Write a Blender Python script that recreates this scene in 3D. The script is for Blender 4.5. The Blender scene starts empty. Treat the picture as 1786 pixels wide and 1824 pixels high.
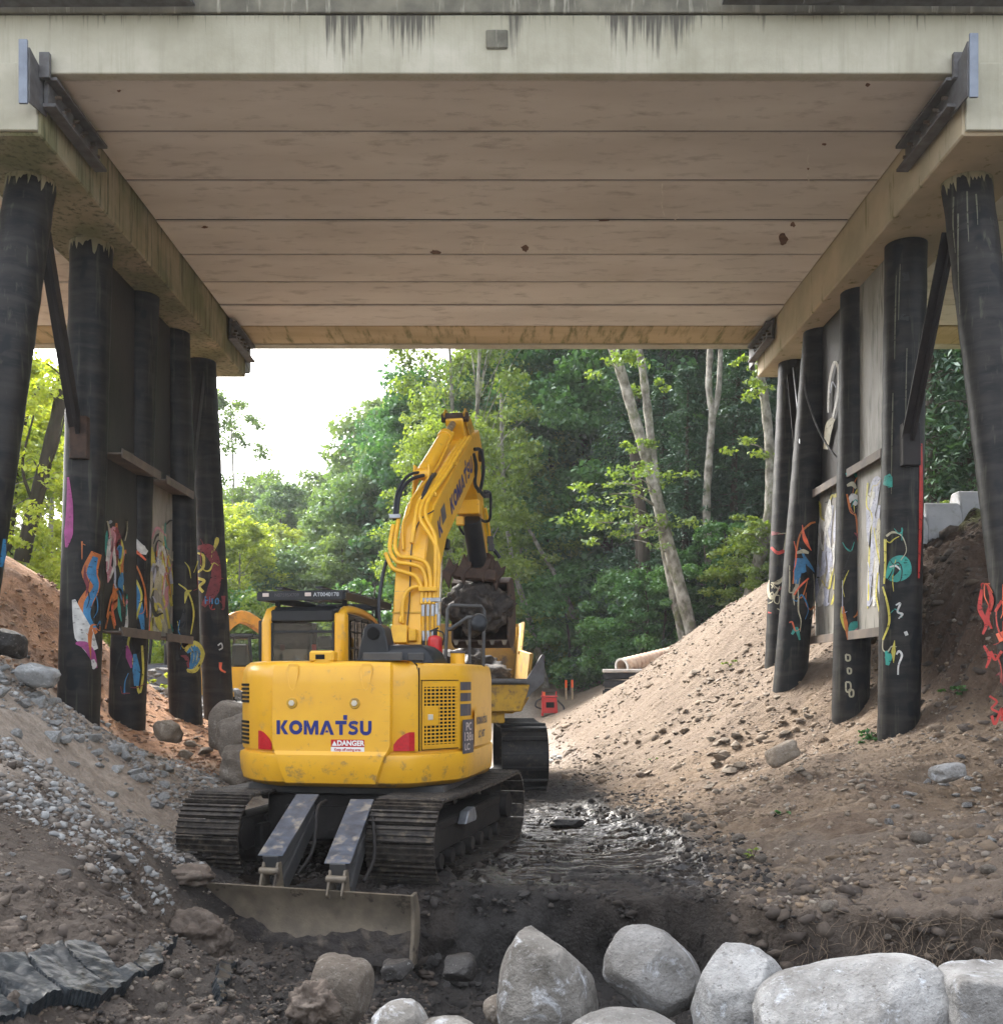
import bpy, bmesh, math, random
import numpy as np
from mathutils import Vector, Matrix
R = math.radians
rnd = random.Random(7)
sc = bpy.context.scene
col = sc.collection

# ---------------------------------------------------------------- camera, sky, sun, exposure
F = 1800.0; W_PX, H_PX = 1786.0, 1824.0; HZ = 1210.0; EZ = 2.05
cd = bpy.data.cameras.new('camera'); cam = bpy.data.objects.new('camera', cd); col.objects.link(cam)
cam.location = (0, 0, EZ); cam.rotation_euler = (R(90), 0, 0)
cd.sensor_fit = 'HORIZONTAL'; cd.sensor_width = 36.0; cd.lens = F / W_PX * 36.0
cd.shift_y = (HZ - H_PX / 2) / W_PX
cd.clip_start = 0.1; cd.clip_end = 3000
sc.camera = cam
world = bpy.data.worlds.new('World'); sc.world = world; world.use_nodes = True
wn = world.node_tree.nodes; wl = world.node_tree.links
SUN_EL, SUN_AZ = 42.0, -38.0          # azimuth measured from +Y (away from the camera) towards +X
sky = wn.new('ShaderNodeTexSky'); sky.sky_type = 'NISHITA'; sky.sun_disc = False
sky.sun_elevation = R(SUN_EL); sky.sun_rotation = R(SUN_AZ)
sky.air_density = 1.0; sky.dust_density = 5.0; sky.ozone_density = 1.0
wn['Background'].inputs['Strength'].default_value = 0.15
hs = wn.new('ShaderNodeHueSaturation'); hs.inputs['Saturation'].default_value = 0.30      # high thin cloud takes most of the blue out of the sky
wl.new(sky.outputs['Color'], hs.inputs['Color']); wl.new(hs.outputs['Color'], wn['Background'].inputs['Color'])
sd = bpy.data.lights.new('sun', 'SUN'); sun = bpy.data.objects.new('sun', sd); col.objects.link(sun)
sd.energy = 1.4; sd.angle = R(22); sd.color = (1.0, 0.93, 0.82)
_d = Vector((math.sin(R(SUN_AZ)) * math.cos(R(SUN_EL)), math.cos(R(SUN_AZ)) * math.cos(R(SUN_EL)), math.sin(R(SUN_EL))))
sun.rotation_euler = _d.to_track_quat('Z', 'Y').to_euler()
vs = sc.view_settings; vs.view_transform = 'Standard'; vs.look = 'None'; vs.gamma = 1.0
vs.exposure = 2.5
vs.use_curve_mapping = False
sc.render.engine = 'CYCLES'
sc.cycles.max_bounces = 7; sc.cycles.diffuse_bounces = 4; sc.cycles.glossy_bounces = 2
sc.cycles.transmission_bounces = 4; sc.cycles.volume_bounces = 0; sc.cycles.transparent_max_bounces = 16
sc.cycles.use_denoising = True

def pt(px, py, Y):                      # the point at depth Y that the photograph shows at (px, py)
    return Vector(((px - 893.0) * Y / F, Y, EZ - (py - HZ) * Y / F))

# ---------------------------------------------------------------- numpy noise
def _h(i, j, k, s):
    n = (i.astype(np.int64) * 374761393 + j.astype(np.int64) * 668265263 + k.astype(np.int64) * 2147483647 + s * 974634777) & 0xffffffff
    n = ((n ^ (n >> 13)) * 1274126177) & 0xffffffff
    n = n ^ (n >> 16)
    return (n & 0xffff) / 65535.0
def vn2(x, y, s=0):
    xi = np.floor(x); yi = np.floor(y); fx = x - xi; fy = y - yi
    fx = fx * fx * (3 - 2 * fx); fy = fy * fy * (3 - 2 * fy)
    z = np.zeros_like(xi)
    a = _h(xi, yi, z, s); b = _h(xi + 1, yi, z, s); c = _h(xi, yi + 1, z, s); d = _h(xi + 1, yi + 1, z, s)
    return (a * (1 - fx) + b * fx) * (1 - fy) + (c * (1 - fx) + d * fx) * fy
def fbm(x, y, o=4, s=0):
    t = 0; a = 0.5; n = 0
    for k in range(o):
        t = t + a * vn2(x * 2 ** k + 17.3 * k, y * 2 ** k + 9.1 * k, s + k); n += a; a *= 0.5
    return t / n
def vn3(x, y, z, s=0):
    xi = np.floor(x); yi = np.floor(y); zi = np.floor(z); fx = x - xi; fy = y - yi; fz = z - zi
    fx = fx * fx * (3 - 2 * fx); fy = fy * fy * (3 - 2 * fy); fz = fz * fz * (3 - 2 * fz)
    r = 0
    for dx in (0, 1):
        for dy in (0, 1):
            for dz in (0, 1):
                r = r + _h(xi + dx, yi + dy, zi + dz, s) * (fx if dx else 1 - fx) * (fy if dy else 1 - fy) * (fz if dz else 1 - fz)
    return r
def fbm3(p, f, o=3, s=0):
    t = 0; a = 0.5; n = 0
    for k in range(o):
        g = f * 2 ** k
        t = t + a * vn3(p[:, 0] * g + 31, p[:, 1] * g + 7, p[:, 2] * g + 3, s + k); n += a; a *= 0.5
    return t / n
def sst(a, b, x):
    t = np.clip((x - a) / (b - a), 0, 1); return t * t * (3 - 2 * t)

# ---------------------------------------------------------------- objects
def tag(o, label=None, cat=None, group=None, kind=None):
    if label: o['label'] = label
    if cat: o['category'] = cat
    if group: o['group'] = group
    if kind: o['kind'] = kind
    return o
def empty(name, loc=(0, 0, 0), rz=0.0):
    o = bpy.data.objects.new(name, None); col.objects.link(o); o.location = loc; o.rotation_euler = (0, 0, rz)
    o.empty_display_size = 0.1
    return o
def thing(name, label, cat, loc=(0, 0, 0), rz=0.0, group=None):
    return tag(empty(name, loc, rz), label, cat, group)
def link(name, me, parent=None, loc=None, rot=None):
    o = bpy.data.objects.new(name, me); col.objects.link(o)
    if parent is not None: o.parent = parent
    if loc is not None: o.location = loc
    if rot is not None: o.rotation_euler = rot
    return o
def copy_tree(o, parent=None):
    c = o.copy(); col.objects.link(c); c.parent = parent
    for ch in list(o.children): copy_tree(ch, c)
    return c
def fast_mesh(name, v, f, mat=None, smooth=False, attrs=None, colattr=None):
    """v (n,3), f (m,k) arrays with k = 3 or 4"""
    v = np.asarray(v, np.float32); f = np.asarray(f, np.int32)
    me = bpy.data.meshes.new(name); m, k = f.shape
    me.vertices.add(len(v)); me.vertices.foreach_set('co', v.ravel())
    me.loops.add(m * k); me.loops.foreach_set('vertex_index', f.ravel())
    me.polygons.add(m); me.polygons.foreach_set('loop_start', np.arange(0, m * k, k, dtype=np.int32))
    me.polygons.foreach_set('loop_total', np.full(m, k, np.int32))
    if smooth: me.polygons.foreach_set('use_smooth', np.ones(m, bool))
    me.update(calc_edges=True)
    if attrs:
        for an, av in attrs.items():
            a = me.attributes.new(an, 'FLOAT', 'POINT'); a.data.foreach_set('value', np.asarray(av, np.float32))
    if colattr is not None:
        a = me.color_attributes.new('Col', 'FLOAT_COLOR', 'POINT')
        a.data.foreach_set('color', np.hstack([colattr, np.ones((len(v), 1))]).astype(np.float32).ravel())
    if mat: me.materials.append(mat)
    return me
class MB:
    """collects plain shapes and links them as ONE mesh object"""
    def __init__(s): s.v = []; s.f = []; s.mi = []; s.m = 0
    def add(s, vs_, fs):
        o = len(s.v); s.v += [Vector(p) for p in vs_]
        for f in fs: s.f.append([o + i for i in f]); s.mi.append(s.m)
        return s
    def box(s, c, size, rot=None):
        hx, hy, hz = size[0] / 2, size[1] / 2, size[2] / 2
        vs_ = [Vector((x, y, z)) for z in (-hz, hz) for y in (-hy, hy) for x in (-hx, hx)]
        if rot is not None:
            m = rot if isinstance(rot, Matrix) else Matrix.Rotation(rot, 3, 'Z')
            vs_ = [m @ p for p in vs_]
        c = Vector(c)
        return s.add([p + c for p in vs_], [(0, 2, 3, 1), (4, 5, 7, 6), (0, 1, 5, 4), (2, 6, 7, 3), (0, 4, 6, 2), (1, 3, 7, 5)])
    def bar(s, a, b, w, h, up=(0, 0, 1)):
        a = Vector(a); b = Vector(b); d = (b - a); L = d.length; d.normalize(); u = Vector(up)
        x = d.cross(u)
        if x.length < 1e-4: x = d.cross(Vector((0, 1, 0)))
        x.normalize(); u = x.cross(d).normalized()
        q = [(-1, -1), (1, -1), (1, 1), (-1, 1)]
        vs_ = [p + x * i * w / 2 + u * j * h / 2 for p in (a, b) for i, j in q]
        return s.add(vs_, [(3, 2, 1, 0), (4, 5, 6, 7), (0, 1, 5, 4), (1, 2, 6, 5), (2, 3, 7, 6), (3, 0, 4, 7)])
    def prism(s, poly, a, b, fn):
        """poly: list of 2d points; fn(u, v, w) -> 3d; w runs a..b"""
        n = len(poly)
        vs_ = [fn(u, v, a) for u, v in poly] + [fn(u, v, b) for u, v in poly]
        return s.add(vs_, [tuple(range(n - 1, -1, -1)), tuple(range(n, 2 * n))] + [(i, (i + 1) % n, n + (i + 1) % n, n + i) for i in range(n)])
    def tube(s, pts, r, n=8, cap=True):
        pts = [Vector(p) for p in pts]; rr = r if isinstance(r, (list, tuple)) else [r] * len(pts)
        rings = []; up = None
        for i, p in enumerate(pts):
            d = (pts[min(i + 1, len(pts) - 1)] - pts[max(i - 1, 0)])
            if d.length < 1e-7: d = Vector((0, 0, 1))
            d.normalize()
            if up is None: up = Vector((0, 0, 1)) if abs(d.z) < .9 else Vector((0, 1, 0))
            x = d.cross(up)
            if x.length < 1e-4: x = d.cross(Vector((1, 0, 0)))
            x.normalize(); up = x.cross(d).normalized()
            rings.append([p + (x * math.cos(2 * math.pi * k / n) + up * math.sin(2 * math.pi * k / n)) * rr[i] for k in range(n)])
        return s.loft(rings, cap)
    def loft(s, rings, cap=True):
        n = len(rings[0]); vs_ = [p for r_ in rings for p in r_]; fs = []
        for i in range(len(rings) - 1):
            for k in range(n):
                fs.append((i * n + k, i * n + (k + 1) % n, (i + 1) * n + (k + 1) % n, (i + 1) * n + k))
        if cap:
            fs.append(tuple(range(n - 1, -1, -1))); o = (len(rings) - 1) * n; fs.append(tuple(range(o, o + n)))
        return s.add(vs_, fs)
    def cyl(s, a, b, r, n=14, r2=None): return s.tube([a, b], [r, r if r2 is None else r2], n)
    def build(s, name, mat, parent=None, bevel=0.0, seg=1, smooth=None, fix=True, sub=0):
        me = bpy.data.meshes.new(name); me.from_pydata([tuple(p) for p in s.v], [], s.f)
        mats = mat if isinstance(mat, (list, tuple)) else [mat]
        for m in mats: me.materials.append(m)
        if len(mats) > 1: me.polygons.foreach_set('material_index', s.mi)
        if fix or bevel:
            bm = bmesh.new(); bm.from_mesh(me)
            bmesh.ops.recalc_face_normals(bm, faces=bm.faces)
            if bevel:
                ed = [e for e in bm.edges if len(e.link_faces) == 2 and e.calc_face_angle(0) > R(38)]
                bmesh.ops.bevel(bm, geom=ed, offset=bevel, segments=seg, affect='EDGES', clamp_overlap=True)
            bm.to_mesh(me); bm.free()
        if smooth is not None or bevel:
            me.polygons.foreach_set('use_smooth', [True] * len(me.polygons))
            me.set_sharp_from_angle(angle=R(smooth if smooth else 35))
        return link(name, me, parent)
def spline(pts, n=8):
    """Catmull-Rom through the points"""
    P = [Vector(p) for p in pts]; P = [P[0] * 2 - P[1]] + P + [P[-1] * 2 - P[-2]]; out = []
    for i in range(1, len(P) - 2):
        for k in range(n):
            t = k / n; a, b, c, d = P[i - 1], P[i], P[i + 1], P[i + 2]
            out.append(0.5 * ((2 * b) + (c - a) * t + (2 * a - 5 * b + 4 * c - d) * t * t + (3 * b - a - 3 * c + d) * t ** 3))
    out.append(P[-2]); return out
def text_mb(s, size, fn, depth=0.0, offset=0.0, align='CENTER', shear=0.0, mb=None, spacing=1.0):
    cu = bpy.data.curves.new('lettering', 'FONT'); cu.body = s; cu.size = size; cu.offset = offset; cu.align_x = align; cu.align_y = 'CENTER'
    cu.shear = shear; cu.resolution_u = 4; cu.space_character = spacing
    o = bpy.data.objects.new('lettering', cu); col.objects.link(o); bpy.context.view_layer.update()
    me = bpy.data.meshes.new_from_object(o.evaluated_get(bpy.context.evaluated_depsgraph_get()))
    mb = mb or MB(); mb.add([fn(v.co.x, v.co.y) for v in me.vertices], [tuple(p.vertices) for p in me.polygons])
    bpy.data.objects.remove(o); bpy.data.meshes.remove(me); bpy.data.curves.remove(cu)
    return mb

def letter_word(word, h, fn, mb=None, gap=.10, centre=True):
    """heavy sans capitals K O M A T S U built from plain polygons; fn(u, v) -> 3d, v from -h/2 to h/2"""
    mb = mb or MB(); W = dict(K=.88, O=1.02, M=1.12, A=1.10, T=.86, S=.80, U=.88); tot = sum(W[c] + gap for c in word) - gap
    x0 = -tot / 2 if centre else 0
    def P(polys):
        for p in polys:
            mb.add([fn((x0 + a) * h, (b - .5) * h) for a, b in p], [tuple(range(len(p)))])
    def rib(cen, w):
        n = len(cen); L = []; Rr = []
        for i, p in enumerate(cen):
            a = cen[max(i - 1, 0)]; b = cen[min(i + 1, n - 1)]; d = Vector((b[0] - a[0], b[1] - a[1])).normalized(); L.append((p[0] - d.y * w / 2, p[1] + d.x * w / 2)); Rr.append((p[0] + d.y * w / 2, p[1] - d.x * w / 2))
        P([[L[i], Rr[i], Rr[i + 1], L[i + 1]] for i in range(n - 1)])
    for c in word:
        if c == 'K': P([[(0, 0), (.27, 0), (.27, 1), (0, 1)], [(.29, .50), (.60, 0), (.92, 0), (.56, .52), (.88, 1), (.58, 1)]])
        if c == 'O': rib([(.51 + .385 * math.cos(t), .5 + .37 * math.sin(t)) for t in [k * math.pi / 14 for k in range(29)]], .27)
        if c == 'M': P([[(0, 0), (.24, 0), (.24, .62), (.22, 1), (0, 1)], [(.24, .62), (.46, 0), (.66, 0), (.88, .62), (.88, 1), (.80, 1), (.56, .40), (.32, 1), (.24, 1)], [(.88, 0), (1.12, 0), (1.12, 1), (.88, 1)]])
        if c == 'A': P([[(0, 0), (.28, 0), (.55, .68), (.82, 0), (1.10, 0), (.69, 1), (.41, 1)], [(.42, .16), (.68, .16), (.62, .32), (.48, .32)]])
        if c == 'T': P([[(0, .74), (.86, .74), (.86, 1), (0, 1)], [(.295, 0), (.565, 0), (.565, .735), (.295, .735)], [(.60, 1.06), (.90, 1.06), (.90, 1.40), (.60, 1.40)]])
        if c == 'S': rib([(.72, .78), (.60, .87), (.42, .885), (.22, .84), (.14, .70), (.24, .58), (.42, .52), (.60, .45), (.66, .30), (.56, .16), (.38, .115), (.20, .13), (.06, .22)], .235)
        if c == 'U': rib([(.13, 1), (.13, .40), (.16, .24), (.27, .14), (.44, .11), (.61, .14), (.72, .24), (.75, .40), (.75, 1)], .26)
        x0 += W[c] + gap
    return mb
# ---------------------------------------------------------------- materials
def newmat(name):
    m = bpy.data.materials.new(name); m.use_nodes = True; nt = m.node_tree
    return m, nt.nodes, nt.links, nt.nodes['Principled BSDF']
def coords(n, l, stretch=(1, 1, 1), rand=True, kind='Object', rot=(0, 0, 0)):
    tc = n.new('ShaderNodeTexCoord'); mp = n.new('ShaderNodeMapping'); mp.inputs['Scale'].default_value = stretch; mp.inputs['Rotation'].default_value = rot
    src = tc.outputs[kind]
    if rand:
        oi = n.new('ShaderNodeObjectInfo'); mu = n.new('ShaderNodeMath'); mu.operation = 'MULTIPLY'; mu.inputs[1].default_value = 37.0
        l.new(oi.outputs['Random'], mu.inputs[0]); va = n.new('ShaderNodeVectorMath'); l.new(src, va.inputs[0]); l.new(mu.outputs[0], va.inputs[1]); src = va.outputs[0]
    l.new(src, mp.inputs['Vector']); return mp.outputs[0]
def noise(n, l, vec, scale, detail=5, rough=.55, dist=0.0):
    t = n.new('ShaderNodeTexNoise'); t.inputs['Scale'].default_value = scale; t.inputs['Detail'].default_value = detail
    t.inputs['Roughness'].default_value = rough; t.inputs['Distortion'].default_value = dist; l.new(vec, t.inputs['Vector']); return t.outputs['Fac']
def ramp(n, l, fac, a, b, ca=(0, 0, 0, 1), cb=(1, 1, 1, 1)):
    r = n.new('ShaderNodeValToRGB'); r.color_ramp.elements[0].position = a; r.color_ramp.elements[1].position = b
    r.color_ramp.elements[0].color = ca; r.color_ramp.elements[1].color = cb; l.new(fac, r.inputs['Fac']); return r.outputs['Color']
def mix(n, l, fac, a, b, mode='MIX'):
    m = n.new('ShaderNodeMix'); m.data_type = 'RGBA'; m.blend_type = mode
    for s_, v in ((0, fac), (6, a), (7, b)):
        if hasattr(v, 'links') or isinstance(v, bpy.types.NodeSocket): l.new(v, m.inputs[s_])
        else: m.inputs[s_].default_value = v if s_ == 0 else (tuple(v) + (1,) if len(v) == 3 else v)
    return m.outputs[2]
def mul(n, l, a, b, op='MULTIPLY'):
    m = n.new('ShaderNodeMath'); m.operation = op
    for i, v in ((0, a), (1, b)):
        if isinstance(v, bpy.types.NodeSocket): l.new(v, m.inputs[i])
        else: m.inputs[i].default_value = v
    return m.outputs[0]
def bump(n, l, bs, h, strength=.3, dist=.02, prev=None):
    b = n.new('ShaderNodeBump'); b.inputs['Strength'].default_value = strength; b.inputs['Distance'].default_value = dist
    l.new(h, b.inputs['Height'])
    if prev is not None: l.new(prev, b.inputs['Normal'])
    if bs is not None: l.new(b.outputs[0], bs.inputs['Normal'])
    return b.outputs[0]
def pmat(name, c1, c2=None, scale=4, rough=.6, metal=0.0, bmp=.0, bscale=30, stretch=(1, 1, 1), lo=.35, hi=.65,
         c3=None, s3=3, lo3=.55, hi3=.7, st3=(1, 1, 1), r3=None, bdist=.01, rand=True, coat=0.0):
    m, n, l, bs = newmat(name)
    bs.inputs['Roughness'].default_value = rough; bs.inputs['Metallic'].default_value = metal
    bs.inputs['Specular IOR Level'].default_value = .28 if max(c1) < .1 else .45
    if coat: bs.inputs['Coat Weight'].default_value = coat; bs.inputs['Coat Roughness'].default_value = .2
    c = c1
    if c2 is not None: c = mix(n, l, ramp(n, l, noise(n, l, coords(n, l, stretch, rand), scale), lo, hi), c1, c2)
    if c3 is not None:
        f3 = ramp(n, l, noise(n, l, coords(n, l, st3, rand), s3, 8, .65), lo3, hi3); c = mix(n, l, f3, c, c3)
        if r3 is not None:
            mr = n.new('ShaderNodeMapRange'); l.new(f3, mr.inputs[0]); mr.inputs[3].default_value = rough; mr.inputs[4].default_value = r3
            l.new(mr.outputs[0], bs.inputs['Roughness'])
    if isinstance(c, bpy.types.NodeSocket): l.new(c, bs.inputs['Base Color'])
    else: bs.inputs['Base Color'].default_value = tuple(c) + (1,)
    if bmp: bump(n, l, bs, noise(n, l, coords(n, l, stretch, rand), bscale, 6), bmp, bdist)
    return m
M = {}
M['yellow'] = pmat('yellow_paint', (.72, .385, .018), (.66, .34, .016), 2.5, .36, 0, .03, 60, c3=(.38, .25, .09), s3=5, lo3=.62, hi3=.80, r3=.65, coat=.15)
M['yellow_worn'] = pmat('worn_yellow_paint', (.55, .32, .02), (.42, .24, .02), 4, .55, 0, .08, 60, c3=(.16, .10, .05), s3=6, lo3=.50, hi3=.68, r3=.8)
M['yellow_tube'] = pmat('yellow_tube_paint', (.72, .40, .02), (.60, .32, .02), 8, .45)
M['orange_yellow'] = pmat('orange_yellow_paint', (.62, .26, .015), (.45, .2, .02), 3, .5, 0, .1, 50, c3=(.12, .08, .05), s3=4, lo3=.52, hi3=.7, r3=.8)
M['dark_steel'] = pmat('dark_grey_steel', (.045, .047, .05), (.07, .068, .065), 6, .55, 0, .1, 60)
M['black'] = pmat('black_plastic', (.011, .013, .016), (.018, .02, .023), 6, .38)
M['rubber'] = pmat('black_rubber', (.007, .007, .008), (.016, .015, .014), 10, .5, 0, .2, 60, c3=(.07, .055, .042), s3=5, lo3=.58, hi3=.72, r3=.85)
M['hose'] = pmat('black_hose', (.02, .022, .028), None, 1, .42)
M['fitting'] = pmat('grey_fitting', (.35, .37, .4), (.25, .26, .28), 10, .4, .6)
M['chrome'] = pmat('worn_rod', (.42, .38, .3), (.22, .17, .12), 14, .35, .7)
M['track'] = pmat('muddy_track_steel', (.062, .052, .043), (.018, .016, .015), 14, .5, .25, .5, 70, c3=(.15, .125, .095), s3=9, lo3=.56, hi3=.68, r3=.9, bdist=.01)
M['track_dark'] = pmat('dark_track_frame', (.010, .009, .009), (.022, .019, .017), 5, .7, 0, .5, 30)
M['blade'] = pmat('blade_steel', (.20, .165, .12), (.11, .092, .07), 5, .5, .2, .3, 50, c3=(.05, .04, .032), s3=3.2, lo3=.56, hi3=.62, r3=.8)
M['arm_cover'] = pmat('scuffed_blue_grey_steel', (.09, .11, .15), (.055, .065, .085), 9, .42, .3, .1, 60, c3=(.26, .23, .19), s3=6, lo3=.52, hi3=.66, r3=.85)
M['rust'] = pmat('rusty_brown_steel', (.075, .045, .032), (.04, .027, .021), 8, .7, .1, .3, 50, c3=(.035, .03, .028), s3=5)
M['glass'] = None
def dirty(m, z0, span):
    """splashed mud low on the machine, and fine scratches"""
    n = m.node_tree.nodes; l = m.node_tree.links; bs = n['Principled BSDF']; src = bs.inputs['Base Color'].links[0].from_socket
    v = coords(n, l, (1, 1, 1), False); sx = n.new('ShaderNodeSeparateXYZ'); l.new(v, sx.inputs[0])
    low = n.new('ShaderNodeMapRange'); l.new(sx.outputs['Z'], low.inputs[0]); low.inputs[1].default_value = z0; low.inputs[2].default_value = z0 + span; low.inputs[3].default_value = .09; low.inputs[4].default_value = 0
    k = ramp(n, l, mul(n, l, noise(n, l, v, 7, 9, .72), low.outputs[0], 'ADD'), .60, .72)
    c = mix(n, l, mul(n, l, k, .75), src, (.17, .125, .08))
    sc_ = noise(n, l, coords(n, l, (1.5, 1.5, 45), False), 2.0, 4, .6); msk = noise(n, l, v, 3.1, 3)
    c = mix(n, l, mul(n, l, mul(n, l, ramp(n, l, sc_, .66, .70), ramp(n, l, msk, .52, .6)), .8), c, (.25, .19, .10))
    l.new(c, bs.inputs['Base Color'])
dirty(M['yellow'], .9, .55)
M['blue'] = pmat('dark_blue_print', (.012, .022, .16), None, 1, .4)
M['red'] = pmat('red_reflector', (.5, .012, .02), (.38, .01, .015), 40, .3)
M['redpaint'] = pmat('red_paint', (.55, .02, .02), (.4, .02, .02), 5, .4)
M['white'] = pmat('white_print', (.75, .75, .72), None, 1, .5)
M['decal'] = pmat('dark_grey_decal', (.07, .065, .08), (.11, .10, .10), 8, .5)
M['decal_text'] = pmat('pale_decal_print', (.5, .42, .38), None, 1, .5)
M['lamp'] = pmat('bolt_cap', (.55, .5, .4), None, 1, .4)
M['darkhole'] = pmat('black_inside', (.006, .006, .006), None, 1, .9)
M['orange'] = pmat('orange_tape', (.8, .12, .02), None, 1, .6)
M['galv'] = pmat('grey_blue_galvanised_steel', (.20, .23, .28), (.14, .16, .20), 5, .5, .3, .05, 40)
M['galv_dark'] = pmat('dirty_galvanised_steel', (.13, .13, .135), (.08, .075, .075), 7, .6, .2, .1, 40)
def glassmat():
    m, n, l, bs = newmat('window_glass')
    out = n['Material Output']; g = n.new('ShaderNodeBsdfGlossy'); g.inputs['Roughness'].default_value = .03
    t = n.new('ShaderNodeBsdfTransparent'); t.inputs['Color'].default_value = (.86, .91, .89, 1); mx = n.new('ShaderNodeMixShader')
    fr = n.new('ShaderNodeFresnel'); fr.inputs['IOR'].default_value = 1.5; ad = n.new('ShaderNodeMath'); ad.operation = 'ADD'; ad.inputs[1].default_value = .0
    l.new(fr.outputs[0], ad.inputs[0]); l.new(ad.outputs[0], mx.inputs['Fac']); l.new(t.outputs[0], mx.inputs[1]); l.new(g.outputs[0], mx.inputs[2]); l.new(mx.outputs[0], out.inputs['Surface'])
    return m
M['glass'] = glassmat()
# ---------------------------------------------------------------- the ground
def P3(px, py, Y): v = pt(px, py, Y); return (v.x, v.y, v.z)
CP = [(-1.4,10.3,0),(-1.4,13,0),(.5,11,0),(1.5,11.5,.0),(1.9,13,.02),(1.6,15,0),(-2.6,13,.05),(-3.1,11.6,.12),(0,16,0),(0,20,0),(-2,20,.05),(1.2,18,0),(0,26,.05),
      (-2,26,.1),(0,34,.2),(-4,34,.4),(-3.2,16,.2),(-3.6,20,.4),(-3.8,24,.6),P3(940,1232,44),P3(1040,1232,43),P3(880,1236,44),P3(985,1266,38),(-6,44,.6),(1,10,-.02),(-.3,10,0),
      (2.6,11,.12),(2.65,13,.18),(2.3,16,.12),(1.8,20,.15),(1.1,25,.2),(.8,30,.25),(2.2,10.2,.02),
      P3(1603,1300,15.07),P3(1520,1262,16.9),P3(1425,1203,18.8),P3(1385,1175,20.6),P3(1786,1430,12.),P3(1600,1400,12.5),P3(1450,1350,14),P3(1250,1340,18),
      P3(1300,1250,20),P3(1100,1300,23),P3(1200,1155,28),P3(1370,1045,24),P3(1100,1228,30),P3(1080,1234,29),P3(1040,1257,30),P3(1150,1206,29),P3(1000,1280,32),(6.1,34,3.4),(3,36,1.3),(5,40,2.4),(10,40,5.2),
      (9,28,5.0),(9,33,5.0),(12,24,5.4),(7.2,15,2.6),(8.2,15,4),(9.5,15,5.3),(7,18,3.3),(8.2,18,4.8),(9.5,18,5.2),(7.2,21,4.0),(8.5,22,4.95),(7.5,12,1.6),(9,12,3.2),(11,10,4.6),
      (3.2,9.5,.3),(4.2,9,.5),(5.2,9,.9),(5,7,.85),(3.6,7.5,.3),(4.5,5.5,.7),(6.5,7,1.7),(8,5,2.2),
      P3(0,1180,12),P3(105,1275,15),P3(0,1300,10),P3(150,1400,10.5),P3(250,1350,13),P3(200,1450,9.3),P3(300,1405,12.5),P3(370,1385,14),P3(340,1315,17),
      P3(250,1262,18),P3(200,1200,18.5),P3(110,1062,18.5),P3(0,985,18.5),P3(60,1150,16.5),(-6.3,15.1,1.25),(-6.3,17.1,1.3),(-5.9,18.9,1.3),(-5.85,20.6,1.15),
      (-7,22,1.3),(-6,24,1.2),(-6.5,30,.9),(-10,30,1.2),(-14,30,2.5),(-12,20,5),(-12,14,5),(-8,12,3),(-9,8,3),(-6,8,2.0),(-4.2,8,1.25),(-5,5,1.6),
      (-3.6,9.6,.62),(-3.9,11,.55),(-4,13,.55),(-3.1,9.3,.35),(-3.3,7.5,.75),(-2.6,8.6,.3),(-2.4,7.6,.3),(-9,24,2.2)]
CL = [(-.5,9,-.75),(1,9,-.9),(1.9,8.6,-.85),(0,8,-.85),(1,7.5,-.75),(-1,8.2,-.62),(-1.9,8.8,-.52),(-2.45,8.8,-.46),(0,6.8,-.45),(1,6.4,-.36),(2,7,-.5),(3,7,-.4),(4,6.6,-.25),
      (1,5.5,-.25),(3,5.5,-.2),(0,5,-.2),(-1,6.1,-.12),(-1.5,7,-.1),(-2.15,7.7,-.24),(-1.7,8.3,-.45),(-2.95,8.7,.12),(-1,5,-.05),(-2,6,.38),(-3.3,7.5,.75),(-3.5,6,1.0),(-2.5,4.6,.5),
      (-4.2,8,1.25),(0,3,-.1),(3,3,0),(5,5,.2),(-4,3,1.1),(6,6.5,.6),(-3.1,9.3,.35),(-3.6,9.6,.62),(-1.4,10,-.3),(-.2,7.6,-.8)]
def tps(C):
    C = np.array(C, float); n = len(C); X = C[:, :2] / 10
    d = np.sqrt(((X[:, None] - X[None]) ** 2).sum(-1)) + 1e-9; K = d * d * np.log(d) + np.eye(n) * 2e-4
    Pm = np.hstack([np.ones((n, 1)), X]); A = np.zeros((n + 3, n + 3)); A[:n, :n] = K; A[:n, n:] = Pm; A[n:, :n] = Pm.T
    w = np.linalg.solve(A, np.concatenate([C[:, 2], np.zeros(3)])); return X, w
T1 = tps(CP); T2 = tps(CL)
def ev(T, x, y):
    X, w = T; x = x / 10; y = y / 10; out = w[-3] + w[-2] * x + w[-1] * y
    for i in range(len(X)):
        r2 = (x - X[i, 0]) ** 2 + (y - X[i, 1]) ** 2 + 1e-12; out = out + w[i] * .5 * r2 * np.log(r2)
    return out
def zones(x, y):
    """masks of what the ground is made of, and where the cut edge runs"""
    ye = np.interp(x, [-3.2, -2.4, -1.2, 0, 1.6, 2.1, 2.5, 3.2, 4, 6], [9.45, 9.6, 9.6, 9.62, 9.5, 9.0, 8.35, 7.95, 7.6, 7.3]) + .28 * (fbm(x * 2.2, y * .6, 3, 5) - .5)
    toe = np.interp(y, [9, 11, 13, 16, 20, 25, 30], [2.1, 2.35, 2.3, 2.0, 1.5, .9, .6])
    return ye, toe
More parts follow.
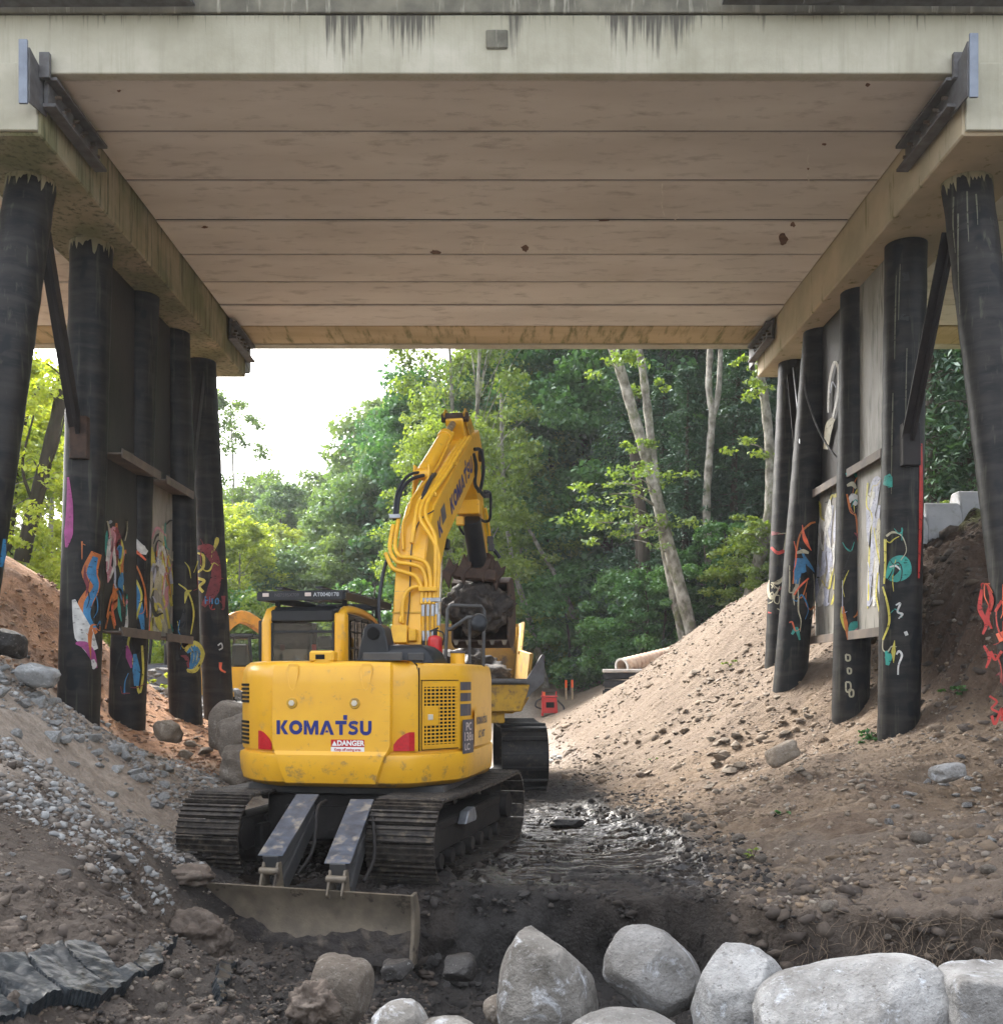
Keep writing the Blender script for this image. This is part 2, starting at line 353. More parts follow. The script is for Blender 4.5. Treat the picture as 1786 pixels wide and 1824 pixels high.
def ground(x, y, fine=True):
    x = np.asarray(x, float); y = np.asarray(y, float)
    cx = np.clip(x, -14, 12); cy = np.clip(y, 2.5, 46)
    z1 = ev(T1, cx, np.clip(y, 5, 46)); z2 = ev(T2, np.clip(x, -5, 6.5), np.clip(y, 2.5, 10.2))
    ye, toe = zones(x, y)
    wdt = .16 + .16 * vn2(x * 1.5, y * 0 + 3, 9)
    k = sst(-wdt, wdt * .4, y - ye)
    lft = sst(-3.25, -2.85, x); rgt = 1 - sst(6, 7.5, x)
    k = 1 - (1 - k) * lft * rgt
    k = np.where(y < 5.2, 0 + (1 - lft * rgt), k)
    z = z1 * k + z2 * (1 - k)
    z = np.clip(z, -1.4, 9)
    # cut-back hollow in the bank behind the right-hand piles
    z = z + 0.5 * np.exp(-((x - 7.3) / .5) ** 2) * sst(13, 14.5, y) * (1 - sst(19, 21, y))
    # wooded slope rising on the right and far beyond
    z = z + sst(46, 95, y) * sst(-8, 45, x) * 22 + sst(40, 70, y) * sst(12, 40, x) * 8 + sst(60, 200, y) * 6
    z = z + sst(14, 60, -x) * sst(10, 60, y) * 5 + sst(12, 60, x) * 6
    if fine:
        damp = 1 - sst(45, 80, y)
        mud = (1 - sst(-.3, .3, x - toe)) * sst(-3.7, -3.1, x)
        near = 1 - k
        z = z + damp * (.10 * (fbm(x * .9, y * .9, 3, 1) - .5) + .055 * (fbm(x * 4, y * 4, 3, 2) - .5))
        # loose clods where the soil is dug
        cl = np.abs(fbm(x * 3.1, y * 3.1, 4, 11) - .5) * 2
        rough_zone = np.clip(near * 1.0 + .5 * sst(-.1, .6, 1.2 - np.abs(x - toe - .1)) + .35 * sst(3, 4.5, -x + 0 * y) * (1 - sst(11, 13, y)) + .55 * sst(1.8, 2.4, x) * (1 - sst(9.5, 12, y)), 0, 1.3)
        z = z + damp * rough_zone * (.20 * cl - .04 + .10 * (fbm(x * 8, y * 8, 3, 21) - .5) + .035 * (fbm(x * 20, y * 20, 2, 23) - .5))
        trm = sst(-.1, .2, x) * (1 - sst(-.5, -.1, x - toe)) * sst(10.0, 10.4, y) * (1 - sst(15.5, 17, y)) * sst(.22, .34, vn2(x * 1.1 + 3, y * .8, 41))
        z = z + damp * mud * sst(9.5, 9.8, y) * (1 - .85 * trm) * (.06 * np.abs(fbm(x * 5, y * 5, 4, 91) - .5) * 2 + .03 * (fbm(x * 17, y * 17, 2, 92) - .5))
        bh = sst(6.2, 7.0, x) * sst(10.5, 12, y) * (1 - sst(21, 24, y))
        z = z + damp * bh * (.55 * (np.abs(fbm(x * 1.6, y * 1.6, 4, 81) - .5) * 2 - .2) + .12 * (fbm(x * 7, y * 7, 3, 83) - .5))
        # rills running down the right slope
        rs = sst(.2, 1.2, x - toe) * sst(9, 10, y)
        z = z + damp * rs * (.13 * (fbm(x * .5 + y * .16, y * 2.6 - x * .5, 4, 31) - .5) + .05 * (fbm(x * 2, y * 9, 2, 33) - .5) + .05*np.abs(fbm(x*3.3,y*3.3,3,35)-.5))
        # cleat prints left by tracks in the wet floor
        tr = trm
        yy = y + .03 * (vn2(x * 2, y * 2, 43) - .5) - .16 * x * .12
        cle = np.clip(np.cos(yy * 2 * np.pi / .19) * 1.6, -1, 1)
        z = z + tr * (.6 + .8 * vn2(x * 2.3, y * 5, 44)) * .02 * cle - .03 * sst(.0,.2,tr) * mud*0
    return z
def g1(x, y): return float(ground(np.array([x]), np.array([y]))[0])
def hit(px, py, y0=4.5, y1=60):
    ys = np.concatenate([np.arange(y0, 24, .03), np.arange(24, y1, .15)])
    xs_ = (px - 893.0) * ys / F; zs = EZ - (py - HZ) * ys / F
    d = ground(xs_, ys) - zs; i = np.argmax(d > 0)
    if d[i] <= 0: return None
    return Vector((xs_[i], ys[i], zs[i]))
def axis(parts):
    out = []
    for a, b, st in parts: out.append(np.arange(a, b, st))
    return np.concatenate(out)
gx = axis([(-300, -60, 30), (-60, -20, 5), (-20, -9, .6), (-9, -4.5, .06), (-4.5, 4.5, .026), (4.5, 9, .05), (9, 20, .5), (20, 60, 5), (60, 330, 30)])
gy = axis([(-200, 0, 20), (0, 4.4, .4), (4.4, 12, .026), (12, 17, .04), (17, 24, .07), (24, 36, .15), (36, 60, .8), (60, 120, 5), (120, 520, 40)])
GX, GY = np.meshgrid(gx, gy); nx, ny = len(gx), len(gy)
fx_, fy_ = GX.ravel(), GY.ravel()
gz = ground(fx_, fy_)
idx = np.arange(nx * ny).reshape(ny, nx)
quads = np.stack([idx[:-1, :-1].ravel(), idx[:-1, 1:].ravel(), idx[1:, 1:].ravel(), idx[1:, :-1].ravel()], 1)
def lerp(a, b, t): return a + (np.array(b) - a) * t[:, None]
ye, toe = zones(fx_, fy_)
n1 = fbm(fx_ * 1.3, fy_ * 1.3, 4, 51); n2 = fbm(fx_ * 5, fy_ * 5, 3, 52); n3 = fbm(fx_ * .4 + fy_*.15, fy_ * 2.6 - fx_*.4, 3, 53)
C = np.tile(np.array([.27, .20, .135]), (len(fx_), 1))                  # tan sandy soil
C = lerp(C, (.32, .25, .185), sst(.45, .6, n3) * .8)
C = lerp(C, (.17, .12, .085), sst(.48, .62, n1) * .7)
C = lerp(C, (.24, .20, .165), (1 - sst(-1.2, .6, fy_ - 11.5 + (n1 - .5) * 5)) * .85)      # greyer near the camera
C = lerp(C, (.27, .215, .165), sst(15, 21, fy_ + (n1 - .5) * 4) * sst(1, 2, fx_) * .8)        # dry pale sand further down the bank
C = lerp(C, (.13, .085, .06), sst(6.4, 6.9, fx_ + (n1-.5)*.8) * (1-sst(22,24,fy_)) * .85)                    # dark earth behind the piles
left = 1 - sst(-3.6, -3.0, fx_ + .5 * (n1 - .5))
C = lerp(C, (.27, .23, .19), left * .9)
C = lerp(C, (.36, .31, .26), left * sst(.5, .6, n1) * .7)
C = lerp(C, (.50, .26, .13), left * sst(15.2, 17, fy_ + 1.5 * (n1 - .5)) * (1 - sst(20.5, 22, fy_)) * .9)  # orange loam round the far piles
C = lerp(C, (.22, .12, .07), left * sst(15.2, 17, fy_) * (1 - sst(20.5, 22, fy_)) * sst(.52, .62, n2) * .7)
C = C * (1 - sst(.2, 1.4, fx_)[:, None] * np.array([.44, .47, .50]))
mudz = (1 - sst(-.35, .25, fx_ - toe + .5 * (n2 - .5))) * (1 - left) * (1 - sst(18.5, 24, fy_ + 3 * (n1 - .5))) * sst(-.4, .2, fy_ - ye + .4)
mud_c = np.array([.015, .0125, .011])
C = lerp(C, mud_c, mudz); C = lerp(C, (.034, .026, .020), mudz * sst(.5, .65, n1) * .6)
far = sst(20, 25, fy_) * (1 - sst(.3, 1.0, fx_ - toe)) * (1 - left)
C = lerp(C, (.27, .235, .205), far * .9)
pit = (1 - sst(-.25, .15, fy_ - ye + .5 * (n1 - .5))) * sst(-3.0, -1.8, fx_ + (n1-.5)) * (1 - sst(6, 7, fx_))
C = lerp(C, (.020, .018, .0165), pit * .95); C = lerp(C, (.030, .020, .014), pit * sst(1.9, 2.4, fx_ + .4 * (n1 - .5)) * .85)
lowl = (1 - sst(8.6, 9.6, fy_ + (n1 - .5) * 1.5)) * (1 - sst(-2.4, -1.2, fx_+ (n1-.5)))
C = lerp(C, (.068, .053, .042), lowl * (1 - sst(.55, .7, (gz - .2) / 1.6 + (n1 - .5) * .6)) * .9)
C = lerp(C, (.045, .035, .028), lowl * sst(.54, .64, n1) * .6)
wood = sst(38, 43, fy_) * sst(3.5, 6, fx_)+ sst(46, 50, fy_) + sst(42, 55, fy_) + sst(12, 16, np.abs(fx_)) ; wood = np.clip(wood, 0, 1)
C = lerp(C, (.035, .045, .02), wood)
topr = sst(4.6, 5.0, gz) * sst(6, 7, fx_) * (1 - wood); C = lerp(C, (.13, .16, .05), topr * sst(.35, .55, n2) * .8)
wet = np.clip(mudz * sst(.42, .56, fbm(fx_ * .9, fy_ * .7, 3, 61)) * (1 - sst(15.5, 17.5, fy_)) * sst(9.75, 10.1, fy_) + pit * .12, 0, 1) 
# standing water / glare strip beside the right-hand track
wet = np.maximum(wet, mudz * sst(-.2, .2, fx_) * sst(10.2, 10.6, fy_) * (1 - sst(14, 16, fy_)) * .95 * sst(.36, .46, n1))
C = np.clip(C, 0, 1)
_m = np.exp(-((fy_ - ye + .12) / .22) ** 2) * sst(-3, -2, fx_) * (1 - sst(5.5, 6.5, fx_)); fy2 = fy_ + _m * (.34 * (fbm(fx_ * 3, gz * 3, 3, 95) - .5) + .16 * (fbm(fx_ * 11, gz * 11, 3, 96) - .5))
def groundmat():
    m, n, l, bs = newmat('soil')
    ca = n.new('ShaderNodeVertexColor'); ca.layer_name = 'Col'; at = n.new('ShaderNodeAttribute'); at.attribute_name = 'wet'
    v = coords(n, l, (1, 1, 1), False)
    a = noise(n, l, v, 9, 8, .65); b = noise(n, l, v, 45, 6, .7)
    vo = n.new('ShaderNodeTexVoronoi'); vo.inputs['Scale'].default_value = 22; l.new(v, vo.inputs['Vector']); vo.inputs['Randomness'].default_value = 1
    vo2 = n.new('ShaderNodeTexVoronoi'); vo2.inputs['Scale'].default_value = 55; l.new(v, vo2.inputs['Vector'])
    c = mix(n, l, ramp(n, l, a, .3, .72), mix(n, l, 1.0, ca.outputs['Color'], (.66, .63, .60), 'MULTIPLY'), mix(n, l, 1.0, ca.outputs['Color'], (1.22, 1.22, 1.22), 'MULTIPLY'))
    c = mix(n, l, mul(n, l, ramp(n, l, b, .55, .75), .5), c, mix(n, l, 1.0, c, (1.5, 1.5, 1.5), 'MULTIPLY'))
    grit = ramp(n, l, vo.outputs['Distance'], .10, .20, (1, 1, 1, 1), (0, 0, 0, 1))
    gc = mix(n, l, vo.outputs['Color'], (.7, .65, .6), (1.9, 1.9, 1.9))
    c = mix(n, l, mul(n, l, grit, .55), c, mix(n, l, 1.0, c, gc, 'MULTIPLY'))
    l.new(c, bs.inputs['Base Color'])
    r = n.new('ShaderNodeMapRange'); l.new(at.outputs['Fac'], r.inputs[0]); r.inputs[3].default_value = .92; r.inputs[4].default_value = .12; l.new(r.outputs[0], bs.inputs['Roughness'])
    h = mul(n, l, mul(n, l, a, 1.2), mul(n, l, b, .6), 'ADD')
    h = mul(n, l, h, mul(n, l, vo.outputs['Distance'], -.7), 'ADD')
    h = mul(n, l, h, mul(n, l, vo2.outputs['Distance'], -.3), 'ADD')
    h = mul(n, l, h, mul(n, l, mul(n, l, at.outputs['Fac'], -.75), 1.0, 'ADD'))
    bump(n, l, bs, h, .85, .035)
    return m
M['soil'] = groundmat()
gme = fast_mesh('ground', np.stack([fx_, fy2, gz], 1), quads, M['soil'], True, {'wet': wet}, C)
tag(link('ground', gme), kind='structure')
# ---------------------------------------------------------------- concrete materials
def concrete_face():
    m, n, l, bs = newmat('stained_concrete_face')
    v = coords(n, l, (1, 1, 1), False)
    base = mix(n, l, ramp(n, l, noise(n, l, v, 1.3, 6, .6), .35, .68), (.46, .44, .36), (.33, .315, .24))
    st = noise(n, l, coords(n, l, (6, 6, .35), False), 2.2, 6, .6)
    base = mix(n, l, mul(n, l, ramp(n, l, st, .50, .78), .6), base, (.27, .26, .19))
    # height in the face: darker and greener towards the ledge
    sx = n.new('ShaderNodeSeparateXYZ'); l.new(v, sx.inputs[0])
    up = ramp(n, l, mul(n, l, mul(n, l, sx.outputs['Z'], -9.27, 'ADD'), 1.45), .35, 1.15)
    base = mix(n, l, mul(n, l, up, .75), base, (.26, .25, .18))
    # dark drip stains, in patches along the ledge
    pr = n.new('ShaderNodeValToRGB'); mr_ = n.new('ShaderNodeMapRange'); mr_.inputs[1].default_value = -6; mr_.inputs[2].default_value = 6; l.new(sx.outputs['X'], mr_.inputs[0]); l.new(mr_.outputs[0], pr.inputs['Fac'])
    stops = [(-6, .0), (-2.2, .05), (-2.0, 1), (-1.65, 1), (-1.5, .1), (-1.25, .9), (-.85, .9), (-.7, .05), (-.1, .0), (.15, .8), (.35, .05), (1.2, .0), (1.35, 1), (1.7, .9), (2.2, 1), (2.4, .05), (6, 0)]
    cr = pr.color_ramp
    while len(cr.elements) < len(stops): cr.elements.new(.5)
    for i_, (a_, b_) in enumerate(stops): cr.elements[i_].position = (a_ + 6) / 12; cr.elements[i_].color = (b_, b_, b_, 1)
    pat = pr.outputs['Color']
    dr = noise(n, l, coords(n, l, (22, 22, .5), False), 1.0, 5, .65)
    hh = mul(n, l, mul(n, l, sx.outputs['Z'], -9.27, 'ADD'), .62)
    vv = mul(n, l, mul(n, l, mul(n, l, dr, 1.1), hh, 'ADD'), mul(n, l, pat, .26), 'ADD')
    vv = mul(n, l, vv, mul(n, l, noise(n, l, coords(n, l, (5, 5, 1.5), False), 1.3, 5), .35), 'ADD')
    k = ramp(n, l, vv, 1.14, 1.34)
    k = ramp(n, l, mul(n, l, vv, .5), .585, .68)
    base = mix(n, l, mul(n, l, k, .9), base, (.06, .055, .045))
    l.new(base, bs.inputs['Base Color']); bs.inputs['Roughness'].default_value = .85
    bump(n, l, bs, noise(n, l, v, 26, 8, .7), .25, .01)
    return m
M['face'] = concrete_face()
M['soffit'] = pmat('concrete_soffit', (.66, .63, .585), (.54, .505, .46), 1.1, .9, 0, .25, 22, (.3, 1, 1), .34, .70, c3=(.25, .225, .20), s3=3.2, lo3=.54, hi3=.85, st3=(.6, 1.6, 1))
M['soffit_edge'] = pmat('mossy_concrete_soffit', (.46, .36, .22), (.34, .27, .15), 1.6, .9, 0, .25, 22, (.3, 1, 1), .38, .64, c3=(.16, .15, .06), s3=3, lo3=.52, hi3=.66, st3=(2.2, .3, 1))
M['cap_left'] = pmat('mossy_pier_cap_concrete', (.33, .285, .19), (.17, .17, .085), 1.1, .9, 0, .3, 22, (1, 1, 1), .36, .62, c3=(.075, .08, .035), s3=2.4, lo3=.50, hi3=.66, st3=(5, 5, .4))
M['cap_right'] = pmat('pale_pier_cap_concrete', (.50, .42, .30), (.38, .33, .23), 1.2, .9, 0, .2, 22, (1, 1, 1), .38, .64, c3=(.13, .14, .05), s3=1.7, lo3=.58, hi3=.70, st3=(3, 3, .5))
M['kerb'] = pmat('dark_stained_kerb_concrete', (.19, .18, .14), (.10, .095, .075), 2.5, .9, 0, .3, 22, c3=(.34, .33, .27), s3=2, lo3=.56, hi3=.7, st3=(5, 5, .5))
def pilemat():
    m, n, l, bs = newmat('black_wrapped_pile')
    v = coords(n, l, (1, 1, 1), True)
    b = noise(n, l, coords(n, l, (1.2, 1.2, 3), True), 1.6, 5)
    c = mix(n, l, ramp(n, l, b, .38, .62), (.005, .0055, .007), (.020, .0185, .017))
    w = n.new('ShaderNodeTexWave'); w.wave_type = 'BANDS'; w.bands_direction = 'Z'; w.inputs['Scale'].default_value = .8; w.inputs['Distortion'].default_value = 3.5; w.inputs['Detail'].default_value = 3; l.new(v, w.inputs['Vector'])
    wr = ramp(n, l, w.outputs['Fac'], .86, .99)
    c = mix(n, l, mul(n, l, wr, .22), c, (.055, .052, .048))
    s = noise(n, l, coords(n, l, (9, 9, .5), True), 1.4, 5, .6)
    c = mix(n, l, mul(n, l, ramp(n, l, s, .58, .68), .45), c, (.085, .085, .06))
    g = noise(n, l, coords(n, l, (3, 3, 20), True), 1.6, 4, .6)
    c = mix(n, l, mul(n, l, ramp(n, l, g, .55, .75), .35), c, (.045, .038, .033))
    d = noise(n, l, coords(n, l, (2, 2, 1.2), True), 1.3, 2)
    c = mix(n, l, ramp(n, l, d, .60, .64), c, (.005, .006, .008)); bs.inputs['Specular IOR Level'].default_value = .22
    l.new(c, bs.inputs['Base Color']); bs.inputs['Roughness'].default_value = .5
    p1 = bump(n, l, None, w.outputs['Fac'], .2, .01); bump(n, l, bs, g, .25, .01, p1)
    return m
M['pile'] = pilemat()
M['panel'] = pmat('weathered_dark_steel_sheet', (.020, .018, .017), (.042, .037, .033), 1.3, .5, .1, .2, 18, (1, 1, .5), c3=(.03, .028, .027), s3=2, lo3=.48, hi3=.66, st3=(4, 4, .5))
M['panel_light'] = pmat('pale_primed_sheet', (.30, .29, .26), (.17, .16, .14), 1.8, .55, .0, .2, 18, (1, 1, .5), c3=(.07, .065, .055), s3=2, lo3=.52, hi3=.66, st3=(4, 4, .5))  # pale right-hand sheets, and one left sheet with sunlight painted in
M['ledge'] = pmat('brown_channel_steel', (.14, .105, .08), (.08, .065, .055), 4, .6, .1, .3, 40)
M['brace'] = pmat('dark_brace_steel', (.012, .010, .011), (.022, .018, .017), 3, .55, .1, .1, 40)

# ---------------------------------------------------------------- the bridge
bridge = thing('road_bridge', 'concrete slab bridge overhead, carried on two rows of black graffitied piles', 'bridge', (0, 16, 0))
def rel(o):
    if o.parent is bridge: o.matrix_parent_inverse = Matrix.Translation((0, -16, 0))
    return o
JY = [12.16, 13.33, 14.64, 15.91, 17.18, 18.38, 19.5, 20.66, 21.77]
ZD = 9.27
pm = {}
for side, (xa, xb) in enumerate(((-5.44, 5.46), (-17.5, -6.76), (6.76, 17.5))):
    for i in range(8):
        w_ = 0
        if i and side == 0: rel(MB().box(((xa + xb) / 2, JY[i], ZD + .04), (xb - xa - .02, .050, .03)).build('joint_filler', M['darkhole'], bridge))  # added black strip stands in for the shade deep in the open slot
        b = MB(); w_ = JY[i + 1] - JY[i] - .055
        b.box(((xa + xb) / 2, (JY[i] + JY[i + 1]) / 2, ZD + .22 + .006 * ((i * 7 + side) % 3)), (xb - xa, w_, .44))
        rel(b.build('plank', M['soffit_edge'] if i == 7 else M['soffit'], bridge, bevel=.008))
b = MB()
b.box((0, 12.08, (9.25 + 9.95) / 2), (36, .15, .70)); rel(b.build('edge_beam', M['face'], bridge, bevel=.012))
tag(rel(MB().box((0, 12.16, 10.35), (36, .36, .78)).build('kerb', M['kerb'], bridge, bevel=.01)), 'dark stained kerb above the front edge beam')
rel(MB().box((0, 17, 10.2), (36, 9.2, .5)).build('road_slab', M['kerb'], bridge))
rel(MB().box((0, 21.95, 9.72), (36, .3, .9)).build('rear_edge_beam', M['face'], bridge, bevel=.012))
M['stain'] = pmat('rust_brown_stain', (.10, .055, .035), (.17, .10, .065), 12, .9)
M['lime'] = pmat('white_lime_streak', (.72, .70, .64), (.55, .52, .46), 9, .9)
def soffit_pt(px, py, dz=.004): Y = (ZD - EZ) * F / (HZ - py); return Vector(((px - 893) * Y / F, Y, ZD - dz))
for i_, (px, py, w, h) in enumerate(((1395, 426, 9, 13), (1412, 399, 6, 6), (212, 161, 4, 3), (1468, 256, 5, 3), (935, 442, 9, 7), (775, 448, 12, 5), (1545, 150, 5, 4), (1440, 300, 4, 3), (1075, 392, 16, 2), (365, 404, 7, 3))):
    rs_ = random.Random(i_); mb = MB(); mb.add([soffit_pt(px + math.cos(a) * w * rs_.uniform(.5, 1.1), py + math.sin(a) * h * rs_.uniform(.5, 1.1)) for a in [k * math.pi / 7 for k in range(14)]], [tuple(range(14))]); rel(mb.build('rust_stain', M['stain'], bridge, fix=False))
for i_, (px, py, L_) in enumerate(((1180, 325, 60), (1440, 262, 60), (1000, 440, 12), (1012, 438, 14), (1050, 444, 9), (1090, 445, 10), (860, 432, 20), (842, 425, 26), (1205, 380, 12))):
    rs_ = random.Random(i_ + 50); mb = MB(); P_ = [(px + rs_.uniform(-4, 4), py + L_ * k / 5) for k in range(6)]; mb.add([soffit_pt(x + s_, y, .005) for x, y in P_ for s_ in (-1.0, 1.0)], [(2 * k, 2 * k + 1, 2 * k + 3, 2 * k + 2) for k in range(5)]); rel(mb.build('lime_streak', M['lime'], bridge, fix=False))
# shallow square patch in the edge beam, mortar drips under the slab joints
patch = rel(MB().box((pt(885, 70, 12).x, 11.995, pt(885, 70, 12).z), (.26, .03, .23)).build('repair_patch', M['kerb'], bridge, bevel=.02))
tag(patch, 'small square grey repair patch at the middle of the edge beam')
for sgn, mt, nm in ((-1, M['cap_left'], 'mossy left pier cap'), (1, M['cap_right'], 'paler right pier cap')):
    b = MB(); b.box((sgn * 6.1, 16.83, (8.52 + 9.38) / 2), (1.24, 9.64, .86)); c_ = rel(b.build('pier_cap', mt, bridge, bevel=.02)); c_['label'] = nm + ' under the slab'
    b = MB(); b.box((sgn * 6.1, 11.985, (8.54 + 9.37) / 2), (1.2, .05, .80)); rel(b.build('cap_end_face', M['face'], c_, bevel=.01))
    # steel keeper brackets at both ends of the cap
    for yy, dr in ((12.0, 1), (21.65, -1)):
        xb_ = sgn * 5.49
        k = MB()
        x_pl = 5.40 if sgn > 0 else -5.47; zp = .07 if sgn > 0 else 0
        k.box((x_pl + sgn * .05, yy - dr * .33, 9.07 + zp), (.10, .03, .74))        # end plate
        e_ = k.build('bracket_plate', M['galv'], bridge, bevel=.003); rel(e_)
        g = MB(); g.prism([(yy - dr * .32, 9.36 + zp), (yy - dr * .32, 8.72 + zp), (yy + dr * .12, 8.80), (yy + dr * .12, 9.24)], x_pl - sgn * .02, x_pl + sgn * .0, lambda u, v, w: Vector((w, u, v)))
        g.prism([(yy + dr * .02, 9.36), (yy + dr * 1.5, 9.25), (yy + dr * 1.5, 8.86), (yy + dr * .02, 8.90)], xb_ - sgn * .05, xb_ - sgn * .10, lambda u, v, w: Vector((w, u, v)))
        g.box((xb_ - sgn * .15, yy + dr * .75, 9.17), (.14, 1.55, .04)); g.box((xb_ - sgn * .13, yy + dr * .75, 8.86), (.16, 1.55, .04))
        g.box((xb_ - sgn * .10, yy - dr * .06, 9.30), (.12, .06, .30))
        br = rel(g.build('keeper_bracket', M['galv_dark'], bridge, bevel=.003))
        for q in range(10):
            bo = MB(); y_ = yy + dr * (.22 + .13 * q); z_ = 8.97 if q % 2 else 9.08
            bo.cyl((xb_ - sgn * .10, y_, z_), (xb_ - sgn * .17, y_, z_), .022, 6); rel(bo.build('bolt', M['ledge'], br))
def pile_axis(x0, y0, z0, x1, y1, z1): return Vector((x0, y0, z0)), Vector((x1, y1, z1))
PILES = {}
for key, top, bot in [('L1', (-6.12, 13.16), (-6.15, 11.25)), ('L2', (-6.11, 15.07), (-6.28, 15.0)), ('L3', (-6.1, 17.1), (-6.3, 17.0)), ('L4', (-6.14, 18.9), (-5.9, 18.9)), ('L5', (-6.13, 20.6), (-5.8, 20.75)),
                      ('R1', (6.05, 13.16), (6.15, 11.6)), ('R2', (6.03, 15.07), (5.92, 15.07)), ('R3', (5.99, 16.93), (5.84, 16.93)), ('R4', (5.94, 18.85), (5.32, 18.85)), ('R5', (5.98, 20.7), (5.65, 20.7))]:
    zb = g1(*bot) - .6
    a = Vector((top[0], top[1], 8.53)); b_ = Vector((bot[0], bot[1], 1.3)); d = (b_ - a); b_ = a + d * ((zb - 8.53) / d.z)
    r_ = .30
    mb = MB(); rings = []
    N = 36
    for i in range(N + 1):
        p = a.lerp(b_, i / N); jr = r_ * (1 + .008 * math.sin(i * 2.3) + (.012 if i % 3 == 0 else 0))
        rings.append([p + Vector((math.cos(2 * math.pi * k / 28) * jr, math.sin(2 * math.pi * k / 28) * jr, 0)) for k in range(28)])
    mb.loft(rings)
    o = rel(mb.build('pile', M['pile'], bridge, smooth=50))
    PILES[key] = (a, b_, r_, o)
    cm = MB(); rr_ = random.Random(key)          # torn mortar collar under the cap
    ring = []
    for k in range(84):
        an = 2 * math.pi * k / 84; ring.append((an, .04 + .05 * math.sin(k * .23) ** 2 + rr_.random() ** 3 * .26))
    ad = (b_ - a).normalized()
    vs_ = [a + ad * t + Vector((math.cos(an) * (r_ + .012), math.sin(an) * (r_ + .012), 0)) for an, q in ring for t in (0, q)]
    cm.add(vs_, [(2 * k, 2 * ((k + 1) % 84), 2 * ((k + 1) % 84) + 1, 2 * k + 1) for k in range(84)])
    if key in ('L1', 'L2', 'R1'): rel(cm.build('mortar_collar', M['cap_left'], o, fix=False))
# diagonal braces
for (p1, p2) in (((-6.05, 13.45, 8.0), (-6.15, 14.72, 5.65)), ((6.0, 13.45, 8.0), (5.96, 14.72, 5.55)), ((-6.0, 20.35, 8.2), (-5.95, 19.2, 5.3)), ((5.9, 20.4, 8.2), (5.75, 19.2, 5.8))):
    mb = MB(); s_ = -1 if p1[0] < 0 else 1
    p1 = Vector(p1); p2 = Vector(p2); o1 = Vector((0, 0, 0))
    mb.bar(p1, p2, .05, .20); mb.bar(p1 + Vector((-.08, 0, 0)), p2 + Vector((-.08, 0, 0)), .12, .025); 
    br = rel(mb.build('brace', M['brace'], bridge, bevel=.003))
    pl = MB(); pl.box(p2 + Vector((0, .02, -.08)), (.26, .14, .62)); rel(pl.build('gusset_plate', M['rust'] if s_ < 0 else M['brace'], br, bevel=.01))
# sheets and ledges between the inner piles
def sheet(s_, k1, k2, z0, z1, mt, x):
    ya = PILES[k1][0].y; yb = PILES[k2][0].y
    mb = MB(); mb.box((s_ * x, (ya + yb) / 2, (z0 + z1) / 2), (.05, yb - ya, z1 - z0)); return rel(mb.build('steel_sheet', mt, bridge, bevel=.004))
for s_, ks, mt1, mt2 in ((-1, ('L2', 'L3', 'L4'), (M['panel'], M['panel']), (M['panel'], M['panel_light'])), (1, ('R2', 'R3', 'R4'), (M['panel_light'], M['panel']), (M['panel_light'], M['panel_light']))):  # left rear lower sheet is paler: sunlight put into its colour
    for i in range(2):
        sheet(s_, ks[i], ks[i + 1], 5.47, 8.52, mt1[i], 6.12 if s_ < 0 else 5.92)
        sheet(s_, ks[i], ks[i + 1], 2.8, 5.45, mt2[i], 6.08 if s_ < 0 else 5.88)
        ya = PILES[ks[i]][0].y; yb = PILES[ks[i + 1]][0].y
        for z_ in (5.46, 2.77):
            mb = MB(); mb.box((s_ * 5.90, (ya + yb) / 2, z_), (.36, yb - ya - .35, .03)); mb.box((s_ * 5.715, (ya + yb) / 2, z_ + .0), (.02, yb - ya - .3, .14))
            rel(mb.build('ledge', M['ledge'], bridge, bevel=.003))
# conduit trays hanging over the front edge, top corners of the opening
for (xa, xb, z0, z1, lb) in ((-9, pt(346, 20, 11.9).x, 9.98, 10.0, 'grey cable tray at the left end'), (pt(1287, 20, 11.9).x, 9, 10.02, 9.98, 'grey cable tray at the right end')):
    mb = MB(); mb.bar((xa, 11.84, z0 + .02), (xb, 11.84, z1 + .02), .2, .035); mb.bar((xa, 11.76, z0 + .09), (xb, 11.76, z1 + .09), .03, .12); mb.bar((xa, 11.74, z0 + .22), (xb, 11.74, z1 + .26), .05, .05)
    if xb > 8:
        mb.prism([(pt(1425, 20, 11.9).x, 9.93), (pt(1425, 20, 11.9).x + .05, 10.12), (pt(1600, 20, 11.9).x, 10.06)], 11.72, 11.80, lambda u, v, w: Vector((u, w, v)))
    else:
        mb.prism([(xb, 9.95), (xb - .03, 10.3), (xb - .12, 10.3), (xb - .14, 9.99)], 11.70, 11.82, lambda u, v, w: Vector((u, w, v)))
    tag(rel(mb.build('cable_tray', M['galv_dark'], bridge, bevel=.003)), lb)

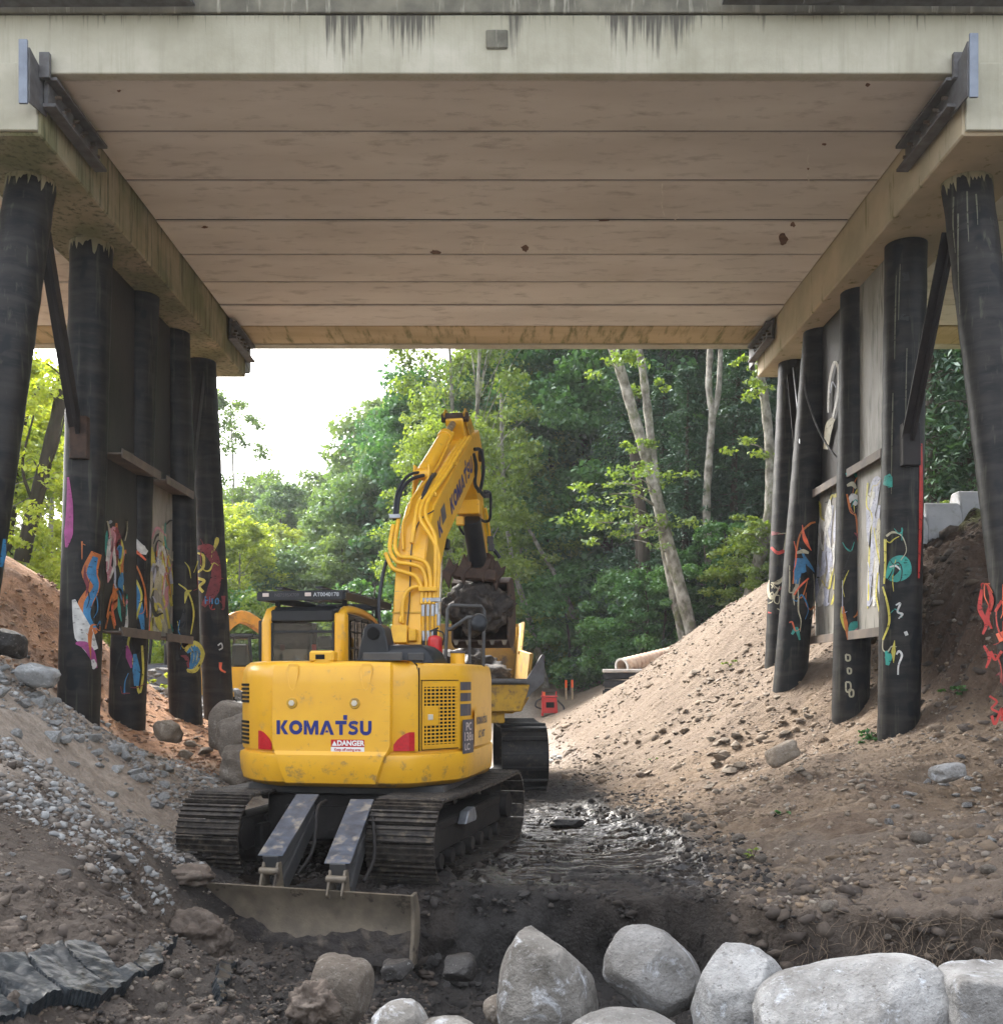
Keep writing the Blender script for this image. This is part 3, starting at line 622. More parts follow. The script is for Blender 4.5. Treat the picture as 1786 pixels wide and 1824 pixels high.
# graffiti: flat paint traced onto the piles and sheets
def on_pile(px, py, key, off=.010):
    a, b_, r_, _ = PILES[key]; dx = (px - 893) / F; dz = -(py - HZ) / F
    Y = a.y
    for _ in range(6):
        z = EZ + dz * Y; t = (z - a.z) / (b_.z - a.z); c = a.lerp(b_, t); R_ = r_ + off
        # (dx*Y - cx)^2 + (Y-cy)^2 = R^2
        A = dx * dx + 1; B = -2 * (dx * c.x + c.y); Cc = c.x ** 2 + c.y ** 2 - R_ ** 2; D = B * B - 4 * A * Cc
        if D < 0: Y = -B / (2 * A)
        else: Y = (-B - math.sqrt(D)) / (2 * A)
    return Vector((dx * Y, Y, EZ + dz * Y))
def on_sheet(px, py, X):
    Y = X / ((px - 893) / F); return Vector((X, Y, EZ - (py - HZ) / F * Y))
def paint(name, c):
    m, n, l, bs = newmat(name); v = coords(n, l, (1, 1, 1), False); out = n['Material Output']
    l.new(mix(n, l, ramp(n, l, noise(n, l, v, 7, 5), .35, .7), c, tuple(x * .55 for x in c)), bs.inputs['Base Color']); bs.inputs['Roughness'].default_value = .55
    t = n.new('ShaderNodeBsdfTransparent'); mx = n.new('ShaderNodeMixShader'); l.new(ramp(n, l, noise(n, l, coords(n, l, (1, 1, 2.5), False), 11, 8, .7), .57, .70), mx.inputs[0]); l.new(bs.outputs[0], mx.inputs[1]); l.new(t.outputs[0], mx.inputs[2]); l.new(mx.outputs[0], out.inputs['Surface']); return m
GP = {c: paint('spray_paint_' + c, v) for c, v in dict(orange=(.55, .16, .03), blue=(.03, .20, .42), white=(.62, .62, .60), magenta=(.35, .05, .22), yellow=(.58, .52, .08), teal=(.03, .32, .27),
      red=(.50, .03, .02), coral=(.85, .15, .06), lilac=(.42, .44, .55), black=(.012, .012, .014), pink=(.55, .25, .30), maroon=(.20, .02, .03), cream=(.45, .42, .30), dull=(.13, .13, .09)).items()}
LAY = [0]
def stroke(surf, pts, w, color, parent, closed=False, n=5):
    LAY[0] += 1
    off = .008 + .0006 * (LAY[0] % 14)
    P = spline([Vector((p[0], p[1], 0)) for p in pts], n); ws = w if isinstance(w, (list, tuple)) else [w] * 2
    rows = []; m_ = len(P)
    for i, p in enumerate(P):
        d = (P[min(i + 1, m_ - 1)] - P[max(i - 1, 0)]); d.normalize(); nrm = Vector((-d.y, d.x, 0))
        t = i / (m_ - 1) * (len(ws) - 1); j = min(int(t), len(ws) - 2); ww = ws[j] + (ws[j + 1] - ws[j]) * (t - j)
        rows.append([p + nrm * ww * (k / 4 - .5) for k in range(5)])
    if isinstance(surf, str): fn = lambda q: on_pile(q.x, q.y, surf, off)
    else: fn = lambda q: on_sheet(q.x, q.y, surf - math.copysign(off, surf))
    vs_ = [fn(q) for r_ in rows for q in r_]
    mb = MB(); mb.add(vs_, [(i * 5 + k, i * 5 + k + 1, (i + 1) * 5 + k + 1, (i + 1) * 5 + k) for i in range(m_ - 1) for k in range(4)])
    rel(mb.build('graffiti', GP[color], parent, fix=False, smooth=60))
po = {k: v[3] for k, v in PILES.items()}
def S(key, pts, w, c): stroke(key, pts, w, c, po[key])
SHL = -6.055; SHR = 5.855
lsheets = [o for o in bridge.children if o.name.startswith('steel_sheet')]
def SS(X, pts, w, c): stroke(X, pts, w, c, lsheets[0] if X < 0 else lsheets[-1])
# left pile nearest the camera bank: blue letter with orange outline, white and magenta blobs
S('L2', [(172, 985), (160, 1020), (168, 1045), (152, 1075), (150, 1100), (172, 1128)], [20, 30, 20, 26, 22, 6], 'orange')
S('L2', [(170, 992), (163, 1020), (171, 1045), (157, 1075), (156, 1100), (173, 1122)], [10, 18, 10, 15, 12, 3], 'blue')
S('L2', [(131, 1068), (140, 1100), (150, 1130), (165, 1160)], [6, 22, 36, 22], 'white')
S('L2', [(135, 1145), (152, 1150), (163, 1165), (172, 1190)], [5, 14, 14, 4], 'magenta')
S('L2', [(121, 850), (124, 900), (122, 950), (118, 975)], [4, 12, 16, 4], 'magenta')
S('L2', [(165, 1175), (168, 1185), (166, 1192)], [6, 10, 3], 'white')
S('L3', [(240, 960), (252, 978), (262, 985)], [5, 16, 8], 'white')
S('L3', [(232, 975), (246, 985), (260, 998)], [4, 5, 3], 'coral')
S('L3', [(228, 1020), (240, 1060), (252, 1100), (255, 1130)], [14, 22, 10, 4], 'blue')
S('L3', [(226, 1015), (240, 1030), (252, 1060), (246, 1090), (236, 1120), (228, 1150), (240, 1190), (248, 1235), (255, 1200), (253, 1150)], 4, 'yellow')
S('L3', [(240, 1165), (243, 1195), (243, 1222)], [6, 14, 8], 'blue')
S('L3', [(226, 1150), (230, 1170), (234, 1190)], [4, 12, 3], 'magenta')
S('L3', [(230, 1000), (244, 1010), (258, 1050), (262, 1100)], [2, 3, 3, 2], 'orange')
S('L4', [(330, 1160), (345, 1150), (352, 1165), (345, 1190), (333, 1195)], [5, 18, 26, 18, 5], 'yellow')
S('L4', [(333, 1163), (345, 1155), (349, 1168), (342, 1186), (334, 1190)], [3, 12, 19, 12, 3], 'blue')
S('L4', [(318, 1040), (335, 1055), (345, 1090), (340, 1130)], [2, 3, 3, 2], 'yellow')
S('L4', [(322, 1168), (332, 1172), (336, 1190)], [2, 8, 3], 'maroon')
S('L5', [(352, 975), (372, 980), (385, 1010), (380, 1050), (362, 1080)], [6, 22, 16, 22, 8], 'maroon')
S('L5', [(352, 985), (362, 990), (362, 1010), (352, 1020)], [3, 5, 5, 3], 'yellow')
S('L5', [(352, 1030), (364, 1035), (355, 1045), (362, 1055)], 5, 'yellow')
S('L5', [(366, 1062), (366, 1076)], 2.5, 'blue'); S('L5', [(373, 1062), (373, 1076)], 2.5, 'blue'); S('L5', [(366, 1069), (373, 1069)], 2.5, 'blue'); S('L5', [(378, 1066), (378, 1076)], 2.5, 'blue'); S('L5', [(384, 1068), (388, 1066), (389, 1074), (384, 1075), (384, 1068)], 2, 'blue')
S('L5', [(393, 1180), (393, 1192), (402, 1198)], [6, 4, 3], 'coral'); S('L5', [(388, 1150), (394, 1146), (396, 1154), (390, 1158)], 2.5, 'white')
# left sheets
for seg in [([(262, 1010), (275, 985), (290, 1000), (300, 1040), (306, 1080)], 5, 'yellow'), ([(266, 1015), (276, 995), (287, 1010), (292, 1030)], [4, 8, 8, 4], 'lilac'),
            ([(264, 1075), (272, 1050), (286, 1055), (296, 1085), (302, 1120)], 4, 'yellow'), ([(270, 1120), (276, 1080), (286, 1080), (292, 1115)], 4, 'yellow'), ([(280, 1090), (285, 1110)], [4, 9], 'lilac'),
            ([(262, 1000), (263, 1060), (266, 1130)], [4, 6, 3], 'coral'), ([(298, 990), (305, 1020), (309, 1060)], [3, 5, 3], 'yellow'), ([(302, 1010), (306, 1040)], [4, 6], 'lilac'),
            ([(270, 960), (280, 940), (296, 955)], [2, 5, 2], 'pink')]:
    SS(SHL, *seg)
for seg in [([(192, 970), (202, 940), (214, 960), (222, 990)], [3, 5, 5, 3], 'pink'), ([(190, 1000), (198, 960), (205, 1000), (196, 1030)], [4, 9, 6, 3], 'white'), ([(208, 975), (214, 960), (219, 980), (214, 1005), (208, 990)], [4, 3, 4, 3, 2], 'yellow'),
            ([(210, 980), (214, 975), (214, 995)], [5, 8, 4], 'blue'), ([(190, 1100), (200, 1060), (214, 1050), (222, 1080)], [2, 4, 4, 2], 'orange'), ([(206, 1115), (200, 1080), (212, 1070), (216, 1100)], [3, 4, 4, 2], 'coral'), ([(216, 1090), (219, 1105), (222, 1115)], [4, 8, 3], 'blue'),
            ([(188, 1120), (196, 1090), (204, 1120)], 3, 'orange')]:
    SS(SHL, *seg)
# right piles
S('R2', [(1577, 865), (1582, 850), (1585, 868)], [10, 14, 8], 'teal')
S('R2', [(1578, 1030), (1590, 1002), (1608, 1000), (1612, 1018), (1598, 1030), (1584, 1032)], [5, 14, 20, 22, 14, 5], 'teal')
S('R2', [(1584, 1010), (1595, 1008), (1603, 1015)], [2, 4, 2], 'white')
S('R2', [(1578, 955), (1590, 948), (1606, 955), (1614, 980), (1604, 998)], [4, 4, 2, 1.5, 1.5], 'cream')
S('R2', [(1576, 960), (1576, 1010), (1574, 1040)], [5, 4, 3], 'yellow'); S('R2', [(1572, 1045), (1581, 1080), (1583, 1110), (1572, 1140)], [3, 4, 4, 3], 'yellow')
S('R2', [(1595, 1078), (1603, 1075), (1598, 1090), (1607, 1094), (1600, 1102)], [2, 4, 3, 4, 2], 'white'); S('R2', [(1612, 1125), (1615, 1132)], 6, 'white')
S('R2', [(1596, 1166), (1601, 1160), (1606, 1168), (1600, 1185), (1599, 1202)], [3, 4, 4, 3, 3], 'white'); S('R2', [(1577, 1160), (1582, 1170), (1580, 1185)], [4, 14, 6], 'teal')
for zz in ((1596, 490, 640), (1603, 470, 570), (1615, 620, 800), (1590, 700, 880)): S('R2', [(zz[0], zz[1]), (zz[0] - 2, (zz[1] + zz[2]) / 2), (zz[0] - 3, zz[2])], [1.6, 2.2, 1], 'dull')
S('R2', [(1610, 570), (1612, 560)], [16, 14], 'black'); S('R2', [(1612, 485), (1614, 500)], 12, 'black')
S('R2', [(1640, 790), (1640, 900), (1636, 1030)], [5, 7, 3], 'red')
S('R3', [(1506, 845), (1518, 840), (1526, 850)], [4, 8, 4], 'teal'); S('R3', [(1508, 865), (1518, 862), (1524, 870)], [4, 9, 4], 'cream')
S('R3', [(1512, 895), (1518, 885), (1525, 890), (1521, 900)], [5, 12, 12, 6], 'white'); S('R3', [(1538, 860), (1530, 875), (1536, 890), (1526, 905)], [3, 8, 8, 3], 'yellow')
S('R3', [(1508, 880), (1515, 910), (1524, 920), (1528, 960), (1533, 1000), (1536, 1050), (1528, 1090), (1520, 1100)], [3, 5, 3, 3, 3, 3, 4, 2], 'orange')
S('R3', [(1512, 1130), (1520, 1115), (1532, 1110)], [8, 16, 6], 'teal'); S('R3', [(1518, 1128), (1530, 1120)], [4, 7], 'pink')
S('R3', [(1500, 1080), (1506, 1110), (1510, 1140)], [4, 7, 3], 'orange'); S('R3', [(1502, 1085), (1506, 1110), (1509, 1130)], [2, 4, 2], 'lilac')
for q in ((1506, 1166, 7, 10), (1509, 1190, 6, 9), (1506, 1215, 8, 16), (1512, 1228, 7, 12)): S('R3', [(q[0], q[1]), (q[0] + q[2], q[1] + 2), (q[0] + q[2], q[1] + q[3]), (q[0] + 1, q[1] + q[3]), (q[0], q[1])], 3.2, 'cream')
S('R4', [(1412, 1040), (1422, 960), (1440, 935), (1452, 930)], [3, 3, 4, 3], 'orange'); S('R4', [(1418, 1040), (1424, 1000), (1432, 1020)], [8, 20, 8], 'blue'); S('R4', [(1418, 985), (1430, 982), (1440, 985)], [4, 8, 4], 'cream')
S('R4', [(1410, 1130), (1418, 1120), (1424, 1140)], [4, 8, 3], 'teal'); S('R4', [(1414, 1060), (1424, 1045), (1440, 1030)], 3, 'coral')
S('R5', [(1373, 975), (1385, 985), (1400, 980), (1412, 985)], [4, 6, 6, 3], 'red'); S('R5', [(1400, 1000), (1398, 1030), (1408, 1050)], [5, 9, 4], 'red'); S('R5', [(1408, 960), (1404, 1000), (1412, 1040)], [3, 4, 3], 'maroon')
S('R5', [(1402, 940), (1396, 980)], 3, 'cream')
for q in ([(1368, 1062), (1376, 1055), (1376, 1070), (1368, 1075)], [(1380, 1060), (1388, 1062), (1386, 1075), (1379, 1072), (1380, 1060)], [(1372, 1040), (1380, 1048)], [(1392, 1058), (1398, 1075), (1402, 1085)], [(1374, 1048), (1378, 1038)], [(1384, 1084), (1396, 1090), (1402, 1078)]): S('R5', q, 1.8, 'cream')
# right sheets
for seg in [([(1548, 935), (1552, 900), (1560, 860), (1566, 850)], [10, 20, 16, 8], 'lilac'), ([(1546, 1080), (1548, 1030), (1556, 960), (1566, 900)], [5, 9, 10, 5], 'lilac'), ([(1556, 1080), (1560, 1020), (1566, 960)], [4, 8, 8], 'white'),
            ([(1545, 860), (1543, 900), (1552, 920), (1548, 980), (1546, 1070)], 3, 'yellow'), ([(1566, 1090), (1560, 1060), (1563, 1020)], 3, 'yellow'), ([(1556, 940), (1562, 980), (1568, 1010)], [2, 3, 2], 'yellow')]:
    SS(SHR, *seg)
for seg in [([(1474, 735), (1477, 680), (1486, 645), (1494, 665), (1490, 710), (1482, 745)], [3, 4, 5, 5, 4, 3], 'white'), ([(1470, 800), (1476, 760), (1484, 745)], [8, 14, 8], 'cream'), ([(1478, 700), (1482, 680), (1488, 690)], 2, 'lilac'),
            ([(1482, 900), (1474, 960), (1478, 1010), (1470, 1040)], [5, 12, 8, 4], 'lilac'), ([(1462, 920), (1458, 960), (1466, 980)], [4, 8, 4], 'white'), ([(1492, 890), (1488, 950), (1494, 1010), (1490, 1060)], [4, 9, 9, 4], 'lilac'), ([(1496, 960), (1490, 1000), (1484, 1050)], 3, 'yellow'),
            ([(1450, 1000), (1456, 1060), (1464, 1070)], [3, 6, 3], 'cream'), ([(1452, 1055), (1460, 1065), (1468, 1055)], [3, 8, 3], 'white'), ([(1470, 930), (1466, 1000), (1474, 1050), (1480, 1010)], 2.5, 'cream'), ([(1455, 940), (1450, 1010), (1448, 1060)], 3, 'coral')]:
    SS(SHR, *seg)
rg_ = random.Random(33)
for (X_, x0, x1, y0, y1, n_) in ((SHL, 190, 226, 930, 1125, 16), (SHL, 262, 308, 925, 1125, 22), (SHR, 1452, 1496, 880, 1075, 18), (SHR, 1545, 1568, 850, 1085, 8)):
    for k in range(n_ // 2 + 3):
        px, py = rg_.uniform(x0, x1), rg_.uniform(y0, y1 - 20); pts_ = [(px, py)]
        for q in range(2): px = min(x1 - 2, max(x0 + 2, px + rg_.uniform(-8, 8))); py = min(y1, py + rg_.uniform(12, 40)); pts_.append((px, py))
        SS(X_, pts_, [3, rg_.uniform(8, 15), rg_.uniform(5, 10), 2], rg_.choice((('blue', 'maroon', 'pink', 'orange', 'black') if x0 < 200 else ('cream', 'yellow', 'lilac', 'cream', 'white')) if X_ < 0 else ('white', 'lilac', 'white', 'cream')))
    for k in range(n_):
        px, py = rg_.uniform(x0, x1), rg_.uniform(y0, y1); a = rg_.uniform(0, 6.3); pts_ = [(px, py)]
        for q in range(rg_.randint(2, 5)): a += rg_.uniform(-1.3, 1.3); px = min(x1, max(x0, px + math.cos(a) * 7)); py = min(y1, max(y0, py + math.sin(a) * 22)); pts_.append((px, py))
        SS(X_, pts_, [1.5, rg_.choice((3, 3, 4, 7)), 1.5], rg_.choice(('cream', 'yellow', 'white', 'orange', 'lilac', 'pink', 'black', 'teal') if X_ < 0 else ('white', 'lilac', 'cream', 'black', 'lilac', 'yellow')))
for (key, x0, x1, y0, y1, n_, cs) in (('L2', 146, 178, 960, 1180, 7, ('orange', 'black', 'blue', 'maroon')), ('L3', 206, 258, 1000, 1235, 16, ('yellow', 'blue', 'black', 'teal', 'orange', 'maroon')), ('L4', 316, 352, 1000, 1190, 10, ('yellow', 'blue', 'maroon', 'black')), ('L5', 352, 398, 960, 1085, 8, ('red', 'maroon', 'black', 'yellow')),
        ('R2', 1572, 1606, 940, 1200, 9, ('yellow', 'teal', 'cream', 'black')), ('R3', 1500, 1545, 850, 1140, 15, ('orange', 'yellow', 'teal', 'lilac', 'black', 'maroon')), ('R4', 1406, 1450, 930, 1140, 12, ('orange', 'blue', 'coral', 'cream', 'black')), ('R5', 1368, 1415, 950, 1100, 12, ('red', 'cream', 'maroon', 'cream')), ('R1', 1748, 1786, 1040, 1285, 8, ('red', 'maroon', 'coral'))):
    for k in range(n_):
        px, py = rg_.uniform(x0 + 4, x1 - 4), rg_.uniform(y0, y1); a = rg_.uniform(0, 6.3); pts_ = [(px, py)]
        for q in range(rg_.randint(2, 5)): a += rg_.uniform(-1.2, 1.2); px = min(x1, max(x0, px + math.cos(a) * 9)); py = min(y1, max(y0, py + math.sin(a) * 20)); pts_.append((px, py))
        S(key, pts_, [1, rg_.choice((2, 2.5, 3, 8)), 1], rg_.choice(cs))
# first right pile: red and coral scrawl
S('R1', [(1748, 1050), (1745, 1085), (1756, 1110), (1750, 1130)], [5, 9, 7, 4], 'red'); S('R1', [(1758, 1042), (1766, 1070), (1758, 1100), (1766, 1120)], [3, 8, 8, 3], 'red'); S('R1', [(1772, 1090), (1784, 1070)], 5, 'red')
S('R1', [(1784, 1125), (1790, 1140)], [24, 22], 'coral'); S('R1', [(1752, 1150), (1762, 1170), (1756, 1190)], [4, 7, 3], 'red'); S('R1', [(1764, 1160), (1772, 1175), (1784, 1160)], 5, 'red')
S('R1', [(1762, 1240), (1775, 1250), (1766, 1262), (1780, 1270)], 4, 'red'); S('R1', [(1766, 1275), (1772, 1290), (1784, 1262), (1784, 1285)], 5, 'red')
S('L1', [(8, 960), (6, 990), (2, 1010)], [5, 10, 5], 'blue')
for i_, (x_, a_, b_) in enumerate(((1698, 350, 450), (1706, 380, 560), (1722, 340, 430), (1738, 345, 400))): S('R1', [(x_, a_), (x_ - 1 + i_, (a_ + b_) / 2), (x_ + 3, b_)], [3, 2.2, 1], 'dull')
# rope slung between right piles
rp = spline([pt(1432, 668, 18.55), pt(1436, 706, 18.5), pt(1462, 775, 17.9), pt(1497, 822, 17.2), pt(1528, 836, 16.6), pt(1536, 832, 16.4)], 8)
mb = MB(); mb.tube(rp, .018, 6); tag(mb.build('rope', M['galv_dark'], None, smooth=60), 'slack grey rope slung between two right-hand bridge piles', 'rope')
mb = MB(); mb.tube([pt(1412, 655, 20.3), pt(1424, 760, 19.0), pt(1424, 790, 18.6)], .012, 5); tag(mb.build('wire', M['fitting'], None, smooth=60), 'thin pale wire hanging from the cap over the farthest right pile', 'wire')
# ---------------------------------------------------------------- the yellow excavator
EX = Vector((-1.52, 11.97, 0)); UA = R(-10); TA = R(-14)
digger = thing('excavator', 'big yellow excavator seen from behind, arm raised, standing on muddy tracks under the bridge', 'excavator', EX)
cU, sU = math.cos(UA), math.sin(UA); cT, sT = math.cos(TA), math.sin(TA)
def uw(x, y, z): return Vector((EX.x + x * cU - y * sU, EX.y + x * sU + y * cU, z))          # upper body, local -> world
def ul(px, py, Y):                                                                            # pixel and depth -> upper body, local
    p = pt(px, py, Y) - EX; return Vector((p.x * cU + p.y * sU, -p.x * sU + p.y * cU, p.z))
def tl(px, py, Y):
    p = pt(px, py, Y) - EX; return Vector((p.x * cT + p.y * sT, -p.x * sT + p.y * cT, p.z))
def U(mb, name, mat, bevel=0.0, smooth=None, label=None, parent=None, **k):
    o = mb.build(name, mat, parent or digger, bevel=bevel, smooth=smooth, **k)
    if parent is None: o.rotation_euler = (0, 0, UA)
    if label: o['label'] = label
    return o
def T(mb, name, mat, bevel=0.0, smooth=None, parent=None, **k):
    o = mb.build(name, mat, parent or digger, bevel=bevel, smooth=smooth, **k)
    if parent is None: o.rotation_euler = (0, 0, TA)
    return o
# --- tracks
TL, TH, TW, TC = 3.93, .83, .70, 1.04
def shoe_mesh(w, pitch, name):
    mb = MB(); mb.box((0, 0, 0), (w, pitch * .93, .022))
    for y_ in (-.38, -.05, .30):
        mb.prism([(y_ * pitch - .012, .01), (y_ * pitch + .012, .01), (y_ * pitch + .006, .036), (y_ * pitch - .006, .036)], -w / 2, w / 2, lambda u, v, w_: Vector((w_, u, v)))
    me = bpy.data.meshes.new(name); me.from_pydata([tuple(p) for p in mb.v], [], mb.f)
    bm = bmesh.new(); bm.from_mesh(me); bmesh.ops.recalc_face_normals(bm, faces=bm.faces); bm.to_mesh(me); bm.free()
    me.materials.append(M['track']); return me
def track_loop(L, H, n):
    r = H / 2; s = L / 2 - r; per = 4 * s + 2 * math.pi * r; out = []
    for i in range(n):
        d = per * i / n
        if d < 2 * s: p = (-s + d, r); a = 0
        elif d < 2 * s + math.pi * r: t = (d - 2 * s) / r; p = (s + r * math.sin(t), r * math.cos(t)); a = -t
        elif d < 4 * s + math.pi * r: p = (s - (d - 2 * s - math.pi * r), -r); a = -math.pi
        else: t = (d - 4 * s - math.pi * r) / r; p = (-s - r * math.sin(t), -r * math.cos(t)); a = -math.pi - t
        sag = -.03 * math.cos(p[0] / s * math.pi / 2) if (a == 0 and abs(p[0]) < s) else 0
        out.append((p[0], p[1] + H / 2 + sag, a))
    return out
sm_ = shoe_mesh(TW, .176, 'track_shoe')
for sx in (-1, 1):
    tr = empty('crawler_track'); tr.parent = digger; tr.rotation_euler = (0, 0, TA)
    if sx < 0: tr['label'] = 'left crawler track, caked with mud on its rear shoes'
    for (y_, z_, a_) in track_loop(TL, TH, 50):
        link('track_shoe', sm_, tr, (sx * TC, y_, z_ + rnd.uniform(-.004, .004)), (a_ + rnd.uniform(-.02, .02), 0, 0))
    mb = MB(); mb.box((sx * TC, 0, .40), (.30, TL - 1.0, .34)); mb.box((sx * (TC + .16), 0, .52), (.06, TL - 1.3, .1)); mb.box((sx * (TC - .2), 0, .35), (.1, TL - 1.4, .26)); T(mb, 'track_frame', M['track_dark'], .02, parent=tr)
    for y_, r_, nm in ((-TL / 2 + TH / 2, .34, 'sprocket'), (TL / 2 - TH / 2, .34, 'idler')):
        mb = MB(); mb.cyl((sx * TC - .06, y_, TH / 2), (sx * TC + .06, y_, TH / 2), r_, 22); mb.cyl((sx * TC - .2, y_, TH / 2), (sx * TC + .24, y_, TH / 2), .17, 16)
        if nm == 'sprocket':
            for k in range(16):
                an = k * math.pi / 8; mb.box((sx * TC, y_ + math.cos(an) * .345, TH / 2 + math.sin(an) * .345), (.07, .07, .05), Matrix.Rotation(an, 3, 'X'))
        T(mb, nm, M['track_dark'], .006, parent=tr)
    for k in range(7):
        mb = MB(); y_ = -1.2 + .4 * k; mb.cyl((sx * TC - .19, y_, .15), (sx * TC + .19, y_, .15), .085, 14); T(mb, 'track_roller', M['track_dark'], .006, parent=tr)
    for k in range(2):
        mb = MB(); y_ = -.5 + 1.0 * k; mb.cyl((sx * TC - .12, y_, .72), (sx * TC + .12, y_, .72), .06, 12); T(mb, 'carrier_roller', M['track_dark'], parent=tr)
    if sx < 0: continue
    mb = MB(); mb.prism([(-.24, .47), (-.12, .60), (.14, .62), (.22, .50), (.18, .46)], sx * (TC + .2), sx * (TC + .30), lambda u, v, w: Vector((w, u - .45, v))); T(mb, 'step', M['fitting'], .01, parent=tr)
# mud lying on the track shoes
mb = MB()
mb = MB(); mb.box((0, .2, .54), (1.66, 2.5, .50)); mb.cyl((0, 0, .66), (0, 0, .90), .52, 30)
for sx in (-1, 1):
    for sy in (-1, 1): mb.bar((sx * .5, sy * .5, .5), (sx * .95, sy * .95, .42), .3, .26)
T(mb, 'undercarriage_frame', M['track_dark'], .02)
mb = MB(); mb.box((0, -1.05, .50), (1.2, .10, .36)); T(mb, 'rear_plate', M['track_dark'], .01)
# --- dozer blade and its two arms
bR = tl(735, 1597, 8.9); bL = tl(345, 1575, 9.42)
yb_ = (bR.y + bL.y) / 2
rows = []
prof = [(0.0, .14), (.055, .05), (.085, -.05), (.09, -.16), (.07, -.28), (.02, -.40), (-.02, -.47)]
mb = MB(); n_ = 24; vs_ = []; th = .03
for i in range(n_ + 1):
    t = i / n_; p = bL.lerp(bR, t); p = Vector((p.x, p.y, 0))
    for (dy, z) in prof: vs_.append((p.x, p.y + dy - .02, z + .02 * (1 - t)))
    for (dy, z) in reversed(prof): vs_.append((p.x, p.y + dy + .03, z + .02 * (1 - t)))
q = 2 * len(prof)
fs_ = [tuple(range(q - 1, -1, -1)), tuple(range(n_ * q, n_ * q + q))]
for i in range(n_):
    for k in range(q): fs_.append((i * q + k, i * q + (k + 1) % q, (i + 1) * q + (k + 1) % q, (i + 1) * q + k))
mb.add(vs_, fs_); blade = T(mb, 'dozer_blade', M['blade'], smooth=40)
mb = MB(); p = bR
mb.prism([(p.y - .06, .155), (p.y + .05, .165), (p.y + .13, .0), (p.y + .14, -.2), (p.y + .05, -.47), (p.y - .09, -.47), (p.y - .03, -.2), (p.y - .02, 0)], p.x - .01, p.x + .025, lambda u, v, w: Vector((w, u, v)))
T(mb, 'blade_end_plate', M['blade'], .006, parent=blade)
# mud clinging to the lower half of the blade
def lumpy(name, mat, parent, fn, nu, nv, amp, freq, seed, label=None):
    u, v = np.meshgrid(np.linspace(0, 1, nu), np.linspace(0, 1, nv)); P = np.array([fn(a, b) for a, b in zip(u.ravel(), v.ravel())]); 
    return P
mv = []; nu_, nv_ = 90, 16
for j in range(nv_):
    for i in range(nu_):
        t = i / (nu_ - 1); s = j / (nv_ - 1); p = bL.lerp(bR, t)
        top = -.23 + .05 * math.sin(t * 9) + .09 * (float(vn2(np.array([t * 11.]), np.array([2.]), 5)[0]) - .5) + .05 * (float(vn2(np.array([t * 38.]), np.array([2.]), 6)[0]) - .5)
        z = top + (-.48 - top) * s; dy = np.interp(-z, [-.14, -.05, .05, .16, .28, .40, .47], [.0, .055, .085, .09, .07, .02, -.02])
        b_ = float(fbm(np.array([t * 26.]), np.array([s * 5.]), 3, 8)[0])
        mv.append((p.x, p.y + dy - .021 - (.004 + .035 * b_ * min(1, s * 4)), z))
fq = [(j * nu_ + i, j * nu_ + i + 1, (j + 1) * nu_ + i + 1, (j + 1) * nu_ + i) for j in range(nv_ - 1) for i in range(nu_ - 1)]
M['wetmud'] = pmat('wet_dark_mud', (.038, .031, .026), (.018, .015, .014), 7, .62, 0, .8, 26, c3=(.10, .08, .062), s3=4, lo3=.5, hi3=.66, bdist=.02)
M['drymud'] = pmat('drying_grey_mud', (.13, .10, .078), (.075, .058, .046), 6, .8, 0, .9, 24, bdist=.02, c3=(.19, .155, .125), s3=7)
o = link('mud_crust', fast_mesh('mud_crust', mv, fq, M['wetmud'], True), blade); 
for (a, b, nm) in ((tl(548, 1419, 10.42), tl(483, 1528, 9.36), 0), (tl(645, 1428, 10.25), tl(602, 1542, 9.14), 1)):
    arm = MB(); a2 = Vector((a.x, a.y, a.z - .07)); b2 = Vector((b.x, b.y, b.z - .06)); arm.bar(a2, b2, .15, .17); arm.bar(a2 + Vector((.02, 0, -.15)), b2 + Vector((.02, .1, -.22)), .13, .18)
    am = T(arm, 'blade_arm', M['dark_steel'], .008)
    cv = MB(); cv.bar(a + Vector((0, 0, .02)), b + Vector((0, -.02, .02)), .24, .014); T(cv, 'arm_cover_plate', M['arm_cover'], .004, parent=am)
    kn = MB()
    for dx in (-.07, .07): kn.prism([(b.y + .05, b.z - .04), (b.y - .02, b.z - .04), (b.y - .10, b.z - .26), (b.y - .04, b.z - .30), (b.y + .1, b.z - .28)], b.x + dx - .012, b.x + dx + .012, lambda u, v, w: Vector((w, u, v)))
    kn.cyl((b.x - .10, b.y - .03, b.z - .12), (b.x + .10, b.y - .03, b.z - .12), .035, 12); kn.box((b.x, b.y + .02, b.z - .28), (.2, .1, .03)); T(kn, 'arm_knuckle', M['rust'] if 0 else M['blade'], .006, parent=am)
    hs = MB(); hs.tube(spline([a + Vector((.16, .1, -.05)), a + Vector((.2, -.2, -.1)), (a + b) / 2 + Vector((.24, 0, -.22)), b + Vector((.13, .3, -.2))], 8), .018, 7); T(hs, 'hydraulic_hose', M['track_dark'], smooth=60, parent=am)
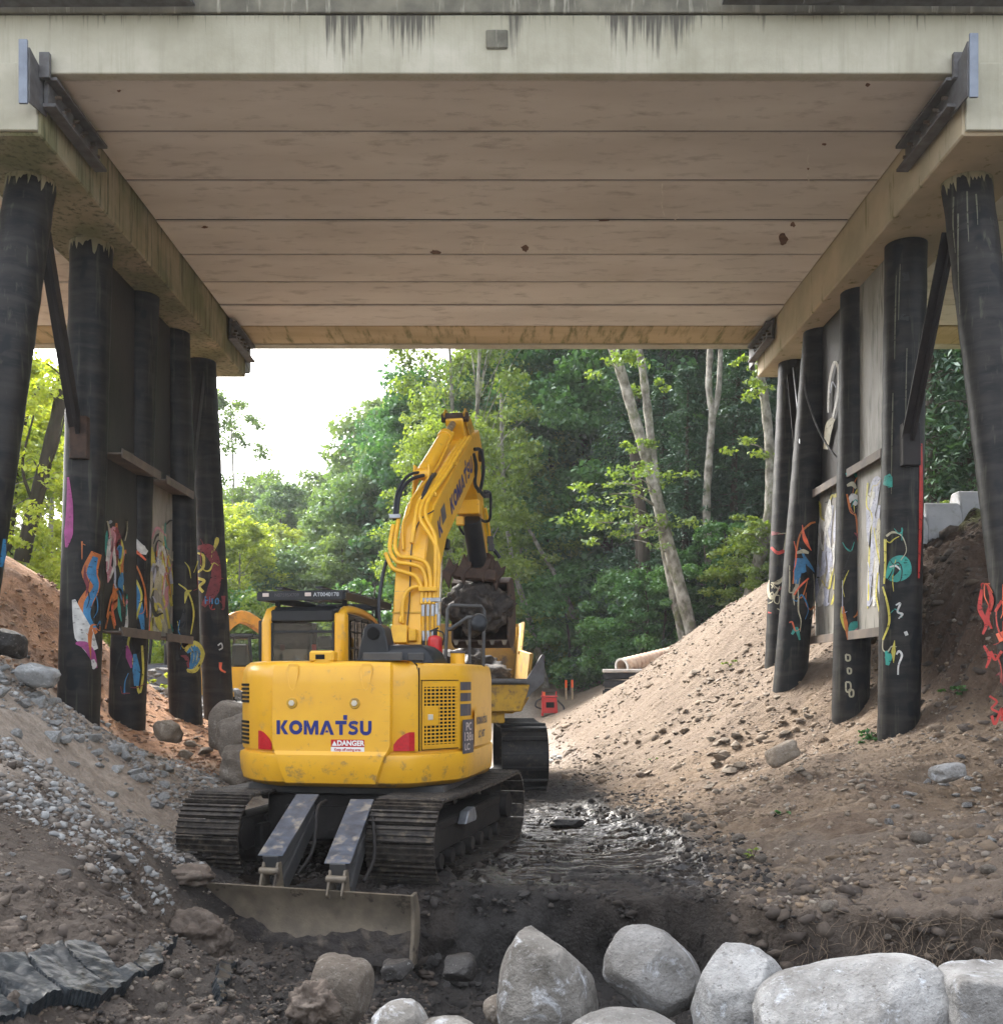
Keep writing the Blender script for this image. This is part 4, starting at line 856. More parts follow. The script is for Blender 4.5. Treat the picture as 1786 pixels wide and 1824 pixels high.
# mud and pebbles lying along the blade's top edge
# --- upper body
L_OUT = [(-1.28, .55), (-1.285, -.35), (-1.27, -.72), (-1.20, -.98), (-1.0, -1.22), (-.80, -1.37), (-.64, -1.435), (.64, -1.435), (.82, -1.38), (.90, -1.31)]
R_OUT = [(.90, -1.31), (1.22, -.86), (1.28, -.66), (1.29, -.35), (1.285, .75)]
FULL = L_OUT[:-1] + R_OUT
def offs(poly, d, closed=True):
    n = len(poly); out = []
    for i, p in enumerate(poly):
        a = Vector(poly[(i - 1) % n]); b = Vector(poly[(i + 1) % n]); t = (b - a).normalized(); out.append((p[0] - t.y * -d * -1 if 0 else p[0] + t.y * d, p[1] - t.x * d))
    return out
def rings_of(poly, prof):
    return [[Vector((x, y, z)) for x, y in offs(poly, d)] for z, d in prof]
mb = MB(); mb.loft(rings_of(FULL, [(.905, -.16), (.93, -.07), (.97, -.01), (1.08, .02), (1.22, .03), (1.26, .022), (1.275, -.02), (1.30, -.03)]))
U(mb, 'counterweight_skirt', M['yellow'], smooth=28, label='lower lip of the rear body')
mb = MB(); mb.loft(rings_of(L_OUT, [(1.29, -.06), (1.295, -.01), (1.33, .0), (2.05, .0), (2.14, -.012), (2.20, -.04), (2.235, -.09), (2.245, -.16)]))
cw = U(mb, 'counterweight', M['yellow'], smooth=30)
# centre panel, proud of the counterweight, narrowing to the bottom
mb = MB()
pn = [(-.635, 2.18), (.635, 2.18), (.635, 1.36), (.60, 1.30), (.47, .955), (-.49, .955), (-.60, 1.30), (-.635, 1.36)]
nz = 10; 
fr_ = -1.477
def pan(u, v, w): return Vector((u, w - (.03 if v < 1.29 else 0) + (.05 * ((v - 2.0) / .18) ** 2 if v > 2.0 else 0), v))
lev = [(2.225, .60, .62, .075), (2.19, .63, .63, .035), (2.12, .64, .64, .01), (2.0, .64, .64, 0), (1.36, .64, .635, 0), (1.30, .615, .61, -.005), (1.26, .60, .585, -.030), (1.20, .575, .56, -.034), (1.06, .53, .51, -.028), (.965, .495, .475, .0), (.94, .48, .46, .05)]
ring_f = []; 
vs_ = []; fs_ = []
for (z, xl, xr, dy) in lev:
    vs_ += [(-xl - .02, fr_ + dy + .05, z), (-xl, fr_ + dy, z), (xr, fr_ + dy, z), (xr + .02, fr_ + dy + .05, z)]
for i in range(len(lev) - 1):
    for k in range(3): fs_.append((i * 4 + k, i * 4 + k + 1, (i + 1) * 4 + k + 1, (i + 1) * 4 + k))
mb.add(vs_, fs_); U(mb, 'centre_panel', M['yellow'], smooth=25, parent=cw, fix=True)
# scooped dips at the top corners of the panel
for x_ in (-.42, .38):
    mb = MB(); mb.add([(x_ - .07, fr_ - .003, 2.13), (x_ + .07, fr_ - .003, 2.13), (x_ + .03, fr_ - .003, 1.96), (x_, fr_ - .003, 1.93), (x_ - .03, fr_ - .003, 1.96), (x_ - .05, fr_ + .03, 2.21), (x_ + .05, fr_ + .03, 2.21), (x_, fr_ + .035, 2.08)],
           [(0, 4, 7), (4, 3, 7), (3, 2, 7), (2, 1, 7), (0, 7, 5), (7, 1, 6), (5, 7, 6)]); U(mb, 'moulded_dip', M['yellow_worn'] if 0 else M['yellow'], smooth=60, parent=cw)
for x_ in (-.425, .26):
    mb = MB(); mb.cyl((x_, fr_ + .01, 1.80), (x_, fr_ - .012, 1.80), .062, 22, .055); c_ = U(mb, 'bolt_recess', M['yellow_worn'], .004, parent=cw)
    mb = MB(); mb.cyl((x_, fr_ - .0, 1.80), (x_, fr_ - .024, 1.80), .034, 6); U(mb, 'bolt_cap', M['lamp'], .004, parent=cw)
fy = fr_ - .004
tx = letter_word('KOMATSU', .148, lambda u, v: (u * .965 - .075, fy, 1.545 + v))
U(tx, 'maker_lettering', M['blue'], parent=cw, fix=False)
mb = MB(); mb.box((.185, fy, 1.385), (.36, .004, .075)); mb.m = 1; mb.box((.185, fy, 1.318), (.36, .004, .055)); 
pl_ = U(mb, 'warning_plate', [M['red'], M['white']], parent=cw)
text_mb('DANGER', .074, lambda u, v: (u * .98 + .218, fy - .004, 1.384 + v), offset=.003).build('warning_lettering', M['white'], cw, fix=False).rotation_euler = (0, 0, 0)
text_mb('Keep off swing area', .040, lambda u, v: (u * .9 + .185, fy - .004, 1.318 + v), offset=.001).build('notice_lettering', M['red'], cw, fix=False)
mb = MB(); mb.add([(.015, fy - .004, 1.358), (.072, fy - .004, 1.358), (.043, fy - .004, 1.410)], [(0, 1, 2)]); U(mb, 'warning_triangle', M['white'], parent=cw, fix=False)
# red reflectors on the corners
for sg_, xs_, tp_ in ((1, [.665, .70, .74, .78, .82, .865], [1.37, 1.42, 1.455, 1.485, 1.50, 1.50]), (-1, [.67, .70, .74, .78, .82, .86], [1.37, 1.42, 1.455, 1.485, 1.50, 1.50])):
    mb = MB(); yy_ = [float(np.interp(x, [.64, .82, .90], [-1.435, -1.38, -1.31]) if sg_ > 0 else np.interp(x, [.64, .80, 1.0], [-1.435, -1.37, -1.22])) for x in xs_]
    n6 = len(xs_); vs_ = []
    for o_ in (.004, -.012): vs_ += [(sg_ * x, y + o_, 1.305) for x, y in zip(xs_, yy_)] + [(sg_ * x, y + o_, z) for x, y, z in zip(xs_, yy_, tp_)]
    fs_ = []
    for k in range(n6 - 1): fs_ += [(k, k + 1, n6 + k + 1, n6 + k), (2 * n6 + k, 3 * n6 + k, 3 * n6 + k + 1, 2 * n6 + k + 1), (k, 2 * n6 + k, 2 * n6 + k + 1, k + 1), (n6 + k, n6 + k + 1, 3 * n6 + k + 1, 3 * n6 + k)]
    fs_ += [(0, n6, 3 * n6, 2 * n6), (n6 - 1, 3 * n6 - 1, 4 * n6 - 1, 2 * n6 - 1)]
    mb.add(vs_, fs_); U(mb, 'reflector', M['red'], parent=cw)
# reversing camera pod
mb = MB(); mb.box((-.13, -1.33, 2.29), (.27, .16, .12)); mb.prism([(-.26, 2.2), (-.18, 2.27), (-.06, 2.27), (.05, 2.2)], -1.41, -1.2, lambda u, v, w: Vector((u, w, v))); pod = U(mb, 'camera_pod', M['yellow'], .02, parent=cw)
mb = MB(); mb.box((-.14, -1.413, 2.285), (.10, .012, .05)); U(mb, 'camera_lens', M['darkhole'], .004, parent=pod)
# right-hand side covers
mb = MB(); mb.loft(rings_of(R_OUT + [(.85, .75), (.85, -1.2)], [(1.29, -.03), (1.30, .0), (2.05, .0), (2.14, -.012), (2.20, -.03), (2.22, -.07)])); sc_ = U(mb, 'side_cover', M['yellow'], smooth=30, label='right side cover with the grille and grey decals')
P0 = Vector((.90, -1.31, 0)); P1 = Vector((1.22, -.86, 0)); ed = (P1 - P0); eL = ed.length; ed.normalize(); en = Vector((ed.y, -ed.x, 0))
def ch(s, z, o=0.0): return P0 + ed * s + en * o + Vector((0, 0, z))
def chbox(mb, s0, s1, z0, z1, o0, o1):
    mb.add([ch(s, z, o) for o in (o0, o1) for z in (z0, z1) for s in (s0, s1)], [(0, 1, 3, 2), (4, 6, 7, 5), (0, 2, 6, 4), (1, 5, 7, 3), (0, 4, 5, 1), (2, 3, 7, 6)])
mb = MB(); chbox(mb, .04, eL - .01, 1.32, 2.03, .0, .006); gb = U(mb, 'grille_door', M['yellow'], .004, parent=sc_)
mb = MB(); chbox(mb, .07, eL - .03, 1.36, 1.97, .004, .008); U(mb, 'grille_back', M['darkhole'], parent=sc_)
mb = MB(); chbox(mb, .06, .26, 1.56, 1.77, .006, .018); U(mb, 'latch_panel', M['yellow'], .005, parent=sc_)
mb = MB(); chbox(mb, .11, .18, 1.62, 1.68, .014, .024); U(mb, 'latch', M['lamp'], .004, parent=sc_)
for k in range(16):
    z_ = 1.375 + k * .0385; s0 = .26 if 1.55 < z_ < 1.79 else .07
    mb = MB(); chbox(mb, s0, eL - .03, z_ - .007, z_ + .007, .006, .016); U(mb, 'grille_bar', M['yellow'], parent=sc_)
for k in range(8):
    s_ = .10 + k * .058
    for (za, zb) in (((1.36, 1.56), (1.77, 1.97)) if s_ < .26 else ((1.36, 1.97),)):
        mb = MB(); chbox(mb, s_ - .006, s_ + .006, za, zb, .006, .014); U(mb, 'grille_bar', M['yellow'], parent=sc_)
# dark gaps between the body panels
for q in (((.905, -1.312, 1.30), (.905, -1.312, 2.17)),): mb = MB(); mb.bar(q[0], q[1], .012, .012); U(mb, 'panel_gap', M['darkhole'], parent=sc_)
for (s0, s1, z0, z1) in ((.03, eL, 2.035, 2.043), (.03, eL, 1.305, 1.313), (.03, .038, 1.31, 2.04)): mb = MB(); chbox(mb, s0, s1, z0, z1, .001, .008); U(mb, 'panel_gap', M['darkhole'], parent=sc_)
# left-hand grille, seen at a slant
Q0 = Vector((-1.20, -.98, 0)); Q1 = Vector((-1.0, -1.22, 0)); qd = (Q1 - Q0); qn = Vector((qd.y, -qd.x, 0)).normalized()
for k in range(15):
    z_ = 1.36 + k * .045; mb = MB(); a = Q0 + qd * .02 + qn * .006; b = Q0 + qd * .85 + qn * .006
    if 1.62 < z_ < 1.80: continue
    mb.bar(a + Vector((0, 0, z_)), b + Vector((0, 0, z_)), .014, .026); U(mb, 'grille_slot', M['darkhole'], parent=cw)
# decal panels round the right corner
def fl(u, z, o=0.0):      # along the rear-right corner, from the chamfer's end round to the flank
    pts_ = [(1.22, -.86), (1.28, -.66), (1.29, -.35), (1.285, .75)]; d = u
    for i in range(3):
        a = Vector(pts_[i]); b = Vector(pts_[i + 1]); L_ = (b - a).length
        if d <= L_ or i == 2: t = (b - a).normalized(); p = a + t * d; return Vector((p.x + t.y * o, p.y - t.x * o, z))
        d -= L_
def flpatch(mb, u0, u1, z0, z1, o, n=6):
    vs_ = [fl(u0 + (u1 - u0) * k / n, z, o) for z in (z0, z1) for k in range(n + 1)]; mb.add(vs_, [(k, k + 1, n + 2 + k, n + 1 + k) for k in range(n)])
for (za, zb) in ((1.93, 2.02), (1.81, 1.90), (1.65, 1.78)):
    mb = MB(); flpatch(mb, .04, .36, za, zb, .005); U(mb, 'grey_decal', M['decal'], parent=sc_, fix=False)
mb = MB(); flpatch(mb, .04, .36, 1.24, 1.61, .034); mb2 = U(mb, 'model_plate', M['decal'], parent=sc_, fix=False)
text_mb('PC', .12, lambda u, v: fl(.18 + u, 1.53 + v, .037), offset=.003).build('model_lettering', M['decal_text'], sc_, fix=False)
text_mb('138us', .13, lambda u, v: fl(.20 + u * .9, 1.42 + v, .037), offset=.003).build('model_lettering', M['decal_text'], sc_, fix=False)
text_mb('LC', .10, lambda u, v: fl(.14 + u, 1.31 + v, .037), offset=.003).build('model_lettering', M['decal_text'], sc_, fix=False)
mb = MB(); flpatch(mb, .42, 1.2, 1.30, 1.72, .03); U(mb, 'side_door', M['yellow'], parent=sc_, fix=False)
letter_word('KOMATSU', .085, lambda u, v: fl(.82 + u, 1.58 + v, .036)).build('side_lettering', M['decal'], sc_, fix=False)
text_mb('LC  HST', .11, lambda u, v: fl(.80 + u, 1.42 + v, .036), offset=.004).build('side_lettering', M['decal'], sc_, fix=False)
mb = MB(); mb.box((0, .1, .86), (2.2, 2.3, .10)); mb.box((.7, 1.1, 1.4), (.7, .9, .9)); U(mb, 'deck_frame', M['dark_steel'], .01)
mb = MB(); mb.box((.83, .55, 2.18), (.84, 1.1, .03)); U(mb, 'walkway_deck', M['dark_steel'], .004)
# --- engine hood, exhaust, filler, extinguisher, rail and mirror
hb = ul(665, 1185, 11.2); 
mb = MB()
def rb(mb, x0, x1, y0, y1, z0, z1, dx=.06, dy=.06):
    mb.loft([[Vector((x0, y0, z0)), Vector((x1, y0, z0)), Vector((x1, y1, z0)), Vector((x0, y1, z0))], [Vector((x0 + dx * .3, y0 + dy * .3, (z0 + 2 * z1) / 3)), Vector((x1 - dx * .4, y0 + dy * .3, (z0 + 2 * z1) / 3)), Vector((x1 - dx * .4, y1 - dy * .3, (z0 + 2 * z1) / 3)), Vector((x0 + dx * .3, y1 - dy * .3, (z0 + 2 * z1) / 3))],
             [Vector((x0 + dx, y0 + dy, z1)), Vector((x1 - dx, y0 + dy, z1)), Vector((x1 - dx, y1 - dy, z1)), Vector((x0 + dx, y1 - dy, z1))]])
rb(mb, .12, .98, -.98, -.25, 2.20, 2.43, .16, .12); hood = U(mb, 'engine_hood', M['black'], .03, label='black hood over the engine')
mb = MB(); mb.box((.42, -1.0, 2.29), (.44, .04, .10)); mb.box((.78, -.97, 2.29), (.18, .04, .09)); U(mb, 'hood_louvre', M['dark_steel'], .01, parent=hood)
ex = ul(690, 1180, 11.2)
mb = MB(); cx_ = .30
mb.loft([[Vector((cx_ + a * w, -.95 + b * .3, z)) for a, b in ((-1, 0), (1, 0), (1, 1), (-1, 1))] for z, w in ((2.2, .20), (2.36, .17), (2.52, .13), (2.60, .115), (2.64, .08), (2.655, .04))]); U(mb, 'exhaust_cowl', M['black'], .02, parent=hood)
mb = MB(); mb.cyl((cx_, -.957, 2.545), (cx_, -.94, 2.545), .072, 18); mb.tube([(cx_, -.90, 2.55), (cx_, -.97, 2.55)], .06, 14); U(mb, 'exhaust_pipe', M['darkhole'], smooth=40, parent=hood)
p = ul(775, 1150, 12.0); mb = MB(); rr_ = [.02, .075, .088, .088, .088, .08, .03]; mb.tube([(p.x, p.y, p.z + z) for z in (-.24, -.22, -.18, 0, .06, .10, .12)], rr_, 16); ext = U(mb, 'fire_extinguisher', M['redpaint'], smooth=60)
mb = MB(); mb.cyl((p.x, p.y, p.z + .10), (p.x, p.y, p.z + .19), .025, 10); mb.bar((p.x - .06, p.y, p.z + .17), (p.x + .04, p.y, p.z + .21), .02, .02); mb.tube(spline([(p.x + .02, p.y, p.z + .18), (p.x + .1, p.y, p.z + .14), (p.x + .1, p.y - .02, p.z)], 6), .01, 6); U(mb, 'extinguisher_valve', M['black'], parent=ext)
mb = MB(); mb.cyl((p.x, p.y, p.z - .5), (p.x, p.y, p.z - .2), .08, 14); U(mb, 'extinguisher_bracket', M['black'])
p = ul(815, 1195, 11.6); mb = MB(); mb.cyl((p.x, p.y, p.z - .05), (p.x, p.y, p.z + .20), .085, 16); fl_ = U(mb, 'filler_neck', M['yellow'], .006, smooth=40); mb = MB(); mb.cyl((p.x, p.y, p.z + .20), (p.x, p.y, p.z + .225), .09, 16); U(mb, 'filler_cap', M['decal'], .004, parent=fl_)
mb = MB(); A_ = [ul(793, 1185, 11.9), ul(797, 1085, 11.9), ul(802, 1078, 11.9), ul(857, 1080, 12.2), ul(862, 1088, 12.2), ul(860, 1200, 12.2)]; mb.tube(A_, .022, 8)
mb.tube([ul(836, 1190, 12.0), ul(836, 1102, 12.0)], .019, 8); mb.tube([ul(797, 1120, 11.9), ul(803, 1121, 11.9), ul(833, 1100, 11.8), ul(845, 1100, 11.8)], .026, 8); rail = U(mb, 'handrail', M['dark_steel'], smooth=60)
mc = ul(853, 1110, 11.75); mb = MB(); nrm = Vector((.25, -.9, .25)).normalized(); rings = []
for (o_, r_) in ((.06, .05), (.045, .09), (.01, .118), (-.01, .120)):
    x_ = nrm.cross(Vector((0, 0, 1))).normalized(); y_ = x_.cross(nrm)
    rings.append([mc + nrm * o_ + x_ * math.cos(a) * r_ * .85 + y_ * math.sin(a) * r_ for a in [2 * math.pi * k / 20 for k in range(20)]])
mb.loft(rings); U(mb, 'mirror', M['black'], smooth=50, parent=rail)
# --- cab
X0, X1, Y0, Y1, Z0, Z1 = -1.30, -.30, -.22, 1.45, .95, 2.93
cab = empty('cab'); cab.parent = digger; cab.rotation_euler = (0, 0, UA)
def Cc(mb, name, mat, bevel=0, **k): return mb.build(name, mat, cab, bevel=bevel, **k)
mb = MB(); mb.box(((X0 + X1) / 2, (Y0 + Y1) / 2, 1.45), (X1 - X0, Y1 - Y0, 1.0)); Cc(mb, 'cab_base', M['yellow'], .03)
mb = MB(); mb.tube([(X0 + .05, Y0 + .03, 1.9), (X0 + .05, Y0 + .03, 2.72), (X0 + .08, Y0 + .06, 2.85), (X0 + .13, Y0 + .12, 2.88)], [.062, .062, .055, .05], 10); Cc(mb, 'rear_pillar', M['yellow'], smooth=60)
mb = MB(); mb.loft([[Vector((X1 - .10 + a + s * .0, Y0 + b, z)) for a, b in ((-.01, 0), (.10, 0), (.12, .03), (.12, .16), (0, .16))] for z, s in ((1.9, 0), (2.72, 0), (2.83, 0))] ); Cc(mb, 'rear_pillar', M['yellow'], .02)
mb = MB(); mb.tube(spline([(X1 - .04, Y0 + .05, 2.72), (X1 - .04, Y0 + .12, 2.84), (X1 - .04, Y0 + .35, 2.885), (X1 - .04, .75, 2.86), (X1 - .04, 1.2, 2.74), (X1 - .04, 1.42, 2.45), (X1 - .04, 1.5, 1.9)], 6), .05, 10); Cc(mb, 'roof_rail', M['yellow'], smooth=60)
mb = MB(); mb.box(((X0 + X1) / 2, (Y0 + Y1) / 2 - .05, 2.87), (X1 - X0 - .16, Y1 - Y0 - .2, .08)); Cc(mb, 'roof', M['black'], .03)
mb = MB(); mb.box(((X0 + X1) / 2 - .02, Y0 + .04, 2.80), (X1 - X0 - .2, .05, .15)); Cc(mb, 'rear_header', M['black'], .02)
mb = MB(); xa, xb = X0 + .10, X1 - .11; ya = Y0 + .03
for (c_, s_) in (((( xa + xb) / 2, ya, 2.61), (xb - xa, .03, .03)), (((xa + xb) / 2, ya, 1.98), (xb - xa, .03, .04)), ((xa + .015, ya, 2.35), (.03, .03, .74)), ((xb - .015, ya, 2.35), (.03, .03, .74))): mb.box(c_, s_)
wf = Cc(mb, 'rear_window', M['black'], .004); mb = MB(); mb.box(((xa + xb) / 2, ya + .004, 2.35), (xb - xa - .05, .006, .72)); mb.build('pane', M['glass'], wf)
for x_, nm in ((X0 + .02, 'left'), (X1 - .02, 'right')):
    mb = MB(); yc = (.02, 1.38)
    mb.box((x_, .70, 2.78), (.04, 1.4, .05)); mb.box((x_, .70, 1.93), (.04, 1.4, .05)); mb.box((x_, .0, 2.36), (.045, .05, .85)); mb.box((x_, 1.38, 2.36), (.045, .05, .85))
    sw = Cc(mb, 'side_window', M['black'], .004)
    mb = MB(); mb.box((x_, .69, 2.36), (.006, 1.3, .8)); mb.build('pane', M['glass'], sw)
    if x_ > -1:
        for k in range(4): mb = MB(); mb.tube([(x_ + .03, .02, 2.02 + .2 * k), (x_ + .03, 1.38, 2.02 + .2 * k)], .008, 6); mb.build('guard_bar', M['black'], sw)
        for k in range(5): mb = MB(); mb.tube([(x_ + .03, .2 + .26 * k, 1.93), (x_ + .03, .2 + .26 * k, 2.78)], .008, 6); mb.build('guard_bar', M['black'], sw)
mb = MB(); mb.tube([(X0 + .06, Y1, 1.9), (X0 + .06, Y1 - .1, 2.8)], .04, 8); Cc(mb, 'front_pillar', M['black'], smooth=60)
mb = MB(); mb.box((X0 + .56, .62, 1.98), (.44, .5, .12)); mb.box((X0 + .56, .40, 2.18), (.36, .12, .46)); mb.box((X0 + .56, .38, 2.50), (.2, .09, .16)); Cc(mb, 'driver_seat', M['black'], .03)
mb = MB(); mb.box((X0 + .24, .8, 2.1), (.12, .4, .22)); mb.box((X0 + .78, .8, 2.1), (.12, .4, .22)); mb.bar((X0 + .26, .9, 2.2), (X0 + .26, .9, 2.4), .04, .04); Cc(mb, 'console', M['decal'], .02)
mb = MB(); mb.tube([(X0 + .24, .88, 2.42), (X0 + .24, .88, 2.50)], [.03, .035], 10); Cc(mb, 'lever_knob', M['redpaint'], .01)
mb = MB(); mb.box((X0 - .085, -.0, 2.33), (.10, .04, .86)); Cc(mb, 'mirror_panel', M['black'], .012); mb = MB(); mb.bar((X0, 0, 2.6), (X0 - .04, 0, 2.6), .03, .03); Cc(mb, 'mirror_bracket', M['black'])
# falling-object guard on the roof
gd = empty('roof_guard'); gd.parent = cab
Zg = 3.02
def gq(px, py, Y): return ul(px, py, Y)
mb = MB(); gx0, gx1, gy0, gy1 = X0 + .01, X1 + .05, Y0 - .12, 1.55
mb.box(((gx0 + gx1) / 2, gy0, Zg), (gx1 - gx0, .05, .11)); mb.box(((gx0 + gx1) / 2, gy1, Zg), (gx1 - gx0, .05, .09))
mb.box((gx0, (gy0 + gy1) / 2, Zg), (.05, gy1 - gy0, .09)); mb.box((gx1, (gy0 + gy1) / 2, Zg), (.05, gy1 - gy0, .09))
gf = mb.build('guard_frame', M['black'], gd, bevel=.006)
for k in range(7):
    mb = MB(); y_ = gy0 + .15 + k * .235; mb.bar((gx0, y_, Zg + .065), (gx1, y_, Zg + .065), .12, .012); mb.build('guard_slat', M['black'], gd)
for (xx, sx_) in ((gx0 + .25, .02), (gx1 - .3, -.02)):
    mb = MB(); mb.bar((xx, gy0, Zg + .10), (xx + .1, gy1, Zg + .06), .09, .02); mb.build('guard_strap', M['black'], gd)
for xx in (gx0 + .10, gx0 + .62): 
    mb = MB(); mb.box((xx, gy0 - .028, Zg + .015), (.075, .012, .042)); mb.build('guard_lamp', M['decal_text'], gd, bevel=.003)
text_mb('N07595X709', .055, lambda u, v: Vector((gx0 + .36 + u, gy0 - .028, Zg + .01 + v)), offset=.0).build('serial_lettering', M['decal'], gd, fix=False)
text_mb('AT0040178', .065, lambda u, v: Vector((gx0 + .84 + u, gy0 - .028, Zg + .01 + v)), offset=.001).build('serial_lettering', M['fitting'], gd, fix=False)
mb = MB(); mb.bar((gx0 + .1, 0, 2.90), (gx0 + .1, 0, Zg), .05, .05); mb.bar((gx1 - .1, 0, 2.90), (gx1 - .1, 0, Zg), .05, .05); mb.bar((gx0 + .1, 1.3, 2.85), (gx0 + .1, 1.3, Zg), .05, .05); mb.bar((gx1 - .1, 1.3, 2.85), (gx1 - .1, 1.3, Zg), .05, .05); mb.build('guard_post', M['black'], gd)
# --- boom
BX = .30; BW = .19
foot = (.35, 1.35); 
top_edge = [(.13, 1.55), (.62, 3.62), (.78, 3.95), (1.05, 4.28), (3.55, 5.80), (3.95, 5.95)]
bot_edge = [(4.22, 5.72), (4.15, 5.42), (3.6, 5.12), (1.75, 3.95), (1.42, 3.55), (.62, 1.35), (.3, 1.25)]
poly = top_edge + bot_edge
mb = MB(); mb.prism(poly, BX - BW, BX + BW, lambda u, v, w: Vector((w, u, v)))
boom = U(mb, 'boom', M['yellow'], .02)
def bt(s, lat=0.0, h=0.0):
    """a point over the boom's back: s runs along the top edge from the foot, lat sideways, h above it"""
    i = 0; d = s
    pts_ = [Vector((0, a, b)) for a, b in top_edge[:5]]
    for i in range(4):
        L_ = (pts_[i + 1] - pts_[i]).length
        if d <= L_ or i == 3: break
        d -= L_
    t = (pts_[i + 1] - pts_[i]).normalized(); n_ = Vector((0, -t.z, t.y)); p = pts_[i] + t * d + n_ * h
    return Vector((BX + lat, p.y, p.z))
def side(y, z, o=.0): return Vector((BX + BW + o, y, z))
# doubler seams and side stiffener
mb = MB(); mb.box(bt(1.35, 0, .004), (2 * BW + .006, .02, .02)); U(mb, 'weld_seam', M['yellow_worn'], parent=boom)
# side lettering
e0 = Vector((0, 1.75, 4.18)); e1 = Vector((0, 3.5, 5.28)); et = (e1 - e0).normalized(); eu = Vector((0, -et.z, et.y))
U(letter_word('KOMATSU', .235, lambda u, v: side(0, 0, .004) * 1 + (e0 + e1) / 2 + et * (u + .12) + eu * (v + .08)), 'boom_lettering', M['blue'], parent=boom, fix=False)
U(letter_word('K', .24, lambda u, v: side(0, 0, .004) + e0 + et * (u - .42) + eu * (v + .1)), 'boom_lettering', M['blue'], parent=boom, fix=False)
mb = MB(); mb.add([side(0, 0, .004) + e0 + et * a + eu * b for a, b in ((-.28, .06), (-.02, .06), (-.02, .28), (-.28, .28))], [(0, 1, 2, 3)]); U(mb, 'maker_badge', M['decal'], parent=boom, fix=False)
# hydraulic pipes over the boom's back
def pipe(pts, r=.027, mat='yellow_tube', nm='hydraulic_pipe'): mb = MB(); mb.tube(spline(pts, 5), r, 8); return U(mb, nm, M[mat], smooth=60, parent=boom)
pipe([bt(1.45, .28, .03), bt(1.75, .28, .06), bt(1.95, .22, .09), bt(2.02, .05, .10), bt(2.05, -.12, .09), bt(2.2, -.20, .07), bt(2.6, -.22, .05)])
pipe([bt(1.45, .23, .03), bt(1.70, .23, .06), bt(1.88, .17, .09), bt(1.94, .02, .10), bt(1.98, -.15, .09), bt(2.15, -.26, .07), bt(2.5, -.27, .05)])
pipe([bt(1.45, .18, .03), bt(1.62, .18, .06), bt(1.78, .10, .09), bt(1.84, -.06, .10), bt(1.9, -.2, .09), bt(2.1, -.31, .07)])
pipe([bt(1.45, .33, .02), bt(2.0, .33, .05), bt(2.3, .30, .08), bt(2.55, .16, .12), bt(2.8, .13, .12), bt(3.1, .16, .12), bt(3.8, .20, .12), bt(4.6, .21, .12), bt(5.35, .22, .10)])
pipe([bt(1.5, .36, .0), bt(2.05, .36, .03), bt(2.25, .28, .08), bt(2.5, .10, .14), bt(2.8, .08, .14), bt(3.0, .12, .13), bt(3.8, .15, .12), bt(4.6, .16, .12), bt(5.3, .17, .1)])
pipe([bt(2.2, .02, .10), bt(2.5, .04, .16), bt(2.8, .03, .15), bt(3.0, .08, .13), bt(3.6, .1, .13), bt(4.6, .11, .12), bt(5.2, .12, .1)])
pipe([bt(1.2, -.05, .04), bt(1.45, -.05, .06), bt(1.6, 0, .07), bt(1.66, .12, .06), bt(1.6, .2, .04), bt(1.45, .22, .0)])
pipe([bt(2.15, -.10, .03), bt(2.5, -.14, .06), bt(2.7, -.10, .07), bt(3.0, -.12, .07)], .016)
pipe([bt(.75, -.08, .04), bt(.95, -.08, .05), bt(1.1, -.07, .06)], .018); pipe([bt(.72, -.08, .04), bt(.62, -.05, .06), bt(.62, .1, .06), bt(.62, .2, .02)], .015); pipe([bt(.5, 0, .05), bt(.5, .12, .06), bt(.5, .2, .02)], .014)
pipe([bt(.78, .02, .04), bt(.80, .12, .06), bt(.80, .2, .03)], .014)
for s_, a_, b_ in ((1.62, .15, .38), (2.62, -.33, -.18), (3.05, .03, .2), (4.2, .05, .25)):
    mb = MB(); mb.bar(bt(s_, a_, .09), bt(s_, b_, .09), .05, .055); U(mb, 'pipe_clamp', M['yellow_tube'] if s_ != 2.62 else M['fitting'], .005, parent=boom)
mb = MB(); mb.box(bt(1.05, -.06, .07), (.20, .10, .22), Matrix.Rotation(R(-13), 3, 'X')); mb.box(bt(1.05, .1, .05), (.09, .1, .14)); mb.cyl(bt(1.2, -.06, .08), bt(1.28, -.06, .08), .025, 8); mb.cyl(bt(1.0, -.16, .08), bt(1.0, -.22, .08), .03, 8); U(mb, 'valve_block', M['yellow_tube'], .008, parent=boom)
# hoses hanging to the body on the right side of the boom
for k, (lx, s0) in enumerate(((.20, 1.42), (.26, 1.42), (.32, 1.42), (.37, 1.44), (.40, 1.3))):
    a = bt(s0, lx, .02)
    mb = MB(); mb.cyl(a + Vector((0, 0, .02)), a + Vector((0, -.012, -.12)), .024, 8); U(mb, 'hose_coupling', M['fitting'], parent=boom)
    mb = MB(); mb.cyl(a + Vector((0, -.015, -.30)), a + Vector((.01, -.03, -.42)), .024, 8); U(mb, 'hose_coupling', M['fitting'], parent=boom)
    pipe([a + Vector((0, -.012, -.1)), a + Vector((0, -.014, -.2)), a + Vector((0, -.015, -.32))], .017)
    pipe([a + Vector((.01, -.03, -.42)), a + Vector((.01, -.05, -.7)), a + Vector((-.02 - .02 * k, -.03, -.95)), a + Vector((-.05 - .03 * k, .05, -1.25)), a + Vector((-.05 - .02 * k, .1, -1.5))], .021, 'hose', 'hydraulic_hose')
mb = MB(); mb.bar(bt(1.5, .17, .03), bt(1.5, .42, .03), .06, .05); U(mb, 'hose_bracket', M['fitting'], .004, parent=boom)
